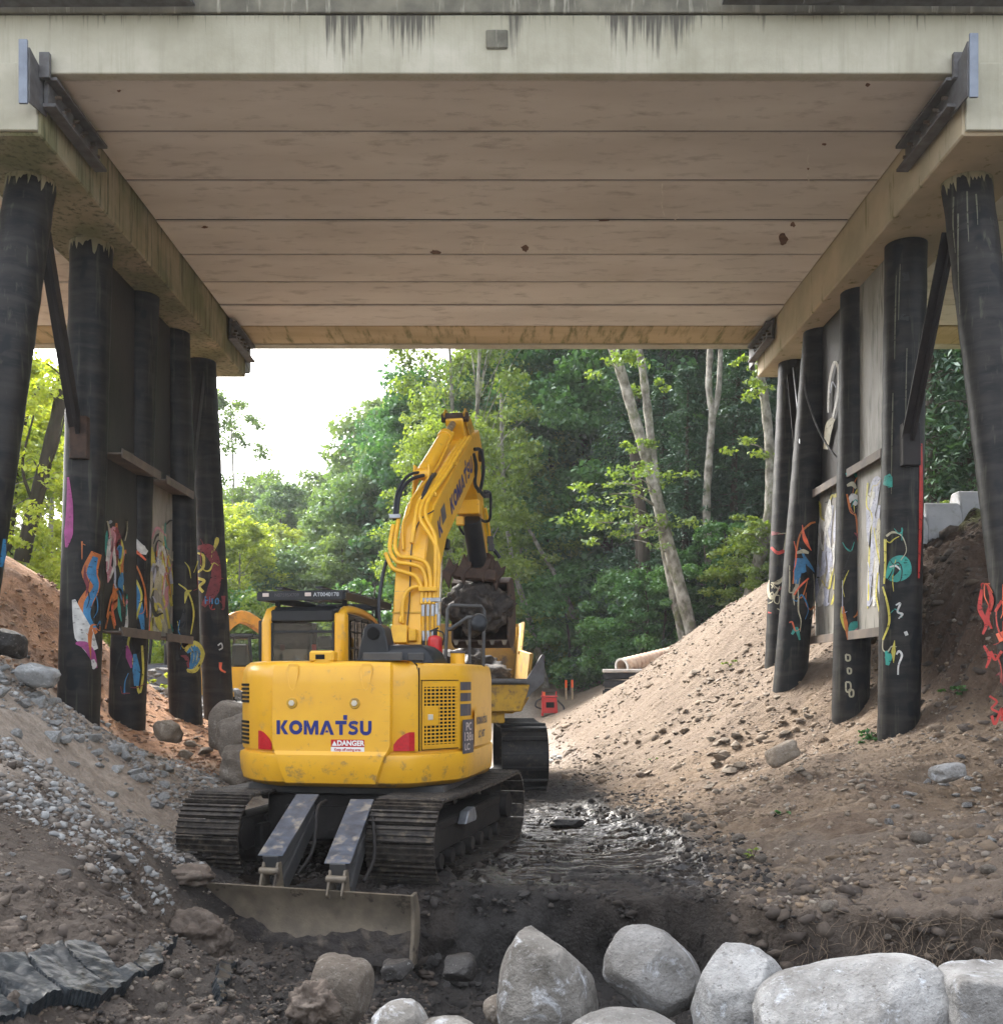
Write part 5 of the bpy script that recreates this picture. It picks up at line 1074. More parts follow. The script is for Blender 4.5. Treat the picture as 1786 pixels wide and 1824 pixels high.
pipe([bt(2.6, -.24, .05), bt(2.95, -.26, .13), bt(3.3, -.2, .2), bt(3.62, -.02, .16), bt(3.66, .06, .12)], .024, 'hose', 'hydraulic_hose'); pipe([bt(2.6, -.28, .05), bt(3.0, -.30, .15), bt(3.4, -.22, .24), bt(3.72, -.05, .16)], .02, 'hose', 'hydraulic_hose')
pipe([bt(2.05, -.3, .02), bt(1.8, -.34, .03), bt(1.4, -.36, .03), bt(1.15, -.30, .05), bt(1.02, -.18, .07)], .024, 'hose', 'hydraulic_hose')
pipe([bt(3.66, .06, .14), bt(3.4, .08, .2), bt(3.1, .07, .17), bt(2.85, .06, .14)], .03, 'hose', 'hydraulic_hose')
pipe([bt(.9, .0, .02), bt(1.5, .02, .02), bt(2.2, .0, .02), bt(2.6, .05, .02), bt(2.8, .2, .01)], .008, 'hose', 'cable'); pipe([bt(.6, .0, .03), bt(.3, .06, .05), bt(.1, .16, .03)], .012, 'hose', 'cable'); pipe([bt(.55, .1, .03), bt(.3, -.04, .05), bt(.1, -.12, .03)], .012, 'hose', 'cable')
for s_ in (.42, .36, .30): pipe([bt(s_, .05, .05), bt(s_, .14, .06), bt(s_, .21, .0)], .009, 'hose', 'cable')
# arm cylinder on the boom
c0 = bt(3.35, -.08, .12); c1 = Vector((BX - .04, 2.62, 5.62)); c2 = Vector((BX - .02, 3.14, 6.10))
c0 = Vector((BX - .10, 1.55, 4.78)); c1 = Vector((BX - .05, 2.70, 5.56)); c2 = Vector((BX - .02, 3.16, 5.90))
mb = MB(); mb.cyl(c0, c1, .095, 18); mb.cyl(c1 - (c1 - c0).normalized() * .10, c1 + (c1 - c0).normalized() * .02, .112, 18); mb.cyl(c0 - Vector((.09, 0, 0)), c0 + Vector((.12, 0, 0)), .07, 12); cyl_ = U(mb, 'arm_cylinder', M['yellow'], .006, smooth=40)
mb = MB(); mb.cyl(c1, c2, .048, 14); U(mb, 'cylinder_rod', M['chrome'], smooth=60, parent=cyl_)
mb = MB()
for dx in (-.1, .1): mb.prism([(1.42, 4.46), (1.72, 4.72), (1.62, 4.90), (1.50, 4.90)], BX - .1 + dx - .012, BX - .1 + dx + .012, lambda u, v, w: Vector((w, u, v)))
U(mb, 'cylinder_bracket', M['yellow'], .004, parent=boom)
pipe([bt(3.0, -.12, .06), bt(3.5, -.02, .13), bt(4.0, .02, .14), bt(4.45, .04, .2), Vector((BX + .05, 2.75, 5.62))], .017)
# boom lift cylinders under the boom
for dx in (-.1, .1):
    mb = MB(); mb.cyl((BX + dx, 1.3, 1.25), (BX + dx, 1.55, 2.6), .085, 14); lc = U(mb, 'lift_cylinder', M['yellow'], smooth=40); mb = MB(); mb.cyl((BX + dx, 1.55, 2.6), (BX + dx, 1.72, 3.7), .045, 12); U(mb, 'cylinder_rod', M['chrome'], smooth=60, parent=lc)
# work lamp on the boom side
p = ul(788, 970, 13.9); mb = MB(); mb.box(p, (.20, .12, .15)); mb.bar(p + Vector((-.0, .03, -.06)), p + Vector((-.05, .05, -.16)), .03, .03); wl_ = U(mb, 'work_lamp', M['black'], .02)
pipe([p + Vector((-.06, .05, -.1)), p + Vector((-.16, .06, -.22)), p + Vector((-.2, .05, -.38))], .008, 'hose', 'cable')
# --- arm
aw = .13
tail = (3.14, 6.24); apoly = [(3.02, 5.88), (3.14, 6.02), (3.42, 5.98), (4.30, 5.66), (5.08, 4.02), (5.02, 3.80), (4.86, 3.82), (4.04, 5.02), (3.72, 5.34), (3.10, 5.74)]
mb = MB(); mb.prism(apoly, BX - aw, BX + aw, lambda u, v, w: Vector((w, u, v))); armo = U(mb, 'arm', M['yellow'], .015)
mb = MB()
for dx in (-.15, .15): mb.prism([(2.98, 5.95), (3.1, 6.06), (3.5, 5.99), (4.05, 5.72), (4.2, 5.45), (3.9, 5.35), (3.5, 5.65)], BX + dx - .012, BX + dx + .012, lambda u, v, w: Vector((w, u, v)))
U(mb, 'arm_cheek_plate', M['yellow_worn'], .004, parent=armo)
mb = MB(); mb.cyl((BX - .2, 3.10, 5.93), (BX + .2, 3.10, 5.93), .07, 14); U(mb, 'pivot_pin', M['rust'], .005, parent=armo); mb = MB(); mb.cyl((BX - .25, 3.97, 5.55), (BX + .25, 3.97, 5.55), .10, 16); U(mb, 'pivot_pin', M['rust'], .005, parent=armo)
bc0 = Vector((BX - .02, 3.92, 5.08)); bc1 = Vector((BX - .04, 4.58, 3.92)); 
bc0 = ul(836, 905, 15.6); bc1 = ul(852, 1003, 16.2)
mb = MB(); mb.cyl(bc0 + (bc1 - bc0) * .2, bc1, .15, 16); bcy = U(mb, 'bucket_cylinder', M['black'], .01, smooth=40)
mb = MB(); mb.box(bc0, (.36, .25, .22)); mb.box(bc0 + Vector((-.14, -.02, -.2)), (.12, .1, .14)); U(mb, 'cylinder_clevis', M['yellow'], .015, parent=bcy)
def hose3(pts, r=.028, nm='hydraulic_hose', mat='hose'): mb = MB(); mb.tube(spline(pts, 6), r, 8); return U(mb, nm, M[mat], smooth=60, parent=armo)
hose3([ul(845, 800, 15.3), ul(856, 803, 15.4), ul(861, 835, 15.5), ul(856, 870, 15.6), ul(850, 876, 15.6)]); hose3([ul(843, 808, 15.3), ul(848, 830, 15.4), ul(846, 862, 15.5), ul(856, 876, 15.6), ul(863, 885, 15.7)])
hose3([ul(864, 878, 15.7), ul(873, 880, 15.8), ul(873, 920, 15.9), ul(866, 929, 16), ul(852, 924, 15.9)], .024); hose3([ul(820, 925, 15.6), ul(818, 938, 15.7), ul(826, 952, 15.8)], .02)
hose3([ul(864, 905, 16.1), ul(869, 930, 16.2), ul(874, 975, 16.4)], .024, 'hydraulic_pipe', 'yellow_tube'); hose3([ul(859, 900, 16.1), ul(866, 950, 16.3), ul(872, 972, 16.4)], .02, 'hydraulic_pipe', 'yellow_tube'); hose3([ul(875, 975, 16.4), ul(884, 985, 16.4), ul(890, 994, 16.4)], .03)
for q in ((866, 880), (873, 962), (875, 975)): 
    p = ul(q[0], q[1], 16.0); mb = MB(); mb.box(p, (.09, .08, .12)); U(mb, 'hose_junction', M['dark_steel'], .01, parent=armo)
# --- bucket with ripper thumb, and the spoil it holds
YB = 16.5
bk = empty('bucket'); bk.parent = digger; bk.rotation_euler = (0, 0, UA)
c_ = ul(857, 1080, YB); bwid = .46
def bkp(px, py, dy=0.0): p = ul(px, py, YB); p.y += dy; return p
# shell: rounded back at the bottom, opening towards the camera
prof = []
for k in range(15):
    a = R(-125 + 250 * k / 14); prof.append((c_.y + .15 + .50 * math.cos(a) * .9, c_.z - .10 + .58 * math.sin(a)))
inner = [(c_.y + .15 + (y - c_.y - .15) * .93, c_.z - .10 + (z - c_.z + .10) * .93) for y, z in prof]
mb = MB(); n = len(prof); xa, xb = c_.x - bwid, c_.x + bwid
vs_ = [Vector((x, y, z)) for x in (xa, xb) for y, z in prof + inner[::-1]]; fs_ = []
m2 = 2 * n
for k in range(m2): fs_.append((k, (k + 1) % m2, m2 + (k + 1) % m2, m2 + k))
for k in range(n - 1): fs_.append((k, k + 1, m2 - 2 - k, m2 - 1 - k)); fs_.append((m2 + k + 1, m2 + k, m2 + m2 - 1 - k, m2 + m2 - 2 - k))
mb.add(vs_, fs_)
mb.build('bucket_shell', M['rust'], bk, smooth=30)
for xx in (xa, xb):
    mb = MB(); mb.prism([(c_.y + .15 + (y - c_.y - .15) * .99, z) for y, z in prof], xx - .015, xx + .015, lambda u, v, w: Vector((w, u, v))); mb.build('bucket_cheek', M['rust'], bk)
for k in range(5):
    mb = MB(); x_ = xa + .06 + k * .20; mb.prism([(-.05, 0), (.05, 0), (.02, -.14), (-.02, -.14)], 0, .04, lambda u, v, w: Vector((x_ + u, prof[0][0] + w, prof[0][1] + .02 - v * 0 + v * .6))); mb.build('bucket_tooth', M['blade'], bk, bevel=.004)
# upper clamp with hooked tines
for k, (px, py) in enumerate(((812, 1018), (838, 1012), (872, 1008), (893, 1022))):
    mb = MB(); p = bkp(px, py, -.42 + .1 * (k == 3)); s = 1.0
    tine = [(-.10, .02), (-.02, .20), (.05, .06), (.14, .10), (.10, -.04), (.02, -.12), (-.03, -.34), (-.12, -.14), (-.16, -.24), (-.17, -.06)]
    mb.prism(tine, 0, .06, lambda u, v, w: Vector((p.x + u * .9, p.y + w, p.z + v * .95))); mb.build('clamp_tine', M['rust'], bk, bevel=.012)
mb = MB(); a = bkp(812, 1022, -.24); b = bkp(890, 1030, -.24); mb.bar(a, b, .34, .20); mb.box((a + b) / 2 + Vector((.05, .2, .15)), (.4, .35, .4)); mb.build('bucket_clamp', M['rust'], bk, bevel=.03)
mb = MB(); mb.box(ul(862, 1012, 16.7), (.34, .4, .3)); mb.bar(ul(848, 990, 16.3), ul(858, 1030, 16.4), .3, .1); mb.build('bucket_linkage', M['rust'], bk, bevel=.02)
def mud_blob(name, mat, c, rad, seed, amp=.35, sub=4, freq=2.2, flat=None):
    bm = bmesh.new(); bmesh.ops.create_icosphere(bm, subdivisions=sub, radius=1.0)
    P = np.array([v.co[:] for v in bm.verts]); d = 1 + amp * 2 * (fbm3(P + seed * 3.7, freq, 4, seed) - .5) + amp * .55 * np.abs(fbm3(P + seed, freq * 3, 3, seed + 9) - .5) + .12 * (fbm3(P, freq * 9, 2, seed + 4) - .5)
    P = P * d[:, None] * np.array(rad)
    if flat is not None: P[:, 2] = np.maximum(P[:, 2], flat)
    for v, p in zip(bm.verts, P): v.co = p
    me = bpy.data.meshes.new(name); bm.to_mesh(me); bm.free(); me.polygons.foreach_set('use_smooth', [True] * len(me.polygons)); me.materials.append(mat)
    return link(name, me, None, c)
w_ = uw(c_.x, c_.y - .12, c_.z - .06)
tag(mud_blob('mud_load', M['wetmud'], w_, (.50, .44, .42), 3, .42, 5, 2.4), 'dark wet clod of mud gripped in the raised excavator bucket', 'mud load')
tag(mud_blob('mud_clod', M['wetmud'], pt(797, 1083, 16.4), (.12, .12, .14), 5, .6, 3), 'small dark clod of mud hanging off the left edge of the bucket load', 'mud clod')

# mud packed between the shoes and along the blade
for (px, py, Y, r3, sd_) in ((395, 1468, 10.42, (.15, .05, .09), 61), (372, 1520, 10.36, (.10, .05, .07), 62), (690, 1512, 9.93, (.13, .05, .07), 63), (735, 1550, 9.88, (.09, .05, .05), 64)):
    o = mud_blob('mud_cake', M['track_mud'] if 'track_mud' in M else M['wetmud'], (0, 0, 0), r3, sd_, .5, 4, 3.0); o.parent = digger; o.location = pt(px, py, Y) - EX
M['tray_paint'] = pmat('scraped_tray_paint', (.42, .235, .025), (.30, .165, .025), 3, .55, 0, .1, 50, c3=(.10, .08, .06), s3=3.5, lo3=.50, hi3=.68, r3=.8)
# ---------------------------------------------------------------- tracked dump carrier behind the excavator
CA = R(3)
carrier = thing('dump_carrier', 'yellow rubber-tracked dump carrier with loaded tray, parked beyond the excavator bucket', 'dump truck', (-.78, 20.2, 0), CA)
def cl_(px, py, Y):
    p = pt(px, py, Y) - Vector((-.78, 20.2, 0)); c, s = math.cos(CA), math.sin(CA); return Vector((p.x * c + p.y * s, -p.x * s + p.y * c, p.z))
lug = MB(); lug.prism([(-.05, 0), (.05, 0), (.035, .045), (-.035, .045)], -.42, .42, lambda u, v, w: Vector((w, u, v))); lo_ = lug.build('track_lug', M['rubber'], None, bevel=.008); lme = lo_.data; bpy.data.objects.remove(lo_)
for sx in (-1, 1):
    tr = empty('rubber_track'); tr.parent = carrier
    loop = track_loop(3.7, 1.18, 64); mb = MB()
    vs_ = []; nl = len(loop)
    for (y_, z_, a_) in loop:
        for dx in (-.43, .43):
            for q in (0, -.04): vs_.append(Vector((sx * 1.12 + dx, y_ - math.sin(a_) * q * -1, z_ + math.cos(a_) * q)))
    fs_ = []
    for i in range(nl):
        j = (i + 1) % nl
        for (p_, q_) in ((0, 2), (2, 3), (3, 1), (1, 0)): fs_.append((i * 4 + p_, i * 4 + q_, j * 4 + q_, j * 4 + p_))
    mb.add(vs_, fs_); mb.build('track_belt', M['rubber'], tr, smooth=40)
    for (y_, z_, a_) in loop[::2]:
        link('track_lug', lme, tr, (sx * 1.12, y_, z_), (a_, 0, 0))
    mb = MB(); mb.box((sx * 1.12, 0, .6), (.3, 2.6, .4)); mb.build('track_frame', M['track_dark'], tr, bevel=.02)
    for y_ in (-1.25, 1.25): mb = MB(); mb.cyl((sx * 1.12 - .2, y_, .59), (sx * 1.12 + .2, y_, .59), .5, 20); mb.build('drive_wheel', M['track_dark'], tr, bevel=.01)
mb = MB(); mb.box((0, .1, 1.35), (1.5, 3.6, .22)); mb.prism([(-.45, 1.95), (1.2, 1.95), (1.05, 1.46), (-.3, 1.46)], -1.9, -1.6, lambda u, v, w: Vector((u, w, v))); mb.box((.75, -1.3, 1.62), (.35, .8, .4)); mb.box((-.7, -1.3, 1.62), (.35, .8, .4)); mb.build('chassis', M['yellow_worn'], carrier, bevel=.02)
mb = MB(); mb.cyl((.25, -1.7, 1.05), (.25, -1.7, 1.5), .05, 10); mb.box((.25, -1.75, 1.3), (.3, .2, .25)); mb.build('tow_hitch', M['track_dark'], carrier, bevel=.01)
# tray: floor, two flared sides, front wall, steel lip with cut corners
tray = empty('tray'); tray.parent = carrier
zf = 2.0
mb = MB(); mb.box((0, .3, zf), (2.3, 3.9, .07)); mb.build('tray_floor', M['galv_dark'], tray, bevel=.01)
mb = MB(); mb.add([(-1.15, 2.1, zf), (1.15, 2.1, zf), (1.28, 2.25, 3.28), (-1.28, 2.25, 3.28), (-1.15, 2.18, zf), (1.15, 2.18, zf), (1.28, 2.33, 3.28), (-1.28, 2.33, 3.28)], [(0, 1, 2, 3), (7, 6, 5, 4), (0, 4, 5, 1), (3, 2, 6, 7), (1, 5, 6, 2), (0, 3, 7, 4)]); mb.build('tray_front_wall', M['tray_paint'], tray, bevel=.008)
for sx in (-1, 1):
    mb = MB(); pr = [(-1.75, zf), (2.2, zf), (2.25, 3.28), (1.95, 3.28), (1.0, 2.66), (-1.75, 2.52)]
    mb.prism(pr, 0, .07, lambda u, v, w: Vector((sx * (1.15 + w + (v - zf) * .10), u, v))); sd_ = mb.build('tray_side', M['tray_paint'], tray, bevel=.008)
    mb = MB(); mb.bar((sx * 1.36, 1.95, 3.28), (sx * 1.22, .95, 2.6), .08, .08); mb.box((sx * 1.26, 2.0, 2.7), (.1, .12, 1.0)); mb.build('stiffener', M['yellow_worn'], sd_, bevel=.008)
mb = MB(); mb.prism([(-1.3, 2.06), (1.15, 2.06), (1.42, 2.5), (1.47, 2.5), (1.47, 2.0), (1.12, 1.68), (.9, 1.80), (-1.1, 1.80), (-1.3, 1.9)], -1.82, -1.74, lambda u, v, w: Vector((u, w, v)))
mb.prism([(-1.3, 2.03), (1.15, 2.03), (1.15, 1.98), (-1.3, 1.98)], -1.95, -1.74, lambda u, v, w: Vector((u, w, v))); mb.build('tray_lip', M['galv_dark'], tray, bevel=.006)
mb = MB(); mb.prism([(.3, 1.8), (1.2, 1.72), (1.05, 1.46), (.6, 1.40)], -1.74, -1.5, lambda u, v, w: Vector((u, w, v))); mb.build('tray_underframe', M['yellow_worn'], tray, bevel=.01)
o = mud_blob('spoil_heap', M['wetmud'], carrier.matrix_basis @ Vector((-.1, .2, zf + .05)), (1.05, 1.5, .55), 11, .5, 5, 3.0, flat=0.0)
tag(o, 'heap of dark muddy spoil lying in the dump carrier tray', 'spoil heap')

# ---------------------------------------------------------------- machines in the distance
def small_digger(name, loc, rz, label, body='yellow', boompts=None, boomcol='orange_yellow', cabx=-.5, s=1.0):
    t = thing(name, label, 'excavator', loc, rz); 
    for sx in (-1, 1):
        mb = MB(); prof_ = [(y, z) for (y, z, a) in track_loop(3.0, .75, 26)]; mb.prism(prof_, sx * .9 - .25, sx * .9 + .25, lambda u, v, w: Vector((w, u, v))); mb.build('crawler_track', M['track_dark'], t, bevel=.01)
    mb = MB(); mb.box((0, 0, .85), (1.2, 1.2, .3)); mb.build('turntable', M['track_dark'], t, bevel=.01)
    mb = MB(); mb.prism([(-1.15, 1.0), (-1.25, 1.3), (-1.2, 1.85), (1.2, 1.85), (1.25, 1.3), (1.15, 1.0)], -1.3, 1.0, lambda u, v, w: Vector((u, w, v))); h_ = mb.build('house', M[body], t, bevel=.06, seg=2)
    mb = MB(); mb.box((0, -1.33, 1.45), (.12, .06, .5)); mb.box((.8, -1.33, 1.6), (.3, .05, .2)); mb.build('house_trim', M['yellow'], h_, bevel=.01)
    cb = empty('cab'); cb.parent = t
    z0, z1 = 1.85, 2.75; x0, x1, y0, y1 = cabx - .48, cabx + .48, -.7, .75
    mb = MB()
    for x_ in (x0, x1):
        for y_ in (y0, y1): mb.bar((x_, y_, z0), (x_ + (.08 if x_ < cabx else -.08), y_, z1), .08, .08)
        mb.bar((x_, y0, z0 + .03), (x_, y1, z0 + .03), .07, .07); mb.bar((x_ * 1, y0, z1), (x_, y1, z1), .07, .07)
    for y_ in (y0, y1): mb.bar((x0, y_, z1), (x1, y_, z1), .07, .07)
    mb.build('cab_frame', M['black'], cb, bevel=.008)
    for k in range(6): mb = MB(); mb.bar((x0, y0 + .1 + .25 * k, z1 + .07), (x1, y0 + .1 + .25 * k, z1 + .07), .06, .03); mb.build('guard_slat', M['black'], cb)
    for y_ in (y0, y1): mb = MB(); mb.box((cabx, y_, (z0 + z1) / 2), (.84, .01, z1 - z0 - .1)); mb.build('pane', M['glass'], cb)
    mb = MB(); mb.box((cabx, 0, 2.2), (.45, .4, .7)); mb.build('driver_seat', M['black'], cb, bevel=.05)
    if boompts:
        mb = MB(); P = spline(boompts, 8); mb.tube(P, [.13 + .14 * math.sin(math.pi * min(1, (i + 3) / len(P))) for i in range(len(P))], 4); mb.build('boom', M[boomcol], t, bevel=.02)
        mb = MB(); e = P[-1]; mb.bar(e, e + Vector((.0, .4, -1.6)), .22, .26); mb.build('arm', M[boomcol], t, bevel=.02)
    return t
def wz(x, y): return g1(x, y)
p = pt(421, 1220, 30)
small_digger('excavator', (p.x, 30, .55), R(0), 'distant yellow excavator with arched boom, half hidden behind the farthest left pile', 'yellow', [(-.9, .3, 1.6), (-.9, 1.1, 2.8), (-.35, 1.7, 3.45), (.35, 2.2, 3.0), (.6, 2.5, 2.4)], 'orange_yellow', cabx=.15)
p = pt(302, 1220, 31)
t2 = small_digger('excavator', (p.x, 31, .62), R(38), 'distant grey-framed excavator with upright orange boom, seen between the left piles', 'galv', [(-.9, .3, 1.5), (-.95, .5, 2.4), (-.9, .7, 3.6)], 'orange_yellow', cabx=.1)

# ---------------------------------------------------------------- pipe, pallet, red machine, survey stakes
M['pipe_rust'] = pmat('red_brown_stained_culvert_pipe', (.55, .42, .32), (.42, .28, .20), 3, .7, 0, .1, 40, c3=(.30, .16, .11), s3=3, lo3=.56, hi3=.7)
M['paleend'] = pmat('pale_chalky_plastic', (.55, .53, .50), (.42, .40, .37), 4, .7)
a = pt(1108, 1188, 29.5); b = pt(1232, 1158, 31.5); d = (b - a); L_ = d.length; d.normalize()
cp = thing('culvert_pipe', 'rusty ribbed culvert pipe half buried in the sand bank', 'pipe', a)
x_ = d.cross(Vector((0, 0, 1))).normalized(); y_ = x_.cross(d)
rings = []; nr = 90
for i in range(nr + 1):
    r_ = .225 + .034 * math.cos(i * 2 * math.pi / 5); q = d * (L_ * i / nr); rings.append([q + (x_ * math.cos(2 * math.pi * k / 24) + y_ * math.sin(2 * math.pi * k / 24)) * r_ for k in range(24)])
rings += [[q + (x_ * math.cos(2 * math.pi * k / 24) + y_ * math.sin(2 * math.pi * k / 24)) * .2 for k in range(24)] for q in (d * L_, d * 0)]
mb = MB(); mb.loft(rings, cap=False); mb.build('pipe_wall', M['pipe_rust'], cp, smooth=60)
mb = MB(); r0 = [(x_ * math.cos(2 * math.pi * k / 24) + y_ * math.sin(2 * math.pi * k / 24)) for k in range(24)]
mb.loft([[q * .262 for q in r0], [q * .262 - d * .04 for q in r0], [q * .205 - d * .04 for q in r0], [q * .205 for q in r0]], cap=False); mb.build('pipe_rim', M['paleend'], cp, smooth=30)
M['bag'] = pmat('black_plastic_wrap', (.015, .017, .022), (.03, .033, .04), 4, .3, 0, .6, 9, bdist=.04)
a = pt(1124, 1232, 29.4); pb = thing('wrapped_stack', 'stack of black wrapped bundles under a pale board beside the culvert pipe', 'stack', (a.x, 29.4, a.z - .02), R(-12))
for k in range(3): mb = MB(); mb.box((0, 0, .0 + .24 * k), (1.55, 1.1, .22)); mb.build('wrapped_bundle', M['bag'], pb, bevel=.05, seg=2)
mb = MB(); mb.box((0.05, 0, .62), (1.65, 1.2, .10)); mb.build('cover_board', M['paleend'], pb, bevel=.02)
# small red pump on the far floor
a = pt(978, 1277, 37); rp_ = thing('red_pump', 'small bright red pump unit standing on the far ground beyond the carrier', 'pump', (a.x, 37, g1(a.x, 37)))
z0 = 0
mb = MB(); mb.prism([(-.28, .05), (.30, .05), (.26, .62), (-.28, .62)], -.25, .25, lambda u, v, w: Vector((u, w, v))); mb.box((0, 0, .66), (.62, .5, .04)); mb.build('housing', M['redpaint'], rp_, bevel=.03)
mb = MB(); mb.box((.02, -.26, .35), (.3, .03, .2)); mb.build('panel', M['darkhole'], rp_, bevel=.01)
mb = MB(); mb.tube(spline([(-.3, -.1, .2), (-.5, -.2, .3), (-.45, -.2, .5), (-.25, -.2, .6)], 6), .03, 6); mb.tube(spline([(.3, -.1, .5), (.5, -.2, .3), (.55, -.3, .05), (.7, -.3, .02)], 6), .03, 6); mb.build('hose', M['hose'], rp_)
for x_ in (-.25, .25): mb = MB(); mb.bar((x_, 0, .66), (x_, 0, .85), .04, .04); mb.build('post', M['redpaint'], rp_); mb = MB(); mb.bar((x_, -.2, 0), (x_, .2, 0), .08, .1); mb.build('skid', M['redpaint'], rp_)
mb = MB(); mb.bar((-.25, 0, .85), (.25, 0, .85), .04, .04); mb.build('handle', M['dark_steel'], rp_)
M['wood'] = pmat('pale_stake_wood', (.42, .32, .20), (.3, .22, .14), 8, .8)
for i, (px, lb) in enumerate(((969, 'wooden survey stake with orange top, nearest the red pump'), (1008, 'wooden survey stake with orange top, in the middle of the far floor'), (1019, 'wooden survey stake with orange top, closest to the black wrapped stack'))):
    Y = (38, 40, 39)[i]; a = pt(px, 1245, Y); st = thing('survey_stake', lb, 'stake', (a.x, Y, g1(a.x, Y) - .1), 0, 'survey stakes with orange tops')
    mb = MB(); mb.box((0, 0, .4), (.07, .05, .8)); mb.build('post', M['wood'], st); mb = MB(); mb.box((0, 0, .72), (.085, .065, .30)); mb.build('painted_top', M['orange'], st, bevel=.004)
# concrete blocks along the top of the right bank
M['block'] = pmat('pale_concrete_block', (.52, .53, .55), (.42, .43, .45), 3, .85, 0, .2, 30, c3=(.3, .3, .28), s3=4)
for i in range(4):
    a = pt(1610, 948, 18.6).lerp(pt(1790, 885, 18.9), i / 3.0); t = thing('concrete_block', ['pale concrete barrier block behind the second right pile', 'pale concrete barrier block on the bank crest, left of the gap between two right piles', 'pale concrete barrier block on the bank crest, right of the gap between two right piles', 'pale concrete barrier block hidden mostly by the first right pile'][i], 'barrier', (a.x, a.y, a.z + .08), R(4 - i * 2), 'concrete blocks along the bank top')
    mb = MB(); mb.prism([(-.3, -.5), (.3, -.5), (.26, .0), (.14, .22), (-.14, .22), (-.26, .0)], -.33, .33, lambda u, v, w: Vector((w, u, v))); mb.build('block', M['block'], t, bevel=.03)
    mb = MB(); mb.tube([(0, 0, .2), (0, 0, .27)], .03, 6); mb.build('lifting_lug', M['galv_dark'], t)
# ---------------------------------------------------------------- rocks
def rockmat(name, c1, c2, c3, bmp=.5, s1=2.5, s3=6, rough=.85):
    m, n, l, bs = newmat(name); v = coords(n, l)
    oi = n.new('ShaderNodeObjectInfo')
    c = mix(n, l, ramp(n, l, noise(n, l, v, s1, 6, .62), .36, .62), c1, c2)
    c = mix(n, l, ramp(n, l, noise(n, l, v, s3, 8, .7, .6), .56, .66), c, c3)
    sp = noise(n, l, v, 34, 4, .7); c = mix(n, l, mul(n, l, ramp(n, l, sp, .60, .68), .7), c, (.07, .06, .05)); c = mix(n, l, mul(n, l, ramp(n, l, sp, .30, .40, (1, 1, 1, 1), (0, 0, 0, 1)), .45), c, (.6, .6, .58))
    c = mix(n, l, 1.0, c, ramp(n, l, oi.outputs['Random'], 0, 1, (.72, .70, .68, 1), (1.12, 1.12, 1.12, 1)), 'MULTIPLY')
    l.new(c, bs.inputs['Base Color']); bs.inputs['Roughness'].default_value = rough
    h = mul(n, l, noise(n, l, v, s1 * 3, 10, .65), mul(n, l, noise(n, l, v, 40, 5, .6), .5), 'ADD'); bump(n, l, bs, h, bmp, .05); return m
M['granite'] = rockmat('pale_granite', (.39, .39, .385), (.18, .175, .165), (.52, .55, .59), .9, 3.0, 6)
M['granite_b'] = rockmat('blotchy_granite', (.31, .295, .27), (.12, .11, .095), (.54, .56, .59), .9, 3.4, 5)
M['bluerock'] = rockmat('blue_grey_crushed_rock', (.28, .29, .29), (.18, .185, .185), (.40, .41, .405), .35, 5)
M['tanrock'] = rockmat('tan_dusty_rock', (.24, .20, .155), (.16, .128, .095), (.33, .285, .23), .4, 5)
M['darkrock'] = rockmat('dark_wet_rock', (.040, .036, .033), (.022, .02, .019), (.075, .068, .06), .5, 5, 6, .55)
M['brownrock'] = rockmat('brown_grey_boulder', (.26, .225, .185), (.15, .125, .10), (.36, .33, .29), .9, 2.4)
def angular(seed, sq=(1, 1, 1), n=16):
    r = random.Random(seed); bm = bmesh.new()
    for _ in range(n):
        v = Vector((r.gauss(0, 1), r.gauss(0, 1), r.gauss(0, 1))).normalized() * r.uniform(.8, 1.05); bm.verts.new((v.x * sq[0], v.y * sq[1], v.z * sq[2]))
    bmesh.ops.convex_hull(bm, input=bm.verts[:]); bmesh.ops.delete(bm, geom=[v for v in bm.verts if not v.link_faces], context='VERTS')
    bmesh.ops.bevel(bm, geom=bm.edges[:], offset=.035, segments=1, affect='EDGES', clamp_overlap=True)
    me = bpy.data.meshes.new('rock'); bm.to_mesh(me); bm.free(); return me
def cobble(seed, sq=(1, .8, .6), sub=2):
    bm = bmesh.new(); bmesh.ops.create_icosphere(bm, subdivisions=sub, radius=1); P = np.array([v.co[:] for v in bm.verts]); P = P * (1 + .45 * (fbm3(P + seed * 5, 1.1, 3, seed) - .5))[:, None] * np.array(sq)
    for v, p in zip(bm.verts, P): v.co = p
    me = bpy.data.meshes.new('rock'); bm.to_mesh(me); bm.free(); me.polygons.foreach_set('use_smooth', [True] * len(me.polygons)); return me
ANG = [angular(i, ((1, .8, .6), (1, .7, .5), (1, 1, .75), (1, .6, .4))[i % 4], 13 + i % 5) for i in range(10)]
COB = [cobble(i, ((1, .8, .6), (1, .75, .5), (1, .9, .75))[i % 3]) for i in range(5)]
def matted(ms, m):
    out = []
    for a in ms: b = a.copy(); b.materials.append(m); out.append(b)
    return out
RK = {k: matted(ANG, M[k]) for k in ('bluerock', 'tanrock', 'darkrock', 'granite', 'brownrock')}; CK = {k: matted(COB, M[k]) for k in ('tanrock', 'darkrock', 'granite', 'brownrock', 'bluerock')}
NROCK = [0]
def rock(p, size, kind, label, group=None, cob=False, flat=1.0, name='rock', yaw=None, sink=.25):
    me = rnd.choice((CK if cob else RK)[kind]); o = link(name, me, None, (p.x, p.y, p.z + size * (.5 - sink) * .6 * flat))
    o.rotation_euler = (rnd.uniform(-.4, .4), rnd.uniform(-.4, .4), rnd.uniform(0, 6.3) if yaw is None else yaw); k = size / 2 * rnd.uniform(.92, 1.1); o.scale = (k, k * rnd.uniform(.85, 1.1), k * flat)
    tag(o, label, 'rock', group); NROCK[0] += 1; return o
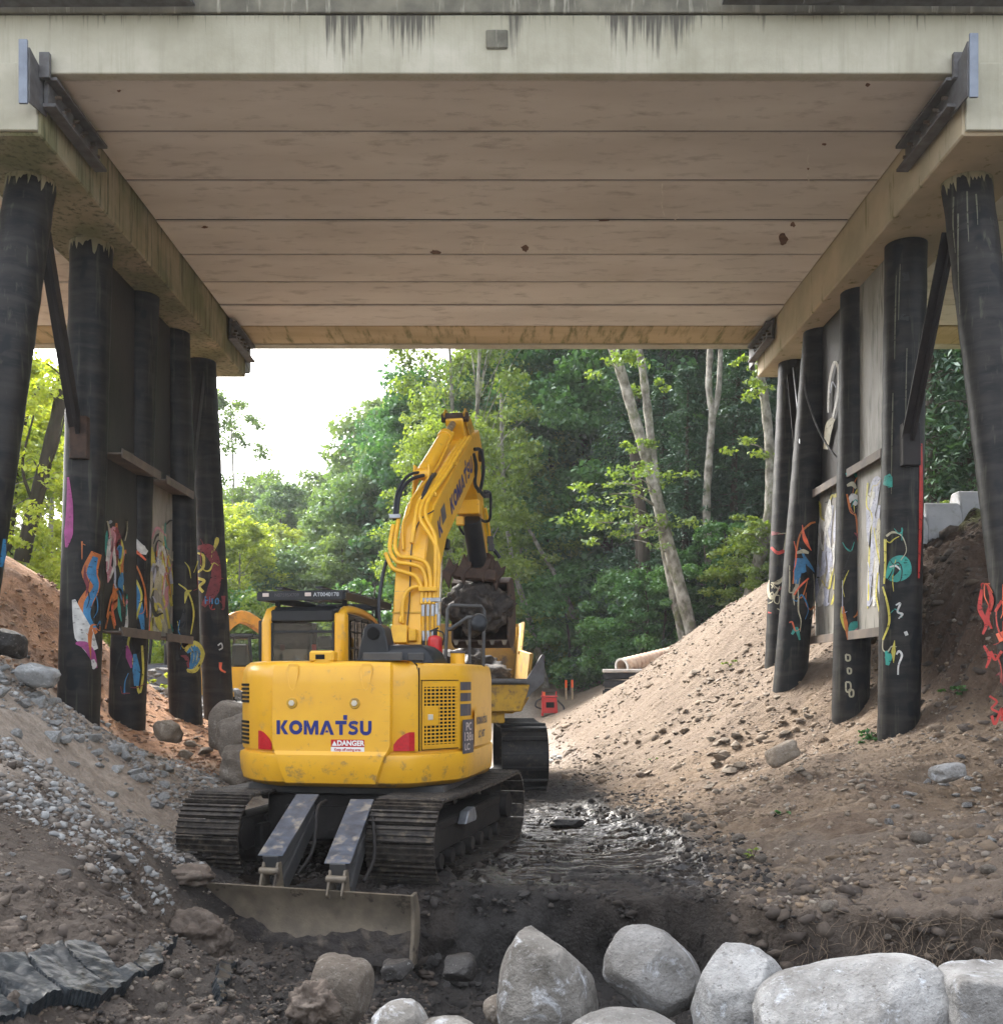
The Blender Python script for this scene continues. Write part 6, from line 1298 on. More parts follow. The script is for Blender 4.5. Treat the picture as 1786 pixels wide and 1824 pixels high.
def px_rocks(lst, kind, label, group, cob=False, flat=1.0):
    for (px, py, w) in lst:
        p = hit(px, py)
        if p is not None: rock(p, w * p.y / F * 1.1, kind, label, group, cob, flat)
# the row of big pale boulders in the foreground
def boulder(label, mat, cx, cy, Y, rx, rz, ry, seed, rot=(0, 0, 0), amp=.28, fn=None, sub=5, boxy=0.0, name='boulder', ridge=0.0):
    bm = bmesh.new(); bmesh.ops.create_icosphere(bm, subdivisions=sub, radius=1); P = np.array([v.co[:] for v in bm.verts])
    if boxy:
        q = 2 + boxy * 3; nn = (np.abs(P) ** q).sum(1) ** (1 / q); P = P / nn[:, None]
    d = 1 + amp * (fbm3(P + seed * 2.3, 1.1, 3, seed) - .5) * 2 + .07 * (fbm3(P + seed, 4, 4, seed + 3) - .5)
    P = P * d[:, None]; rc = np.random.RandomState(seed)
    for _ in range(7 if not boxy else 4):
        nn = rc.normal(size=3); nn /= np.linalg.norm(nn); over = np.maximum(0, P @ nn - rc.uniform(.74, .93)); P = P - over[:, None] * nn * .8
    P = P * (1 + .022 * (fbm3(P, 14, 2, seed) - .5))[:, None]
    if fn is not None: P = fn(P)
    if ridge: P[:, 2] += ridge * np.abs(fbm3(P, 3, 3, seed) - .5)
    P = P * np.array((rx, ry, rz)); m = Matrix.Rotation(rot[2], 3, 'Z') @ Matrix.Rotation(rot[1], 3, 'Y') @ Matrix.Rotation(rot[0], 3, 'X'); P = P @ np.array(m).T
    for v, p in zip(bm.verts, P): v.co = p
    me = bpy.data.meshes.new(name); bm.to_mesh(me); bm.free(); me.polygons.foreach_set('use_smooth', [True] * len(me.polygons)); me.materials.append(mat)
    o = link(name, me, None, pt(cx, cy, Y)); tag(o, label, 'boulder', None); return o
def taper(k, axis=0, top=2):
    def f(P): P = P.copy(); P[:, axis] *= (1 - k * np.clip(P[:, top], -1, 1)); return P
    return f
GB = M['granite']; G2 = M['granite_b']
B_ = boulder
B_('tall pear-shaped pale boulder with a pointed top, leftmost of the front row', G2, 968, 1762, 6.3, .31, .42, .30, 1, (0, R(-12), 0), .12, taper(.36))
B_('rounded pale boulder leaning right, between the pointed and the domed boulder', GB, 1166, 1735, 6.5, .33, .26, .27, 2, (0, R(33), 0), .12, taper(.18, 2, 0))
B_('domed speckled pale boulder in the middle of the front row', GB, 1320, 1780, 6.1, .315, .35, .28, 3, (0, R(-5), 0), .14, taper(.12))
B_('long flat-topped boulder with bluish lichen along its upper edge', GB, 1522, 1802, 5.6, .53, .26, .34, 4, (0, R(-11), 0), .10, None, 5, .35)
B_('pale layered block with a broken top in the lower right corner', M['granite'], 1775, 1800, 5.4, .30, .22, .26, 5, (0, R(-3), 0), .16, None, 5, 1.0, ridge=.12)
B_('low pale boulder cut by the bottom edge, in front of the pointed one', GB, 1120, 1850, 5.6, .32, .155, .25, 6, (0, R(3), 0), .12)
B_('brown muddy boulder standing below the dozer blade', M['brownrock'], 602, 1775, 6.2, .215, .24, .22, 7, (0, R(8), 0), .14, None, 5, .35)
B_('white and grey mottled boulder cut by the bottom edge, beside the brown one', G2, 718, 1830, 5.8, .18, .16, .18, 8, (0, R(25), 0), .16, taper(.3))
B_('low mottled stone at the bottom edge below the dark rocks', G2, 800, 1850, 5.7, .22, .115, .18, 9, (0, R(5), 0), .14)
B_('small dusty stone wedged against the pointed boulder', M['brownrock'], 895, 1800, 6.4, .13, .10, .12, 10, (0, 0, 0), .2)
B_('big tan boulder nearest the excavator, upper one of the heap beside it', M['brownrock'], 418, 1300, 16.2, .42, .42, .5, 12, (0, R(20), 0), .22, None, 5, .3)
B_('big ridged grey boulder touching the left side of the excavator body', M['brownrock'], 446, 1322, 15.4, .42, .50, .5, 13, (0, R(-25), 0), .3, None, 5, .4)
B_('lower grey boulder of the heap just left of the excavator', M['brownrock'], 440, 1368, 14.8, .34, .30, .4, 14, (0, R(10), 0), .28, None, 5, .4)
B_('cracked brown boulder lying on the orange slope below the second left pile', M['tanrock'], 300, 1302, 15.2, .20, .16, .2, 15, (0, R(10), 0), .3, None, 4, .8)
B_('grey slab-like boulder at the left edge of the rocky slope', M['bluerock'], 70, 1205, 11.6, .20, .12, .2, 16, (0, R(12), 0), .3, None, 4, .7)
B_('dark boulder half buried above the grey slab at the left edge', M['darkrock'], 12, 1145, 12.2, .2, .17, .2, 17, (0, R(12), 0), .3, None, 4, .7)
B_('flat tan slab leaning against the second right pile', M['tanrock'], 1392, 1342, 13.6, .22, .13, .16, 18, (0, R(-28), 0), .2, None, 4, .9) 
B_('large pale angular rock low on the right bank beside the first pile', M['granite'], 1688, 1378, 9.7, .15, .09, .14, 19, (0, R(-8), 0), .3, None, 4, .8)
B_('pale slab leaning in the hollow behind the second right pile', M['tanrock'], 1672, 1262, 16.2, .42, .34, .12, 20, (0, R(15), 0), .2, None, 4, .9)
B_('squat dark wet stone right of the dozer blade', M['darkrock'], 820, 1725, 7.6, .12, .085, .12, 22, (0, 0, 0), .35, None, 4, .7)
B_('angular dark rock just right of the blade corner', M['darkrock'], 708, 1730, 7.6, .11, .075, .11, 23, (0, 0, 0), .35, None, 4, .7)
B_('wet slab sticking out of the track-marked floor', M['darkrock'], 1010, 1466, 14.3, .26, .055, .22, 24, (R(-8), R(2), 0), .2, None, 4, .8)
# rocks one can tell apart, placed along the bands where they lie
rs = random.Random(21)
def band(pts, n, w0, w1, spread, pw=1.0):
    out = []
    for _ in range(n):
        t = rs.random() * (len(pts) - 1); i = min(int(t), len(pts) - 2); f = t - i; x = pts[i][0] * (1 - f) + pts[i + 1][0] * f; y = pts[i][1] * (1 - f) + pts[i + 1][1] * f
        out.append((x + rs.gauss(0, spread), y + rs.gauss(0, spread * .7), w0 + (w1 - w0) * rs.random() ** pw))
    return out
px_rocks(band([(5, 1195), (80, 1260), (170, 1320), (260, 1390), (310, 1450)], 80, 12, 38, 22, 2.2), 'bluerock', 'blue-grey broken rock lying on the left bank', 'blue-grey rocks on the left bank')
px_rocks([(165,1320,40),(112,1325,38),(130,1365,26),(210,1375,34),(225,1355,34),(178,1368,28),(200,1420,26),(240,1385,44),(88,1440,30),(150,1438,26),(120,1450,28),(30,1312,32),(95,1318,36),(60,1245,26),(40,1258,30)], 'bluerock', 'blue-grey broken rock lying on the left bank', 'blue-grey rocks on the left bank')
px_rocks(band([(20, 1450), (110, 1455), (220, 1470), (290, 1510)], 38, 10, 26, 14, 1.5), 'granite', 'pale broken stone in the light streak low on the left bank', 'pale stones in the streak on the left bank')
px_rocks([(115,1562,34),(105,1440,26),(248,1500,26),(222,1495,24),(268,1505,22),(22,1525,16),(15,1560,16),(42,1637,14)], 'granite', 'white chipped stone on the brown mud at lower left', 'white chipped stones on the lower left mud')
px_rocks([(295,1240,28),(340,1330,26),(365,1345,34),(330,1350,30),(305,1318,24),(378,1330,20),(268,1350,22),(285,1372,26),(350,1318,16)], 'tanrock', 'dusty tan stone on the orange loam between left piles and excavator', 'tan stones on the orange loam')
px_rocks(band([(1200, 1420), (1290, 1380), (1300, 1340), (1240, 1280)], 26, 12, 34, 26, 1.6), 'tanrock', 'dusty tan rock lying on the sandy right bank', 'tan rocks on the sandy right bank')
px_rocks(band([(1020, 1330), (1180, 1300), (1300, 1240), (1450, 1330), (1560, 1400)], 36, 9, 22, 34, 1.6), 'tanrock', 'dusty tan rock lying on the sandy right bank', 'tan rocks on the sandy right bank', False, .6)
px_rocks([(1425,1375,38),(1395,1310,30),(1285,1352,34),(1298,1378,40),(1268,1345,24),(1262,1405,26),(1240,1200,26),(1266,1212,22),(1245,1230,20),(1152,1380,26),(1380,1180,22),(1395,1290,24)], 'tanrock', 'dusty tan rock lying on the sandy right bank', 'tan rocks on the sandy right bank', False, .6)
px_rocks([(1712,1352,20),(1680,1400,22),(1620,1418,26),(1582,1468,24),(1595,1440,18),(1725,1390,20),(1738,1410,22),(1700,1420,18),(1750,1450,18),(1722,1440,24),(1650,1395,16),(1765,1500,26),(1690,1500,20),(1745,1475,20)], 'granite', 'pale angular stone on the grey-brown soil beside the first right pile', 'pale stones beside the first right pile')
px_rocks(band([(1210, 1470), (1290, 1490), (1330, 1530), (1400, 1560)], 20, 10, 26, 18, 1.5), 'brownrock', 'grey-brown cobble along the foot of the right bank', 'cobbles along the foot of the right bank', True)
px_rocks(band([(1450, 1390), (1560, 1440), (1640, 1560)], 22, 9, 20, 40, 1.5), 'tanrock', 'smooth tan cobble set in the lower right bank', 'tan cobbles in the lower right bank', True)
px_rocks([(1470,1620,34),(1640,1500,40),(1760,1555,34),(1595,1655,16),(1580,1672,16),(1690,1690,20),(1745,1700,24)], 'brownrock', 'rounded cobble poking from the dark earth of the lower right cut', 'cobbles in the dark cut earth', True)
px_rocks(band([(700, 1700), (780, 1720), (860, 1760)], 18, 12, 34, 16, 1.5), 'darkrock', 'small wet dark stone in the pit below the excavator', 'wet stones in the pit')
px_rocks(band([(850, 1605), (930, 1600), (1060, 1620)], 12, 12, 30, 14, 1.5), 'darkrock', 'dark stone stuck in the face of the pit', 'dark stones in the pit face')
px_rocks([(315,1738,28),(280,1765,34),(312,1720,18),(410,1780,22),(405,1772,18),(340,1790,22),(285,1800,26),(90,1800,20),(350,1660,18)], 'brownrock', 'mud-coated cobble by the clay slab at lower left', 'mud-coated cobbles by the clay slab', True)
for _ in range(34):
    Y = rs.uniform(22.5, 25.5); x = (rs.uniform(395, 448) - 893) * Y / F if rs.random() < .65 else (rs.uniform(258, 330) - 893) * Y / F
    rock(Vector((x, Y, g1(x, Y) + rs.uniform(0, .45))), rs.uniform(.2, .42), 'granite', 'pale riprap stone heaped behind the left piles', 'pale riprap behind the left piles', sink=.1)
# riprap bed those stones lie on, small stones and grit: past counting
ico = bmesh.new(); bmesh.ops.create_icosphere(ico, subdivisions=1, radius=1); IV = np.array([v.co[:] for v in ico.verts]); IF = np.array([[v.index for v in f.verts] for f in ico.faces]); ico.free()
def scatter(name, X, Y, size, mat, label, seed, zoff=0.0, squash=.6):
    rg = np.random.RandomState(seed); n = len(X); Z = ground(X, Y)
    base = IV[IV[:, 2] > -2]; nv = len(base)
    J = base[None] * (1 + rg.uniform(-.42, .42, (n, nv, 1))); S_ = size[:, None, None] / 2 * np.stack([np.ones(n), rg.uniform(.6, 1, n), rg.uniform(.35, .65, n)], 1)[:, None, :]
    J = J * S_; a = rg.uniform(0, 6.3, n); c, s = np.cos(a)[:, None], np.sin(a)[:, None]
    tl_ = rg.uniform(-.6, .6, n); ct, st_ = np.cos(tl_)[:, None], np.sin(tl_)[:, None]
    x1 = J[..., 0] * ct - J[..., 2] * st_; z1 = J[..., 0] * st_ + J[..., 2] * ct; y1 = J[..., 1]
    V = np.stack([x1 * c - y1 * s + X[:, None], x1 * s + y1 * c + Y[:, None], z1 + (Z + zoff * size)[:, None]], -1).reshape(-1, 3)
    Fc = (IF[None] + (np.arange(n) * nv)[:, None, None]).reshape(-1, 3)
    me = fast_mesh(name, V, Fc, mat, False, {'pv': np.repeat(rg.rand(n), nv)}); return tag(link(name, me), label, kind='stuff')
def pebmat(name, cols):
    m, n, l, bs = newmat(name); at = n.new('ShaderNodeAttribute'); at.attribute_name = 'pv'; r = n.new('ShaderNodeValToRGB'); cr = r.color_ramp; cr.interpolation = 'CONSTANT'
    while len(cr.elements) < len(cols): cr.elements.new(.5)
    for i, c in enumerate(cols): cr.elements[i].position = i / len(cols); cr.elements[i].color = tuple(c) + (1,)
    l.new(at.outputs['Fac'], r.inputs['Fac']); v = coords(n, l, (1, 1, 1), False)
    c = mix(n, l, 1.0, r.outputs['Color'], ramp(n, l, noise(n, l, v, 30, 4), .3, .7, (.7, .7, .7, 1), (1.15, 1.15, 1.15, 1)), 'MULTIPLY'); l.new(c, bs.inputs['Base Color']); bs.inputs['Roughness'].default_value = .85; return m
M['peb_grey'] = pebmat('crushed_grey_stone', [(.21, .215, .215), (.29, .295, .29), (.17, .155, .14), (.22, .19, .16), (.34, .34, .33), (.15, .13, .11)])
M['peb_tan'] = pebmat('mixed_tan_gravel', [(.20, .15, .105), (.16, .12, .085), (.28, .24, .19), (.13, .095, .066), (.20, .17, .14), (.22, .16, .105)])
M['peb_mud'] = pebmat('dark_muddy_clods', [(.022, .018, .015), (.014, .012, .011), (.036, .028, .022), (.02, .017, .015), (.028, .022, .018), (.06, .05, .043)])
M['peb_earth'] = pebmat('brown_earth_clods', [(.12, .09, .065), (.085, .06, .045), (.16, .125, .095), (.10, .08, .06), (.07, .05, .04), (.2, .17, .14)])
g_ = np.random.RandomState(4)
def region(n, x0, x1, y0, y1, keep):
    X = g_.uniform(x0, x1, n); u = g_.rand(n); Y = y0 + (y1 - y0) * u ** 1.5; k = keep(X, Y); return X[k], Y[k]
def lz(n, lo, hi, p=3): return lo + (hi - lo) * g_.rand(n) ** p
toe_of = lambda Y: zones(np.zeros_like(Y), Y)[1]; ye_of = lambda X, Y: zones(X, Y)[0]
def gk(X, Y): return (fbm(X * .8 - Y * .5, Y * 1.3, 3, 71) > .49 - .10 * (g_.rand(len(X)) - .2)) & (X < -2.9 - .1 * (Y - 9)) & (Y > 7.6)
X, Y = region(30000, -7.5, -2.6, 7.0, 15.5, gk); scatter('crushed_stone', X, Y, lz(len(X), .018, .13, 3.2), M['peb_grey'], 'crushed grey stone strewn over the left bank', 1)
X, Y = region(26000, .8, 7.2, 8.5, 30, lambda X, Y: (X > toe_of(Y) - .1) & (Y > ye_of(X, Y) + .1) & ((fbm(X * 1.2, Y * 1.0, 3, 72) > .5) | (g_.rand(len(X)) < .22))); scatter('bank_gravel', X, Y, lz(len(X), .015, .11, 4), M['peb_tan'], 'tan gravel and soil crumbs on the right bank', 2)
X, Y = region(26000, -3.2, 3.0, 9.3, 20, lambda X, Y: (X < toe_of(Y) + .5) & (Y > ye_of(X, Y)) & (fbm(X * 1.6, Y * 1.6, 3, 73) > .53 - .16 * sst(-.6, .3, X - toe_of(Y)) + .1 * sst(0, .3, X) * sst(10.4, 10.8, Y) * (1 - sst(13.5, 15, Y)) * (1 - sst(-.7, -.2, X - toe_of(Y))))); scatter('mud_clods', X, Y, lz(len(X), .012, .085, 3.5), M['peb_mud'], 'dark wet clods churned up on the floor', 3)
X, Y = region(30000, -2.4, 5.5, 5.0, 9.7, lambda X, Y: (Y < ye_of(X, Y) + .15) & (fbm(X * 1.7, Y * 1.7, 3, 74) > .46)); scatter('pit_clods', X, Y, lz(len(X), .010, .07, 4), M['peb_mud'], 'wet crumbs of soil in and around the pit', 5)
X, Y = region(26000, -5.5, -.6, 4.8, 9.6, lambda X, Y: (fbm(X * 1.7, Y * 1.7, 3, 75) > .47)); scatter('earth_clods', X, Y, lz(len(X), .008, .055, 4), M['peb_earth'], 'brown crumbs of dug soil at lower left', 6)
X, Y = region(9000, 2.0, 6.5, 5.5, 9.4, lambda X, Y: (fbm(X * 1.7, Y * 1.7, 3, 76) > .45)); scatter('cut_clods', X, Y, lz(len(X), .012, .08, 4), M['peb_earth'], 'brown soil crumbs over the lower right cut', 7)
X, Y = region(5000, -8.5, -4.2, 14.5, 21.5, lambda X, Y: g_.rand(len(X)) < .8); scatter('loam_crumbs', X, Y, lz(len(X), .02, .14, 3), pebmat('orange_loam_crumbs', [(.36, .20, .105), (.25, .13, .07), (.42, .26, .15), (.20, .12, .08), (.34, .24, .16), (.28, .16, .09)]), 'orange loam crumbs round the left piles', 8)
X, Y = region(4500, -7.6, -5.3, 21.5, 27, lambda X, Y: g_.rand(len(X)) < 1); scatter('riprap_bed', X, Y, lz(len(X), .12, .40, 1), M['peb_grey'], 'bed of pale broken rock behind the left piles', 9)
X, Y = region(3500, -4, 2.5, 22, 44, lambda X, Y: (X < toe_of(Y) + .3) & (fbm(X * .5, Y * .3, 3, 77) > .5)); scatter('floor_rubble', X, Y, lz(len(X), .05, .35, 3), M['peb_grey'], 'pale rubble on the far floor', 10)
M['soil_tan'] = pebmat('tan_soil_lumps', [(.15, .108, .072), (.125, .09, .06), (.17, .125, .085), (.10, .072, .05), (.14, .103, .07)])
M['soil_dark'] = pebmat('dark_soil_lumps', [(.024, .019, .016), (.016, .013, .012), (.036, .028, .022), (.02, .017, .015)])
M['soil_brown'] = pebmat('brown_soil_lumps', [(.075, .057, .043), (.055, .042, .033), (.095, .074, .058), (.065, .05, .04)])
X, Y = region(7000, 1.2, 7.4, 6.5, 27, lambda X, Y: (X > toe_of(Y) - .2) & (Y > ye_of(X, Y)) & (fbm(X * .9, Y * .9, 3, 78) > .53)); scatter('soil_lumps', X, Y, lz(len(X), .04, .30, 4.5), M['soil_tan'], 'lumps of tan soil slumped on the right bank', 11, -.12)
X, Y = region(9000, -3.2, 3.2, 6.8, 18, lambda X, Y: (X < toe_of(Y) + .4) & (fbm(X * 1.1, Y * 1.1, 3, 79) > .46) & ~((X > -.2) & (Y > 10.3) & (Y < 15) & (X < toe_of(Y) - .4))); scatter('mud_lumps', X, Y, lz(len(X), .04, .22, 3.5), M['soil_dark'], 'lumps of dark mud on the floor and in the pit', 12, -.15)
X, Y = region(7000, -5.5, -.6, 4.8, 9.4, lambda X, Y: fbm(X * 1.1, Y * 1.1, 3, 80) > .45); scatter('earth_lumps', X, Y, lz(len(X), .025, .15, 3.5), M['soil_brown'], 'lumps of brown dug earth at lower left', 13, -.15)
X, Y = region(6000, 1.8, 6.5, 5.5, 9.2, lambda X, Y: fbm(X * 1.1, Y * 1.1, 3, 80) > .42); scatter('cut_lumps', X, Y, lz(len(X), .03, .22, 3.5), M['soil_brown'], 'lumps of brown earth in the lower right cut', 14, -.15)
X, Y = region(2200, 6.3, 9.5, 11, 22, lambda X, Y: fbm(X * 1.1, Y * 1.1, 3, 82) > .42); scatter('slump_lumps', X, Y, lz(len(X), .05, .34, 3.5), M['soil_brown'], 'slumped dark earth behind the right piles', 15, -.22)
# big lumps of dug soil (the blocky clay slab, soil mounds)
M['clay'] = pmat('blue_grey_wet_clay', (.018, .023, .028), (.009, .012, .015), 3, .30, 0, .5, 8, (1, 1, 2.5), c3=(.036, .043, .048), s3=5, lo3=.5, hi3=.7, bdist=.03)
M['clay'].node_tree.nodes['Principled BSDF'].inputs['Roughness'].default_value = .34
def slab(label, pxs, Y0, Y1, th, seed, mat):
    """a thick broken sheet of clay whose upper face is given by its outline in the photograph"""
    return None
def sheet_slab(name, label, outline, yfun, th, mat, seed, cell=.012, rise=0.0):
    """a thick broken sheet: its outline as seen in the photograph laid on a tilted plane, with real thickness and cracked steps"""
    O = np.array([list(hit(px, py) or pt(px, py, yfun(py, px))) for px, py in outline]); c = O.mean(0); uu, ss, vv = np.linalg.svd(O - c); e1, e2, nn = vv[0], vv[1], vv[2]
    if nn[2] < 0: nn = -nn
    A = (O - c) @ e1; B_2 = (O - c) @ e2
    ga = np.arange(A.min(), A.max() + cell, cell); gb = np.arange(B_2.min(), B_2.max() + cell, cell); GA, GB2 = np.meshgrid(ga, gb)
    ins = np.zeros(GA.shape, bool); jx = GA + .07 * (fbm(GA * 5, GB2 * 5, 2, seed) - .5); jy = GB2 + .07 * (fbm(GA * 5 + 5, GB2 * 5, 2, seed + 1) - .5); n = len(A)
    for i in range(n):
        j = (i + 1) % n; cnd = ((B_2[i] > jy) != (B_2[j] > jy)) & (jx < (A[j] - A[i]) * (jy - B_2[i]) / (B_2[j] - B_2[i] + 1e-9) + A[i]); ins ^= cnd
    # plates at slightly different heights, split by cracks running across
    w = GA + .5 * GB2 + .12 * (fbm(GA * 3, GB2 * 3, 3, seed + 2) - .5); w = w + .25 * (fbm(GA * 1.3, GB2 * 1.3, 2, seed + 7) - .5); pl = np.floor(w / .34); fr = w / .34 - pl
    H = .035 * (_h(pl, pl * 0, pl * 0, seed) - .5) + .07 * (fbm(GA * 2.2, GB2 * 2.2, 3, seed + 4) - .5) + rise * np.abs(fbm(GA * 2, GB2 * 6, 3, seed + 5) - .5) - .02 * (np.minimum(fr, 1 - fr) < .03) + .03 * np.abs(fbm(GA * 9, GB2 * 9, 3, seed + 9) - .5)
    idn = -np.ones(GA.shape, int); idn[ins] = np.arange(ins.sum()); T_ = c + GA[ins][:, None] * e1 + GB2[ins][:, None] * e2; T_[:, 2] = ground(T_[:, 0], np.maximum(T_[:, 1], 5.25), False) + .065 + 1.3 * H[ins]; Bt = T_ - nn * th - np.array([0, 0, th * .3]); N = len(T_)
    V = np.vstack([T_, Bt]); q = ins[:-1, :-1] & ins[1:, :-1] & ins[:-1, 1:] & ins[1:, 1:]
    a_, b_2, c_2, d_ = idn[:-1, :-1][q], idn[:-1, 1:][q], idn[1:, 1:][q], idn[1:, :-1][q]; top = np.stack([a_, b_2, c_2, d_], 1); Fs = [top, top[:, ::-1] + N]
    ed = {}
    for f in top:
        for k in range(4):
            e = (int(f[k]), int(f[(k + 1) % 4]))
            if (e[1], e[0]) in ed: del ed[(e[1], e[0])]
            else: ed[e] = 1
    Fs.append(np.array([[e[1], e[0], e[0] + N, e[1] + N] for e in ed]))
    me = fast_mesh(name, V, np.vstack(Fs), mat, True); me.set_sharp_from_angle(angle=R(30)); o = link(name, me); return tag(o, label, 'clay')
yf = lambda py, px: 5.75 - (py - 1700) / 124 * .75
sheet_slab('clay_slab', 'broad smooth blue-grey sheet of wet clay at the lower left corner', [(-20, 1755), (30, 1742), (95, 1724), (140, 1716), (178, 1730), (215, 1752), (258, 1726), (300, 1702), (318, 1700), (296, 1730), (240, 1768), (180, 1792), (110, 1812), (50, 1820), (-20, 1820)], yf, .06, M['clay'], 3, rise=.03)
sheet_slab('clay_flake', 'narrow clay flake among the cobbles right of the clay sheet', [(392, 1740), (420, 1725), (418, 1760), (398, 1790), (380, 1800)], lambda py, px: 6.1 - (py - 1700) / 124 * .7, .05, M['clay'], 9)
o = mud_blob('mud_clod', M['drymud'], pt(332, 1560, 9.4), (.24, .2, .10), 41, .5, 4, 2.2); tag(o, 'flat crusted clod of mud lying over the left end of the dozer blade', 'mud clod')
o = mud_blob('mud_clod', M['drymud'], pt(352, 1668, 8.7), (.26, .2, .20), 43, .55, 5, 2.2); tag(o, 'lumpy heap of mud pushed up in front of the dozer blade', 'mud clod')
o = mud_blob('mud_clod', M['drymud'], pt(555, 1790, 5.9), (.13, .12, .12), 44, .6, 5, 3.0); tag(o, 'reddish crumbly clod against the brown boulder', 'mud clod')
# roots hanging from the cut on the right
mb = MB(); rr_ = random.Random(5)
for _ in range(190):
    px, py = rr_.uniform(1400, 1780), rr_.uniform(1630, 1740); p = hit(px, py, 5.5, 10)
    if p is None: continue
    p = p + Vector((0, -.03, .02)); pts_ = [p]; d = Vector((rr_.uniform(-1, 1), -.25, rr_.uniform(-1.3, .2)))
    for k in range(5): d += Vector((rr_.uniform(-.8, .8), rr_.uniform(-.25, .15), rr_.uniform(-.7, .4))); pts_.append(pts_[-1] + d.normalized() * rr_.uniform(.03, .07))
    mb.tube(pts_, [.0028, .0025, .0022, .002, .0015, .001], 4, False)
M['root'] = pmat('pale_root', (.20, .15, .10), (.12, .085, .06), 10, .8)
tag(mb.build('roots', M['root'], fix=False), 'tangle of thin pale roots hanging from the lower right cut', kind='stuff')
# ---------------------------------------------------------------- trees
def leafmat(name, dark, mid, light, trans=.45, sat=1.0):
    m, n, l, bs = newmat(name); out = n['Material Output']; n.remove(bs)
    at = n.new('ShaderNodeAttribute'); at.attribute_name = 'lv'; oi = n.new('ShaderNodeObjectInfo')
    r = n.new('ShaderNodeValToRGB'); cr = r.color_ramp; cr.elements.new(.5)
    for i, c in enumerate((dark, mid, light)): cr.elements[i].position = i * .5; cr.elements[i].color = tuple(c) + (1,)
    l.new(at.outputs['Fac'], r.inputs['Fac'])
    c = mix(n, l, 1.0, r.outputs['Color'], ramp(n, l, oi.outputs['Random'], 0, 1, (.78, .86, .95, 1), (1.2, 1.12, .9, 1)), 'MULTIPLY')
    d = n.new('ShaderNodeBsdfDiffuse'); t = n.new('ShaderNodeBsdfTranslucent'); mx = n.new('ShaderNodeMixShader'); mx.inputs[0].default_value = trans
    l.new(c, d.inputs['Color']); tc = mix(n, l, 1.0, c, (1.25, 1.25, .6), 'MULTIPLY'); l.new(tc, t.inputs['Color']); l.new(d.outputs[0], mx.inputs[1]); l.new(t.outputs[0], mx.inputs[2])
    g = n.new('ShaderNodeBsdfGlossy'); g.inputs['Roughness'].default_value = .45; g.inputs['Color'].default_value = (.6, .65, .7, 1); m2 = n.new('ShaderNodeMixShader'); m2.inputs[0].default_value = .06
    l.new(mx.outputs[0], m2.inputs[1]); l.new(g.outputs[0], m2.inputs[2]); l.new(m2.outputs[0], out.inputs['Surface']); return m
LM = {'alder': leafmat('light_green_leaves', (.075, .13, .022), (.15, .225, .04), (.26, .34, .07)),
      'maple': leafmat('deep_green_leaves', (.03, .095, .03), (.075, .18, .055), (.15, .29, .09), .35),
      'cedar': leafmat('dark_cedar_fronds', (.016, .045, .022), (.035, .08, .04), (.075, .14, .07), .2),
      'gold': leafmat('yellow_green_leaves', (.18, .235, .03), (.32, .39, .055), (.48, .52, .09), .5),
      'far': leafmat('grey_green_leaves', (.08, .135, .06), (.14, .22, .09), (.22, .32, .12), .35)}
M['bark_pale'] = pmat('pale_alder_bark', (.36, .34, .30), (.10, .09, .07), 4, .9, 0, .6, 20, (1, 1, .7), c3=(.10, .11, .05), s3=3, lo3=.52, hi3=.66, st3=(1, 1, .6), bdist=.02)
M['bark_dark'] = pmat('dark_bark', (.065, .052, .04), (.035, .03, .024), 4, .95, 0, .6, 16, (1, 1, .25), c3=(.05, .06, .03), s3=2, bdist=.03)
def leafcloud(rg, cen, rad, n, size, up=.6, flat=.55, aspect=.62, tipdrop=0.0):
    """n leaf faces round each clump centre"""
    k = len(cen); N = k * n; ci = np.repeat(np.arange(k), n); d = rg.normal(size=(N, 3)); d /= np.linalg.norm(d, axis=1)[:, None]; r = rg.rand(N) ** .5
    P = cen[ci] + d * (r * rad[ci])[:, None] * np.array([1, 1, flat]); P[:, 2] -= tipdrop * r ** 2 * rad[ci]
    nrm = rg.normal(size=(N, 3)) * .6 + d * .35 + np.array([0, 0, up]); nrm /= np.linalg.norm(nrm, axis=1)[:, None]
    t = np.cross(nrm, rg.normal(size=(N, 3))); t /= np.linalg.norm(t, axis=1)[:, None] + 1e-9; b = np.cross(nrm, t)
    s = size * rg.uniform(.6, 1.3, N); h = (s / 2)[:, None]; w = h * aspect
    V = np.stack([P - t * h, P + b * w + nrm * w * .3, P + t * h, P - b * w + nrm * w * .3], 1).reshape(-1, 3)
    lv = np.clip(.18 + .50 * rg.rand(N) * .9 + .35 * (rg.rand(k)[ci]) - .1, 0, 1)
    return V, np.arange(N * 4).reshape(N, 4), np.repeat(lv, 4)
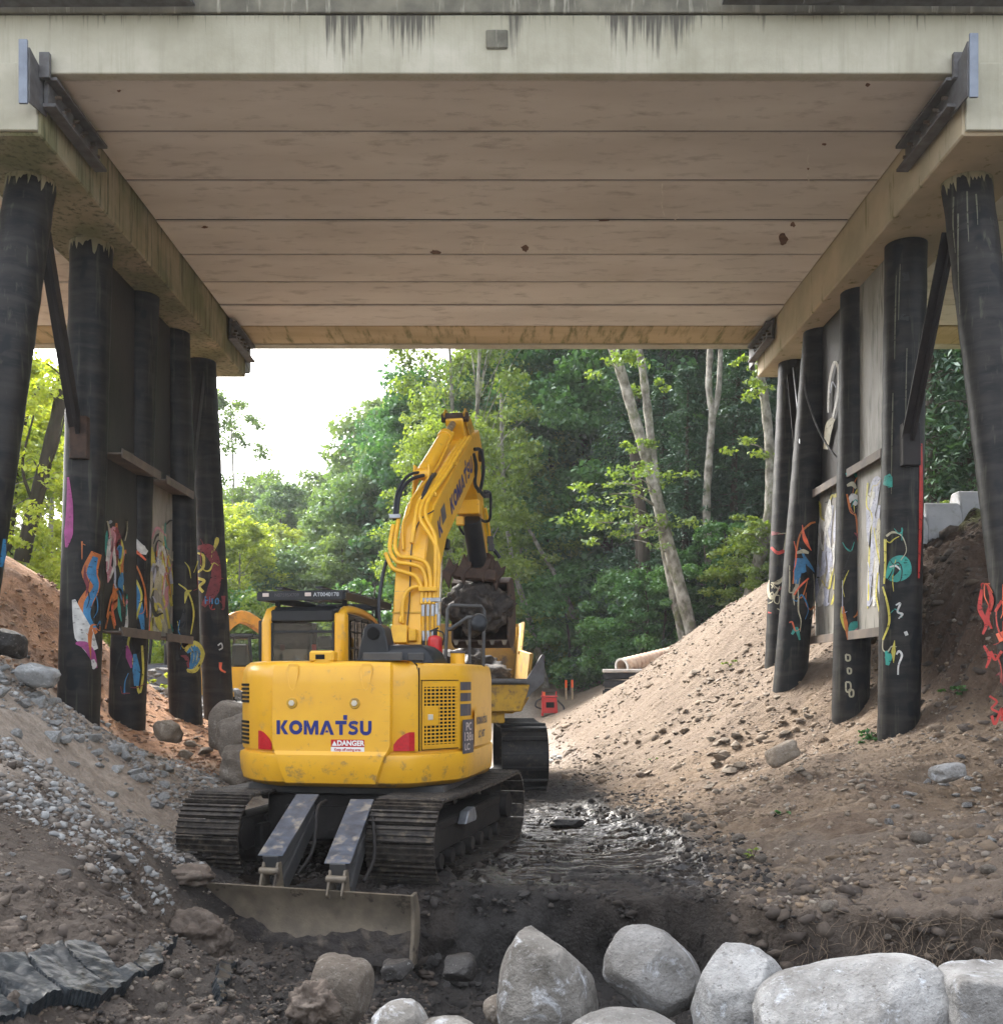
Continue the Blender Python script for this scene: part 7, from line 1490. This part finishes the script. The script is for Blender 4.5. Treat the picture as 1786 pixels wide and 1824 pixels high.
def make_tree(kind, seed, H, rx, base=.25, nclump=90, nleaf=110, leaf=.17, lean=(0, 0), trunk_r=.2, bark='bark_pale', name='tree', clump_r=.75, top=.35, gaps=.0):
    rg = np.random.RandomState(seed); rr = random.Random(seed)
    root = empty(name)
    axis_ = lambda t: Vector((lean[0] * t ** 1.2 + .25 * math.sin(t * 5 + seed) * t, lean[1] * t + .25 * math.cos(t * 4 + seed) * t, H * t))
    mb = MB(); n = 12; pts_ = [axis_(i / n * .95) for i in range(n + 1)]; mb.tube(pts_, [trunk_r * (1.25 if i == 0 else 1) * (1 - .88 * i / n) + .015 for i in range(n + 1)], 9)
    cen = []; rad = []
    if kind == 'cedar':
        levels = int(H * 1.7)
        for i in range(levels):
            t = base + (1 - base) * i / levels; L_ = rx * (1 - t) ** .75 * rr.uniform(.75, 1.1) + .25; c0 = axis_(t)
            for k in range(rr.randint(4, 6)):
                a = rr.uniform(0, 6.3); d = Vector((math.cos(a), math.sin(a), 0))
                for q in (.35, .65, 1.0): cen.append(c0 + d * L_ * q + Vector((0, 0, -.32 * L_ * q * q))); rad.append((.30 + .13 * rx) * (1.1 - .45 * q))
                if i % 2 == 0: mb.tube([c0, c0 + d * L_ * .5 + Vector((0, 0, -.04 * L_)), c0 + d * L_ + Vector((0, 0, -.3 * L_))], [.04, .025, .008], 4)
        cen = np.array(cen); rad = np.array(rad); V, Fq, lv = leafcloud(rg, cen, rad, nleaf, leaf, .9, .30, .30, .6)
    else:
        for k in range(nclump):
            for _ in range(30):
                t = rr.uniform(base, 1.02); env = math.sin(math.pi * min(1, max(0, (t - base) / (1.06 - base))) ** top) if 0 else (math.sin(math.pi * ((t - base + .06) / (1.14 - base)) ** .8)) ** .6
                a = rr.uniform(0, 6.3); r = rx * env * math.sqrt(rr.uniform(.12, 1.0)); c = axis_(t) + Vector((math.cos(a) * r, math.sin(a) * r, rr.uniform(-.3, .3)))
                g = vn3(np.array([c.x * .45]), np.array([c.y * .45]), np.array([c.z * .45]), seed)[0]
                if g > gaps: break
            cen.append(c); rad.append(clump_r * rr.uniform(.55, 1.25))
            if k % 4 == 0: 
                o_ = axis_(max(base * .7, t - rr.uniform(.10, .22))); mid = o_.lerp(c, .55) + Vector((0, 0, rr.uniform(.0, .4))); mb.tube([o_, mid, c], [trunk_r * .30 * (1.05 - t), trunk_r * .2 * (1.05 - t) + .008, .008], 5)
        cen = np.array(cen); rad = np.array(rad); V, Fq, lv = leafcloud(rg, cen, rad, nleaf, leaf, .6, .55)
    mb.build('trunk', M[bark], root, smooth=60)
    link('crown', fast_mesh('crown', V, Fq, LM[{'cedar': 'cedar'}.get(kind, kind)], False, {'lv': lv}), root)
    return root
HID = []
def put(proto, px, Y, py_base=None, s=1.0, label=None, cat='tree', group=None, rz=None, leafm=None, first=[set()]):
    if proto.name in first[0]: o = copy_tree(proto)
    else: first[0].add(proto.name); o = proto
    x = (px - 893) * Y / F; z = g1(x, Y) - .15 if py_base is None else EZ - (py_base - HZ) * Y / F
    o.location = (x, Y, z); o.scale = (s, s, s * rnd.uniform(.94, 1.06)); o.rotation_euler = (0, 0, rnd.uniform(0, 6.3) if rz is None else rz); tag(o, label, cat, group); GRP.setdefault((group, label), []).append((px, o)); return o
GRP = {}
A1 = make_tree('alder', 1, 15, 3.0, .28, 100, 120, .20, gaps=.42, trunk_r=.16, name='alder_tree'); A2 = make_tree('alder', 2, 17, 2.6, .30, 95, 120, .19, gaps=.45, trunk_r=.16, name='alder_tree'); A3 = make_tree('alder', 3, 13, 3.4, .2, 110, 120, .20, gaps=.4, trunk_r=.15, name='alder_tree')
P1 = make_tree('maple', 4, 14, 4.2, .12, 150, 130, .26, gaps=.35, trunk_r=.28, bark='bark_dark', name='maple_tree', clump_r=.95); P2 = make_tree('maple', 5, 16, 4.6, .15, 160, 130, .26, gaps=.38, trunk_r=.3, bark='bark_dark', name='maple_tree', clump_r=1.0)
C1 = make_tree('cedar', 6, 19, 3.6, .06, leaf=.34, nleaf=26, trunk_r=.3, bark='bark_dark', name='cedar_tree'); C2 = make_tree('cedar', 7, 15, 3.2, .05, leaf=.32, nleaf=28, trunk_r=.26, bark='bark_dark', name='cedar_tree')
G1_ = make_tree('gold', 8, 11, 3.6, .12, 130, 120, .24, gaps=.38, trunk_r=.15, name='birch_tree'); G2_ = make_tree('gold', 9, 13, 3.0, .2, 100, 110, .24, gaps=.42, trunk_r=.15, name='birch_tree')
F1 = make_tree('far', 10, 16, 4.8, .08, 150, 120, .36, gaps=.35, trunk_r=.3, bark='bark_dark', name='broadleaf_tree', clump_r=1.15); F2 = make_tree('far', 12, 14, 5.0, .06, 150, 120, .36, gaps=.35, trunk_r=.3, bark='bark_dark', name='broadleaf_tree', clump_r=1.2)
FC = make_tree('cedar', 13, 18, 2.8, .1, leaf=.42, nleaf=22, trunk_r=.25, bark='bark_dark', name='fir_tree')
SH = make_tree('alder', 14, 3.2, 1.5, .05, 46, 110, .15, gaps=.3, trunk_r=.04, name='bush', clump_r=.42); SM = make_tree('maple', 15, 4.0, 2.0, .03, 60, 110, .17, gaps=.3, trunk_r=.05, bark='bark_dark', name='bush', clump_r=.5)
gA = 'pale alders in the middle of the wood'; gM = 'dark maples right of the raised arm'; gC = 'dark cedars filling the slope on the right'; gF = 'hazy trees beyond the excavator cab'; gG = 'sunlit yellow-green trees on the left'
# far hazy line behind the cab
for px, Y, s in ((395, 92, 1.12), (440, 88, 1.05), (500, 84, .98), (545, 90, 1.08), (600, 80, .98), (520, 96, 1.15), (575, 94, 1.12), (460, 98, 1.15), (655, 82, 1.25), (700, 78, 1.4), (330, 80, .9), (270, 84, 1.0)): put(F1 if rnd.random() < .5 else F2, px, Y, None, s, 'hazy rounded broadleaf tree in the far row behind the cab', 'tree', gF)
for px, Y, s in ((420, 66, .62), (475, 62, .58), (530, 60, .60), (580, 64, .62), (645, 58, .84), (688, 56, .98), (610, 54, .6), (560, 52, .52), (500, 52, .50)): put(F2 if rnd.random() < .5 else F1, px, Y, None, s, 'hazy broadleaf tree standing in front of the far row', 'tree', gF)
for px, Y, s in ((405, 60, 1.0), (450, 64, .98), (390, 52, .86), (430, 50, .76), (520, 70, 1.0)): put(G2_ if rnd.random() < .5 else G1_, px, Y, None, s, 'yellow-green tree catching the light left of the cab', 'tree', gG)
put(A2, 412, 74, None, 1.22, 'tall thin tree rising above the yellow-green crowns beside the left pile', 'tree')
for px, Y, s, lb in ((604, 112, 1.28, 'leftmost of the three distant fir tips on the skyline'), (632, 118, 1.22, 'middle one of the three distant fir tips on the skyline'), (655, 110, 1.25, 'rightmost of the three distant fir tips on the skyline')): put(FC, px, Y, None, s, lb, 'tree', 'distant firs on the skyline')
# middle: alders rising left and right of the boom
for px, Y, s in ((745, 60, 1.22), (782, 54, 1.22), (715, 66, 1.22), (688, 70, 1.15)): put(P1, px, Y, None, s, 'blue-green tree rising behind the left side of the boom', 'tree', 'blue-green trees behind the boom')
for px, Y, s in ((800, 50, 1.22), (850, 44, 1.12), (905, 54, 1.35), (822, 42, .9), (940, 58, 1.3), (885, 52, 1.15), (925, 52, 1.1), (770, 42, .72), (745, 46, .66), (955, 55, 1.2), (870, 56, 1.35), (815, 60, 1.3)): put((A1, A2, A3)[rnd.randint(0, 2)], px, Y, None, s, 'light green alder in the loose stand behind boom and arm', 'tree', gA)
# right: maples and cedars
for px, Y, s in ((985, 52, 1.3), (1040, 53, 1.35), (960, 56, 1.3), (1010, 56, 1.35), (1085, 50, 1.15), (1100, 54, 1.25), (930, 60, 1.3), (1180, 46, 1.15), (1240, 52, 1.2)): put((P1, P2)[rnd.randint(0, 1)], px, Y, None, s, 'dense dark green maple on the wooded slope', 'tree', gM)
for px, Y, s in ((1130, 42, .85), (1190, 50, 1.15), (1235, 43, .95), (1290, 46, 1.1), (1330, 40, .9), (1380, 44, 1.1), (1270, 56, 1.3), (1345, 54, 1.3), (1150, 60, 1.3), (1420, 42, 1.0), (1310, 37, .62), (1220, 37, .55), (1370, 36, .6), (1460, 46, 1.1), (1090, 62, 1.3), (1180, 39, .6), (1400, 60, 1.4), (1210, 66, 1.45), (1300, 68, 1.5)): put((C1, C2)[rnd.randint(0, 1)], px, Y, None, s, 'dark drooping cedar on the steep wooded slope', 'tree', gC)
for px, Y, s in ((1660, 27, .75), (1700, 30, .95), (1630, 33, 1.0), (1735, 26, .7), (1680, 38, 1.1), (1600, 30, .85), (1560, 36, 1.0)): put((C1, C2)[rnd.randint(0, 1)], px, Y, None, s, 'cedar with hanging fronds behind the first right piles', 'tree', 'cedars behind the right piles')
# left: bright trees outside the bridge
for px, Y, s in ((40, 34, .85), (95, 38, 1.0), (-10, 30, .8), (130, 44, 1.0), (70, 50, 1.15), (10, 44, 1.1), (200, 40, .7), (290, 44, .75), (330, 50, .8), (160, 50, 1.0)): put((G1_, G2_)[rnd.randint(0, 1)], px, Y, None, s, 'bright yellow-green tree seen between the left piles', 'tree', 'bright trees between the left piles')
# undergrowth
for px, Y, s, k in ((965, 47, 1.0, 0), (1000, 48, 1.2, 0), (1035, 47, 1.2, 0), (940, 48, 1.0, 0), (1085, 44, 1.0, 1), (1120, 38, 1.0, 1), (1150, 36, .8, 1), (1180, 36, .8, 1), (1250, 36, .8, 1), (1290, 35, .8, 1), (1320, 34, .8, 0), (1345, 33, .7, 0), (1010, 44, 1.3, 1), (1060, 45, 1.3, 1), (900, 49, 1.2, 1), (860, 48, 1.2, 0), (1210, 37, .7, 1)):
    put((SH, SM)[k], px, Y, None, s, ('light green bush' if k == 0 else 'dark green bush') + ' in the undergrowth at the foot of the wood', 'bush', 'light bushes at the foot of the wood' if k == 0 else 'dark bushes at the foot of the wood')
for px, Y, s in ((420, 46, 1.1), (470, 44, 1.2), (520, 42, 1.1), (570, 42, 1.1), (620, 40, 1.1), (670, 42, 1.2), (380, 44, 1.1), (720, 40, 1.0)): put((SH, SM)[rnd.randint(0, 1)], px, Y, None, s * 1.2, 'bush at the wood edge behind the cab', 'bush', 'bushes at the wood edge behind the cab')
for px, Y, s in ((1655, 20.5, .16), (1680, 20.2, .2), (1705, 20.2, .18), (1725, 19.9, .15)):
    put(SH, px, Y, None, s, 'low yellow-green weed growing on top of the right bank', 'plant', 'weeds on top of the right bank')
# trunks that stand out
def bare_trunk(name, label, pts_, r0, r1, bark, tufts=(), leafk='alder', limbs=(), lrad=.7, moss=None):
    P = spline(pts_, 6); o = P[0]; root = thing(name, label, 'tree', o); n = len(P)
    mb = MB(); mb.tube([p - o for p in P], [r0 + (r1 - r0) * i / (n - 1) + .012 * math.sin(i * 1.7) for i in range(n)], 12); mb.build('trunk', M[bark], root, smooth=60)
    for lp in limbs:
        mb = MB(); q = spline(lp[0], 5); m_ = len(q); mb.tube([p - o for p in q], [lp[1] * (1 - .6 * i / (m_ - 1)) for i in range(m_)], 9); mb.build('limb', M[bark], root, smooth=60)
    for (tc, tr_) in tufts:
        q = min(P, key=lambda a: (a - tc).length + max(0, (a.z - tc.z + .2)) * 1.5); mid = q.lerp(tc, .5) + Vector((0, 0, .12)); mb = MB(); mb.tube([p - o for p in spline([q, mid, tc], 4)], [.035] + [.022] * 7 + [.008], 5); mb.build('limb', M[bark], root, smooth=60)
    if tufts:
        rg = np.random.RandomState(int(abs(o.x) * 100) % 1000); cen = np.array([list(t[0] - o) for t in tufts]); rad = np.array([t[1] for t in tufts]); sub = np.repeat(cen, 5, 0) + rg.normal(size=(len(cen) * 5, 3)) * np.repeat(rad, 5)[:, None] * np.array([.6, .6, .3])
        V, Fq, lv = leafcloud(rg, sub, np.repeat(rad * .55, 5), 34, .17, .8, .35); link('crown', fast_mesh('crown', V, Fq, LM[leafk], False, {'lv': lv}), root)
    return root
Y = 34.0
bare_trunk('leaning_alder', 'tall pale trunk leaning left, left one of the crossing pair', [pt(1240, 1160, Y), pt(1212, 1050, Y), pt(1180, 930, Y), pt(1155, 830, Y), pt(1130, 745, Y), pt(1108, 670, Y), pt(1085, 600, Y), pt(1060, 520, Y)], .225, .15, 'bark_pale',
           [(pt(1130, 850, 33), 1.0), (pt(1165, 930, 33.5), .9), (pt(1100, 900, 33), 1.1), (pt(1060, 930, 33), 1.0), (pt(1120, 960, 33.2), .8), (pt(1195, 940, 34), .6), (pt(1080, 860, 33), .7), (pt(1110, 640, 33), .8), (pt(1075, 645, 33), .7), (pt(1140, 790, 33.5), .5)], 'alder',
           [([pt(1165, 900, Y), pt(1130, 880, 33.5), pt(1085, 880, 33)], .05), ([pt(1175, 935, Y), pt(1140, 950, 33.4), pt(1100, 955, 33)], .045)])
bare_trunk('leaning_alder', 'pale trunk nearly upright behind the leaning one, right one of the crossing pair', [pt(1222, 1160, Y + .5), pt(1196, 1040, Y + .5), pt(1172, 900, Y + .6), pt(1163, 820, Y + .6), pt(1152, 720, Y + .6), pt(1143, 650, Y + .6), pt(1134, 600, Y + .6), pt(1125, 520, Y + .6)], .17, .12, 'bark_pale', [(pt(1180, 850, 35), .7), (pt(1150, 690, 35), .5)])
bare_trunk('forked_alder', 'straight pale trunk that forks into two high up, right of the crossing pair', [pt(1266, 1125, 36), pt(1261, 1000, 36), pt(1258, 900, 36), pt(1264, 800, 36), pt(1268, 740, 36), pt(1262, 690, 36), pt(1265, 610, 36), pt(1268, 520, 36)], .16, .10, 'bark_pale',
           [(pt(1245, 1040, 35.5), .7), (pt(1290, 1060, 35.5), .7)], 'maple', [([pt(1268, 745, 36), pt(1279, 700, 36), pt(1284, 610, 36), pt(1290, 520, 36)], .13)])
bare_trunk('curved_alder', 'curved mossy trunk beside the farthest right pile', [pt(1330, 1080, 33), pt(1348, 1010, 33), pt(1368, 930, 33), pt(1372, 860, 33), pt(1370, 790, 33), pt(1360, 700, 33), pt(1350, 640, 33), pt(1345, 520, 33)], .22, .12, 'bark_pale',
           [(pt(1335, 790, 32.5), .6), (pt(1330, 690, 32.5), .55), (pt(1332, 650, 32.5), .4), (pt(1325, 950, 32.5), .6), (pt(1340, 930, 32.3), .5), (pt(1310, 985, 32.5), .6), (pt(1335, 1040, 32.5), .6)], 'alder')
bare_trunk('leaning_alder', 'thin grey trunk leaning left just right of the bucket', [pt(974, 1234, 45), pt(955, 1150, 45), pt(935, 1080, 45), pt(920, 1030, 45), pt(905, 950, 45), pt(896, 850, 45), pt(892, 700, 45)], .17, .07, 'bark_pale', [(pt(915, 990, 44.5), 1.1), (pt(900, 900, 44.5), 1.2), (pt(945, 1010, 44.5), .8), (pt(880, 830, 44.5), 1.2)])
bare_trunk('leaning_alder', 'brownish leaning trunk with a second stem, above the black wrapped stack', [pt(1064, 1234, 45), pt(1040, 1150, 45), pt(1015, 1080, 45), pt(992, 1030, 45), pt(965, 985, 45), pt(940, 940, 45)], .15, .08, 'bark_pale', [(pt(985, 990, 44.5), 1.1), (pt(950, 950, 44.5), 1.1), (pt(930, 920, 44.5), 1.0)], 'alder', [([pt(1072, 1234, 44.8), pt(1055, 1170, 44.8), pt(1040, 1135, 44.8)], .12)])
bare_trunk('dark_tree_trunk', 'thick dark trunk in the shade left of the crossing pair', [pt(1152, 1175, 38), pt(1150, 1080, 38), pt(1146, 980, 38), pt(1140, 900, 38), pt(1130, 800, 38)], .25, .2, 'bark_dark')
bare_trunk('dark_tree_trunk', 'slimmer dark trunk standing against the thick dark one', [pt(1120, 1190, 38.5), pt(1130, 1110, 38.5), pt(1136, 1020, 38.5), pt(1134, 900, 38.5)], .14, .1, 'bark_dark')
bare_trunk('leaning_maple', 'dark trunk leaning right behind the second left pile', [pt(38, 1000, 30), pt(62, 900, 30), pt(92, 780, 30), pt(112, 690, 30), pt(125, 600, 30)], .22, .15, 'bark_dark', [(pt(60, 820, 29), .9), (pt(100, 850, 29), .8), (pt(70, 920, 29), .9), (pt(90, 700, 29), .9), (pt(60, 640, 29), .9), (pt(40, 960, 29), .6)], 'gold', [([pt(60, 900, 30), pt(40, 830, 29.5), pt(60, 740, 29)], .06), ([pt(75, 850, 30), pt(100, 800, 29.5), pt(120, 720, 29.5)], .05)])
bare_trunk('leaning_maple', 'dark upright trunk at the left edge behind the first pile', [pt(12, 1000, 32), pt(25, 880, 32), pt(40, 760, 32), pt(70, 690, 32)], .14, .07, 'bark_dark', [(pt(30, 800, 31), .9), (pt(20, 880, 31), .9)], 'gold')
ORD = 'first second third fourth fifth sixth seventh eighth ninth tenth eleventh twelfth thirteenth fourteenth fifteenth sixteenth seventeenth eighteenth nineteenth twentieth'.split()
for (g_n, lb), lst in GRP.items():
    if len(lst) > 1:
        for i, (_, o) in enumerate(sorted(lst, key=lambda q: q[0])): o['label'] = lb + ', ' + ORD[i] + ' from the left'
# leafy sprays lying on the right bank and against the piles
M['branchleaf'] = LM['maple']
def spray(label, px, py, size, n, seed, lm='maple', cat='branch', dz=.02):
    p = hit(px, py) or pt(px, py, 20); rg = np.random.RandomState(seed); V = []; Fq = []; mb = MB()
    rt = thing('leafy_branch', label, cat, p)
    cen = rg.normal(size=(n, 3)) * size * np.array([.5, .35, .12]) + np.array([0, 0, size * .18 + dz]); 
    v, f, lv = leafcloud(rg, cen, np.full(n, size * .16), 9, size * .22, 1.2, .3, .8)
    link('leaves', fast_mesh('leaves', v, f, LM[lm], False, {'lv': lv}), rt)
    for q in range(3): mb.tube([Vector((0, 0, 0)), Vector(cen[q % n]) * .6, Vector(cen[q % n])], [.008, .006, .003], 5)
    mb.build('stem', M['bark_dark'], rt)
spray('wilted leafy branch at the foot of the second right pile', 1560, 1322, .34, 16, 1); spray('dark leafy branch between the second right pile and the leaning slab', 1620, 1290, .26, 10, 2)
spray('wilted leafy branch behind the first right pile', 1712, 1238, .32, 10, 3); spray('small green sprig on the pale sand high on the right bank', 1302, 1188, .30, 6, 4, 'alder'); spray('green sprig at the foot of the bank beside the track prints', 1340, 1530, .18, 5, 5, 'alder')
spray('tiny green sprig on the sand above the floor', 1160, 1358, .16, 3, 6, 'alder'); spray('dark leaf cluster among the cobbles of the right bank', 1378, 1455, .2, 4, 7); spray('bright leafy twig hanging in the gap between the left piles', 285, 1222, .5, 6, 8, 'gold')
# ---------------------------------------------------------------- haze
mb = MB(); mb.box((10, 80, 24), (420, 190, 64)); hz = mb.build('haze', [bpy.data.materials.new('haze')], None); hm = hz.data.materials[0]; hm.use_nodes = True
n = hm.node_tree.nodes; n.remove(n['Principled BSDF']); pv = n.new('ShaderNodeVolumePrincipled'); pv.inputs['Density'].default_value = .0006; pv.inputs['Color'].default_value = (.93, .96, 1.0, 1); pv.inputs['Anisotropy'].default_value = 0.0
hm.node_tree.links.new(pv.outputs[0], n['Material Output'].inputs['Volume']); tag(hz, 'thin pale haze filling the valley', kind='stuff')
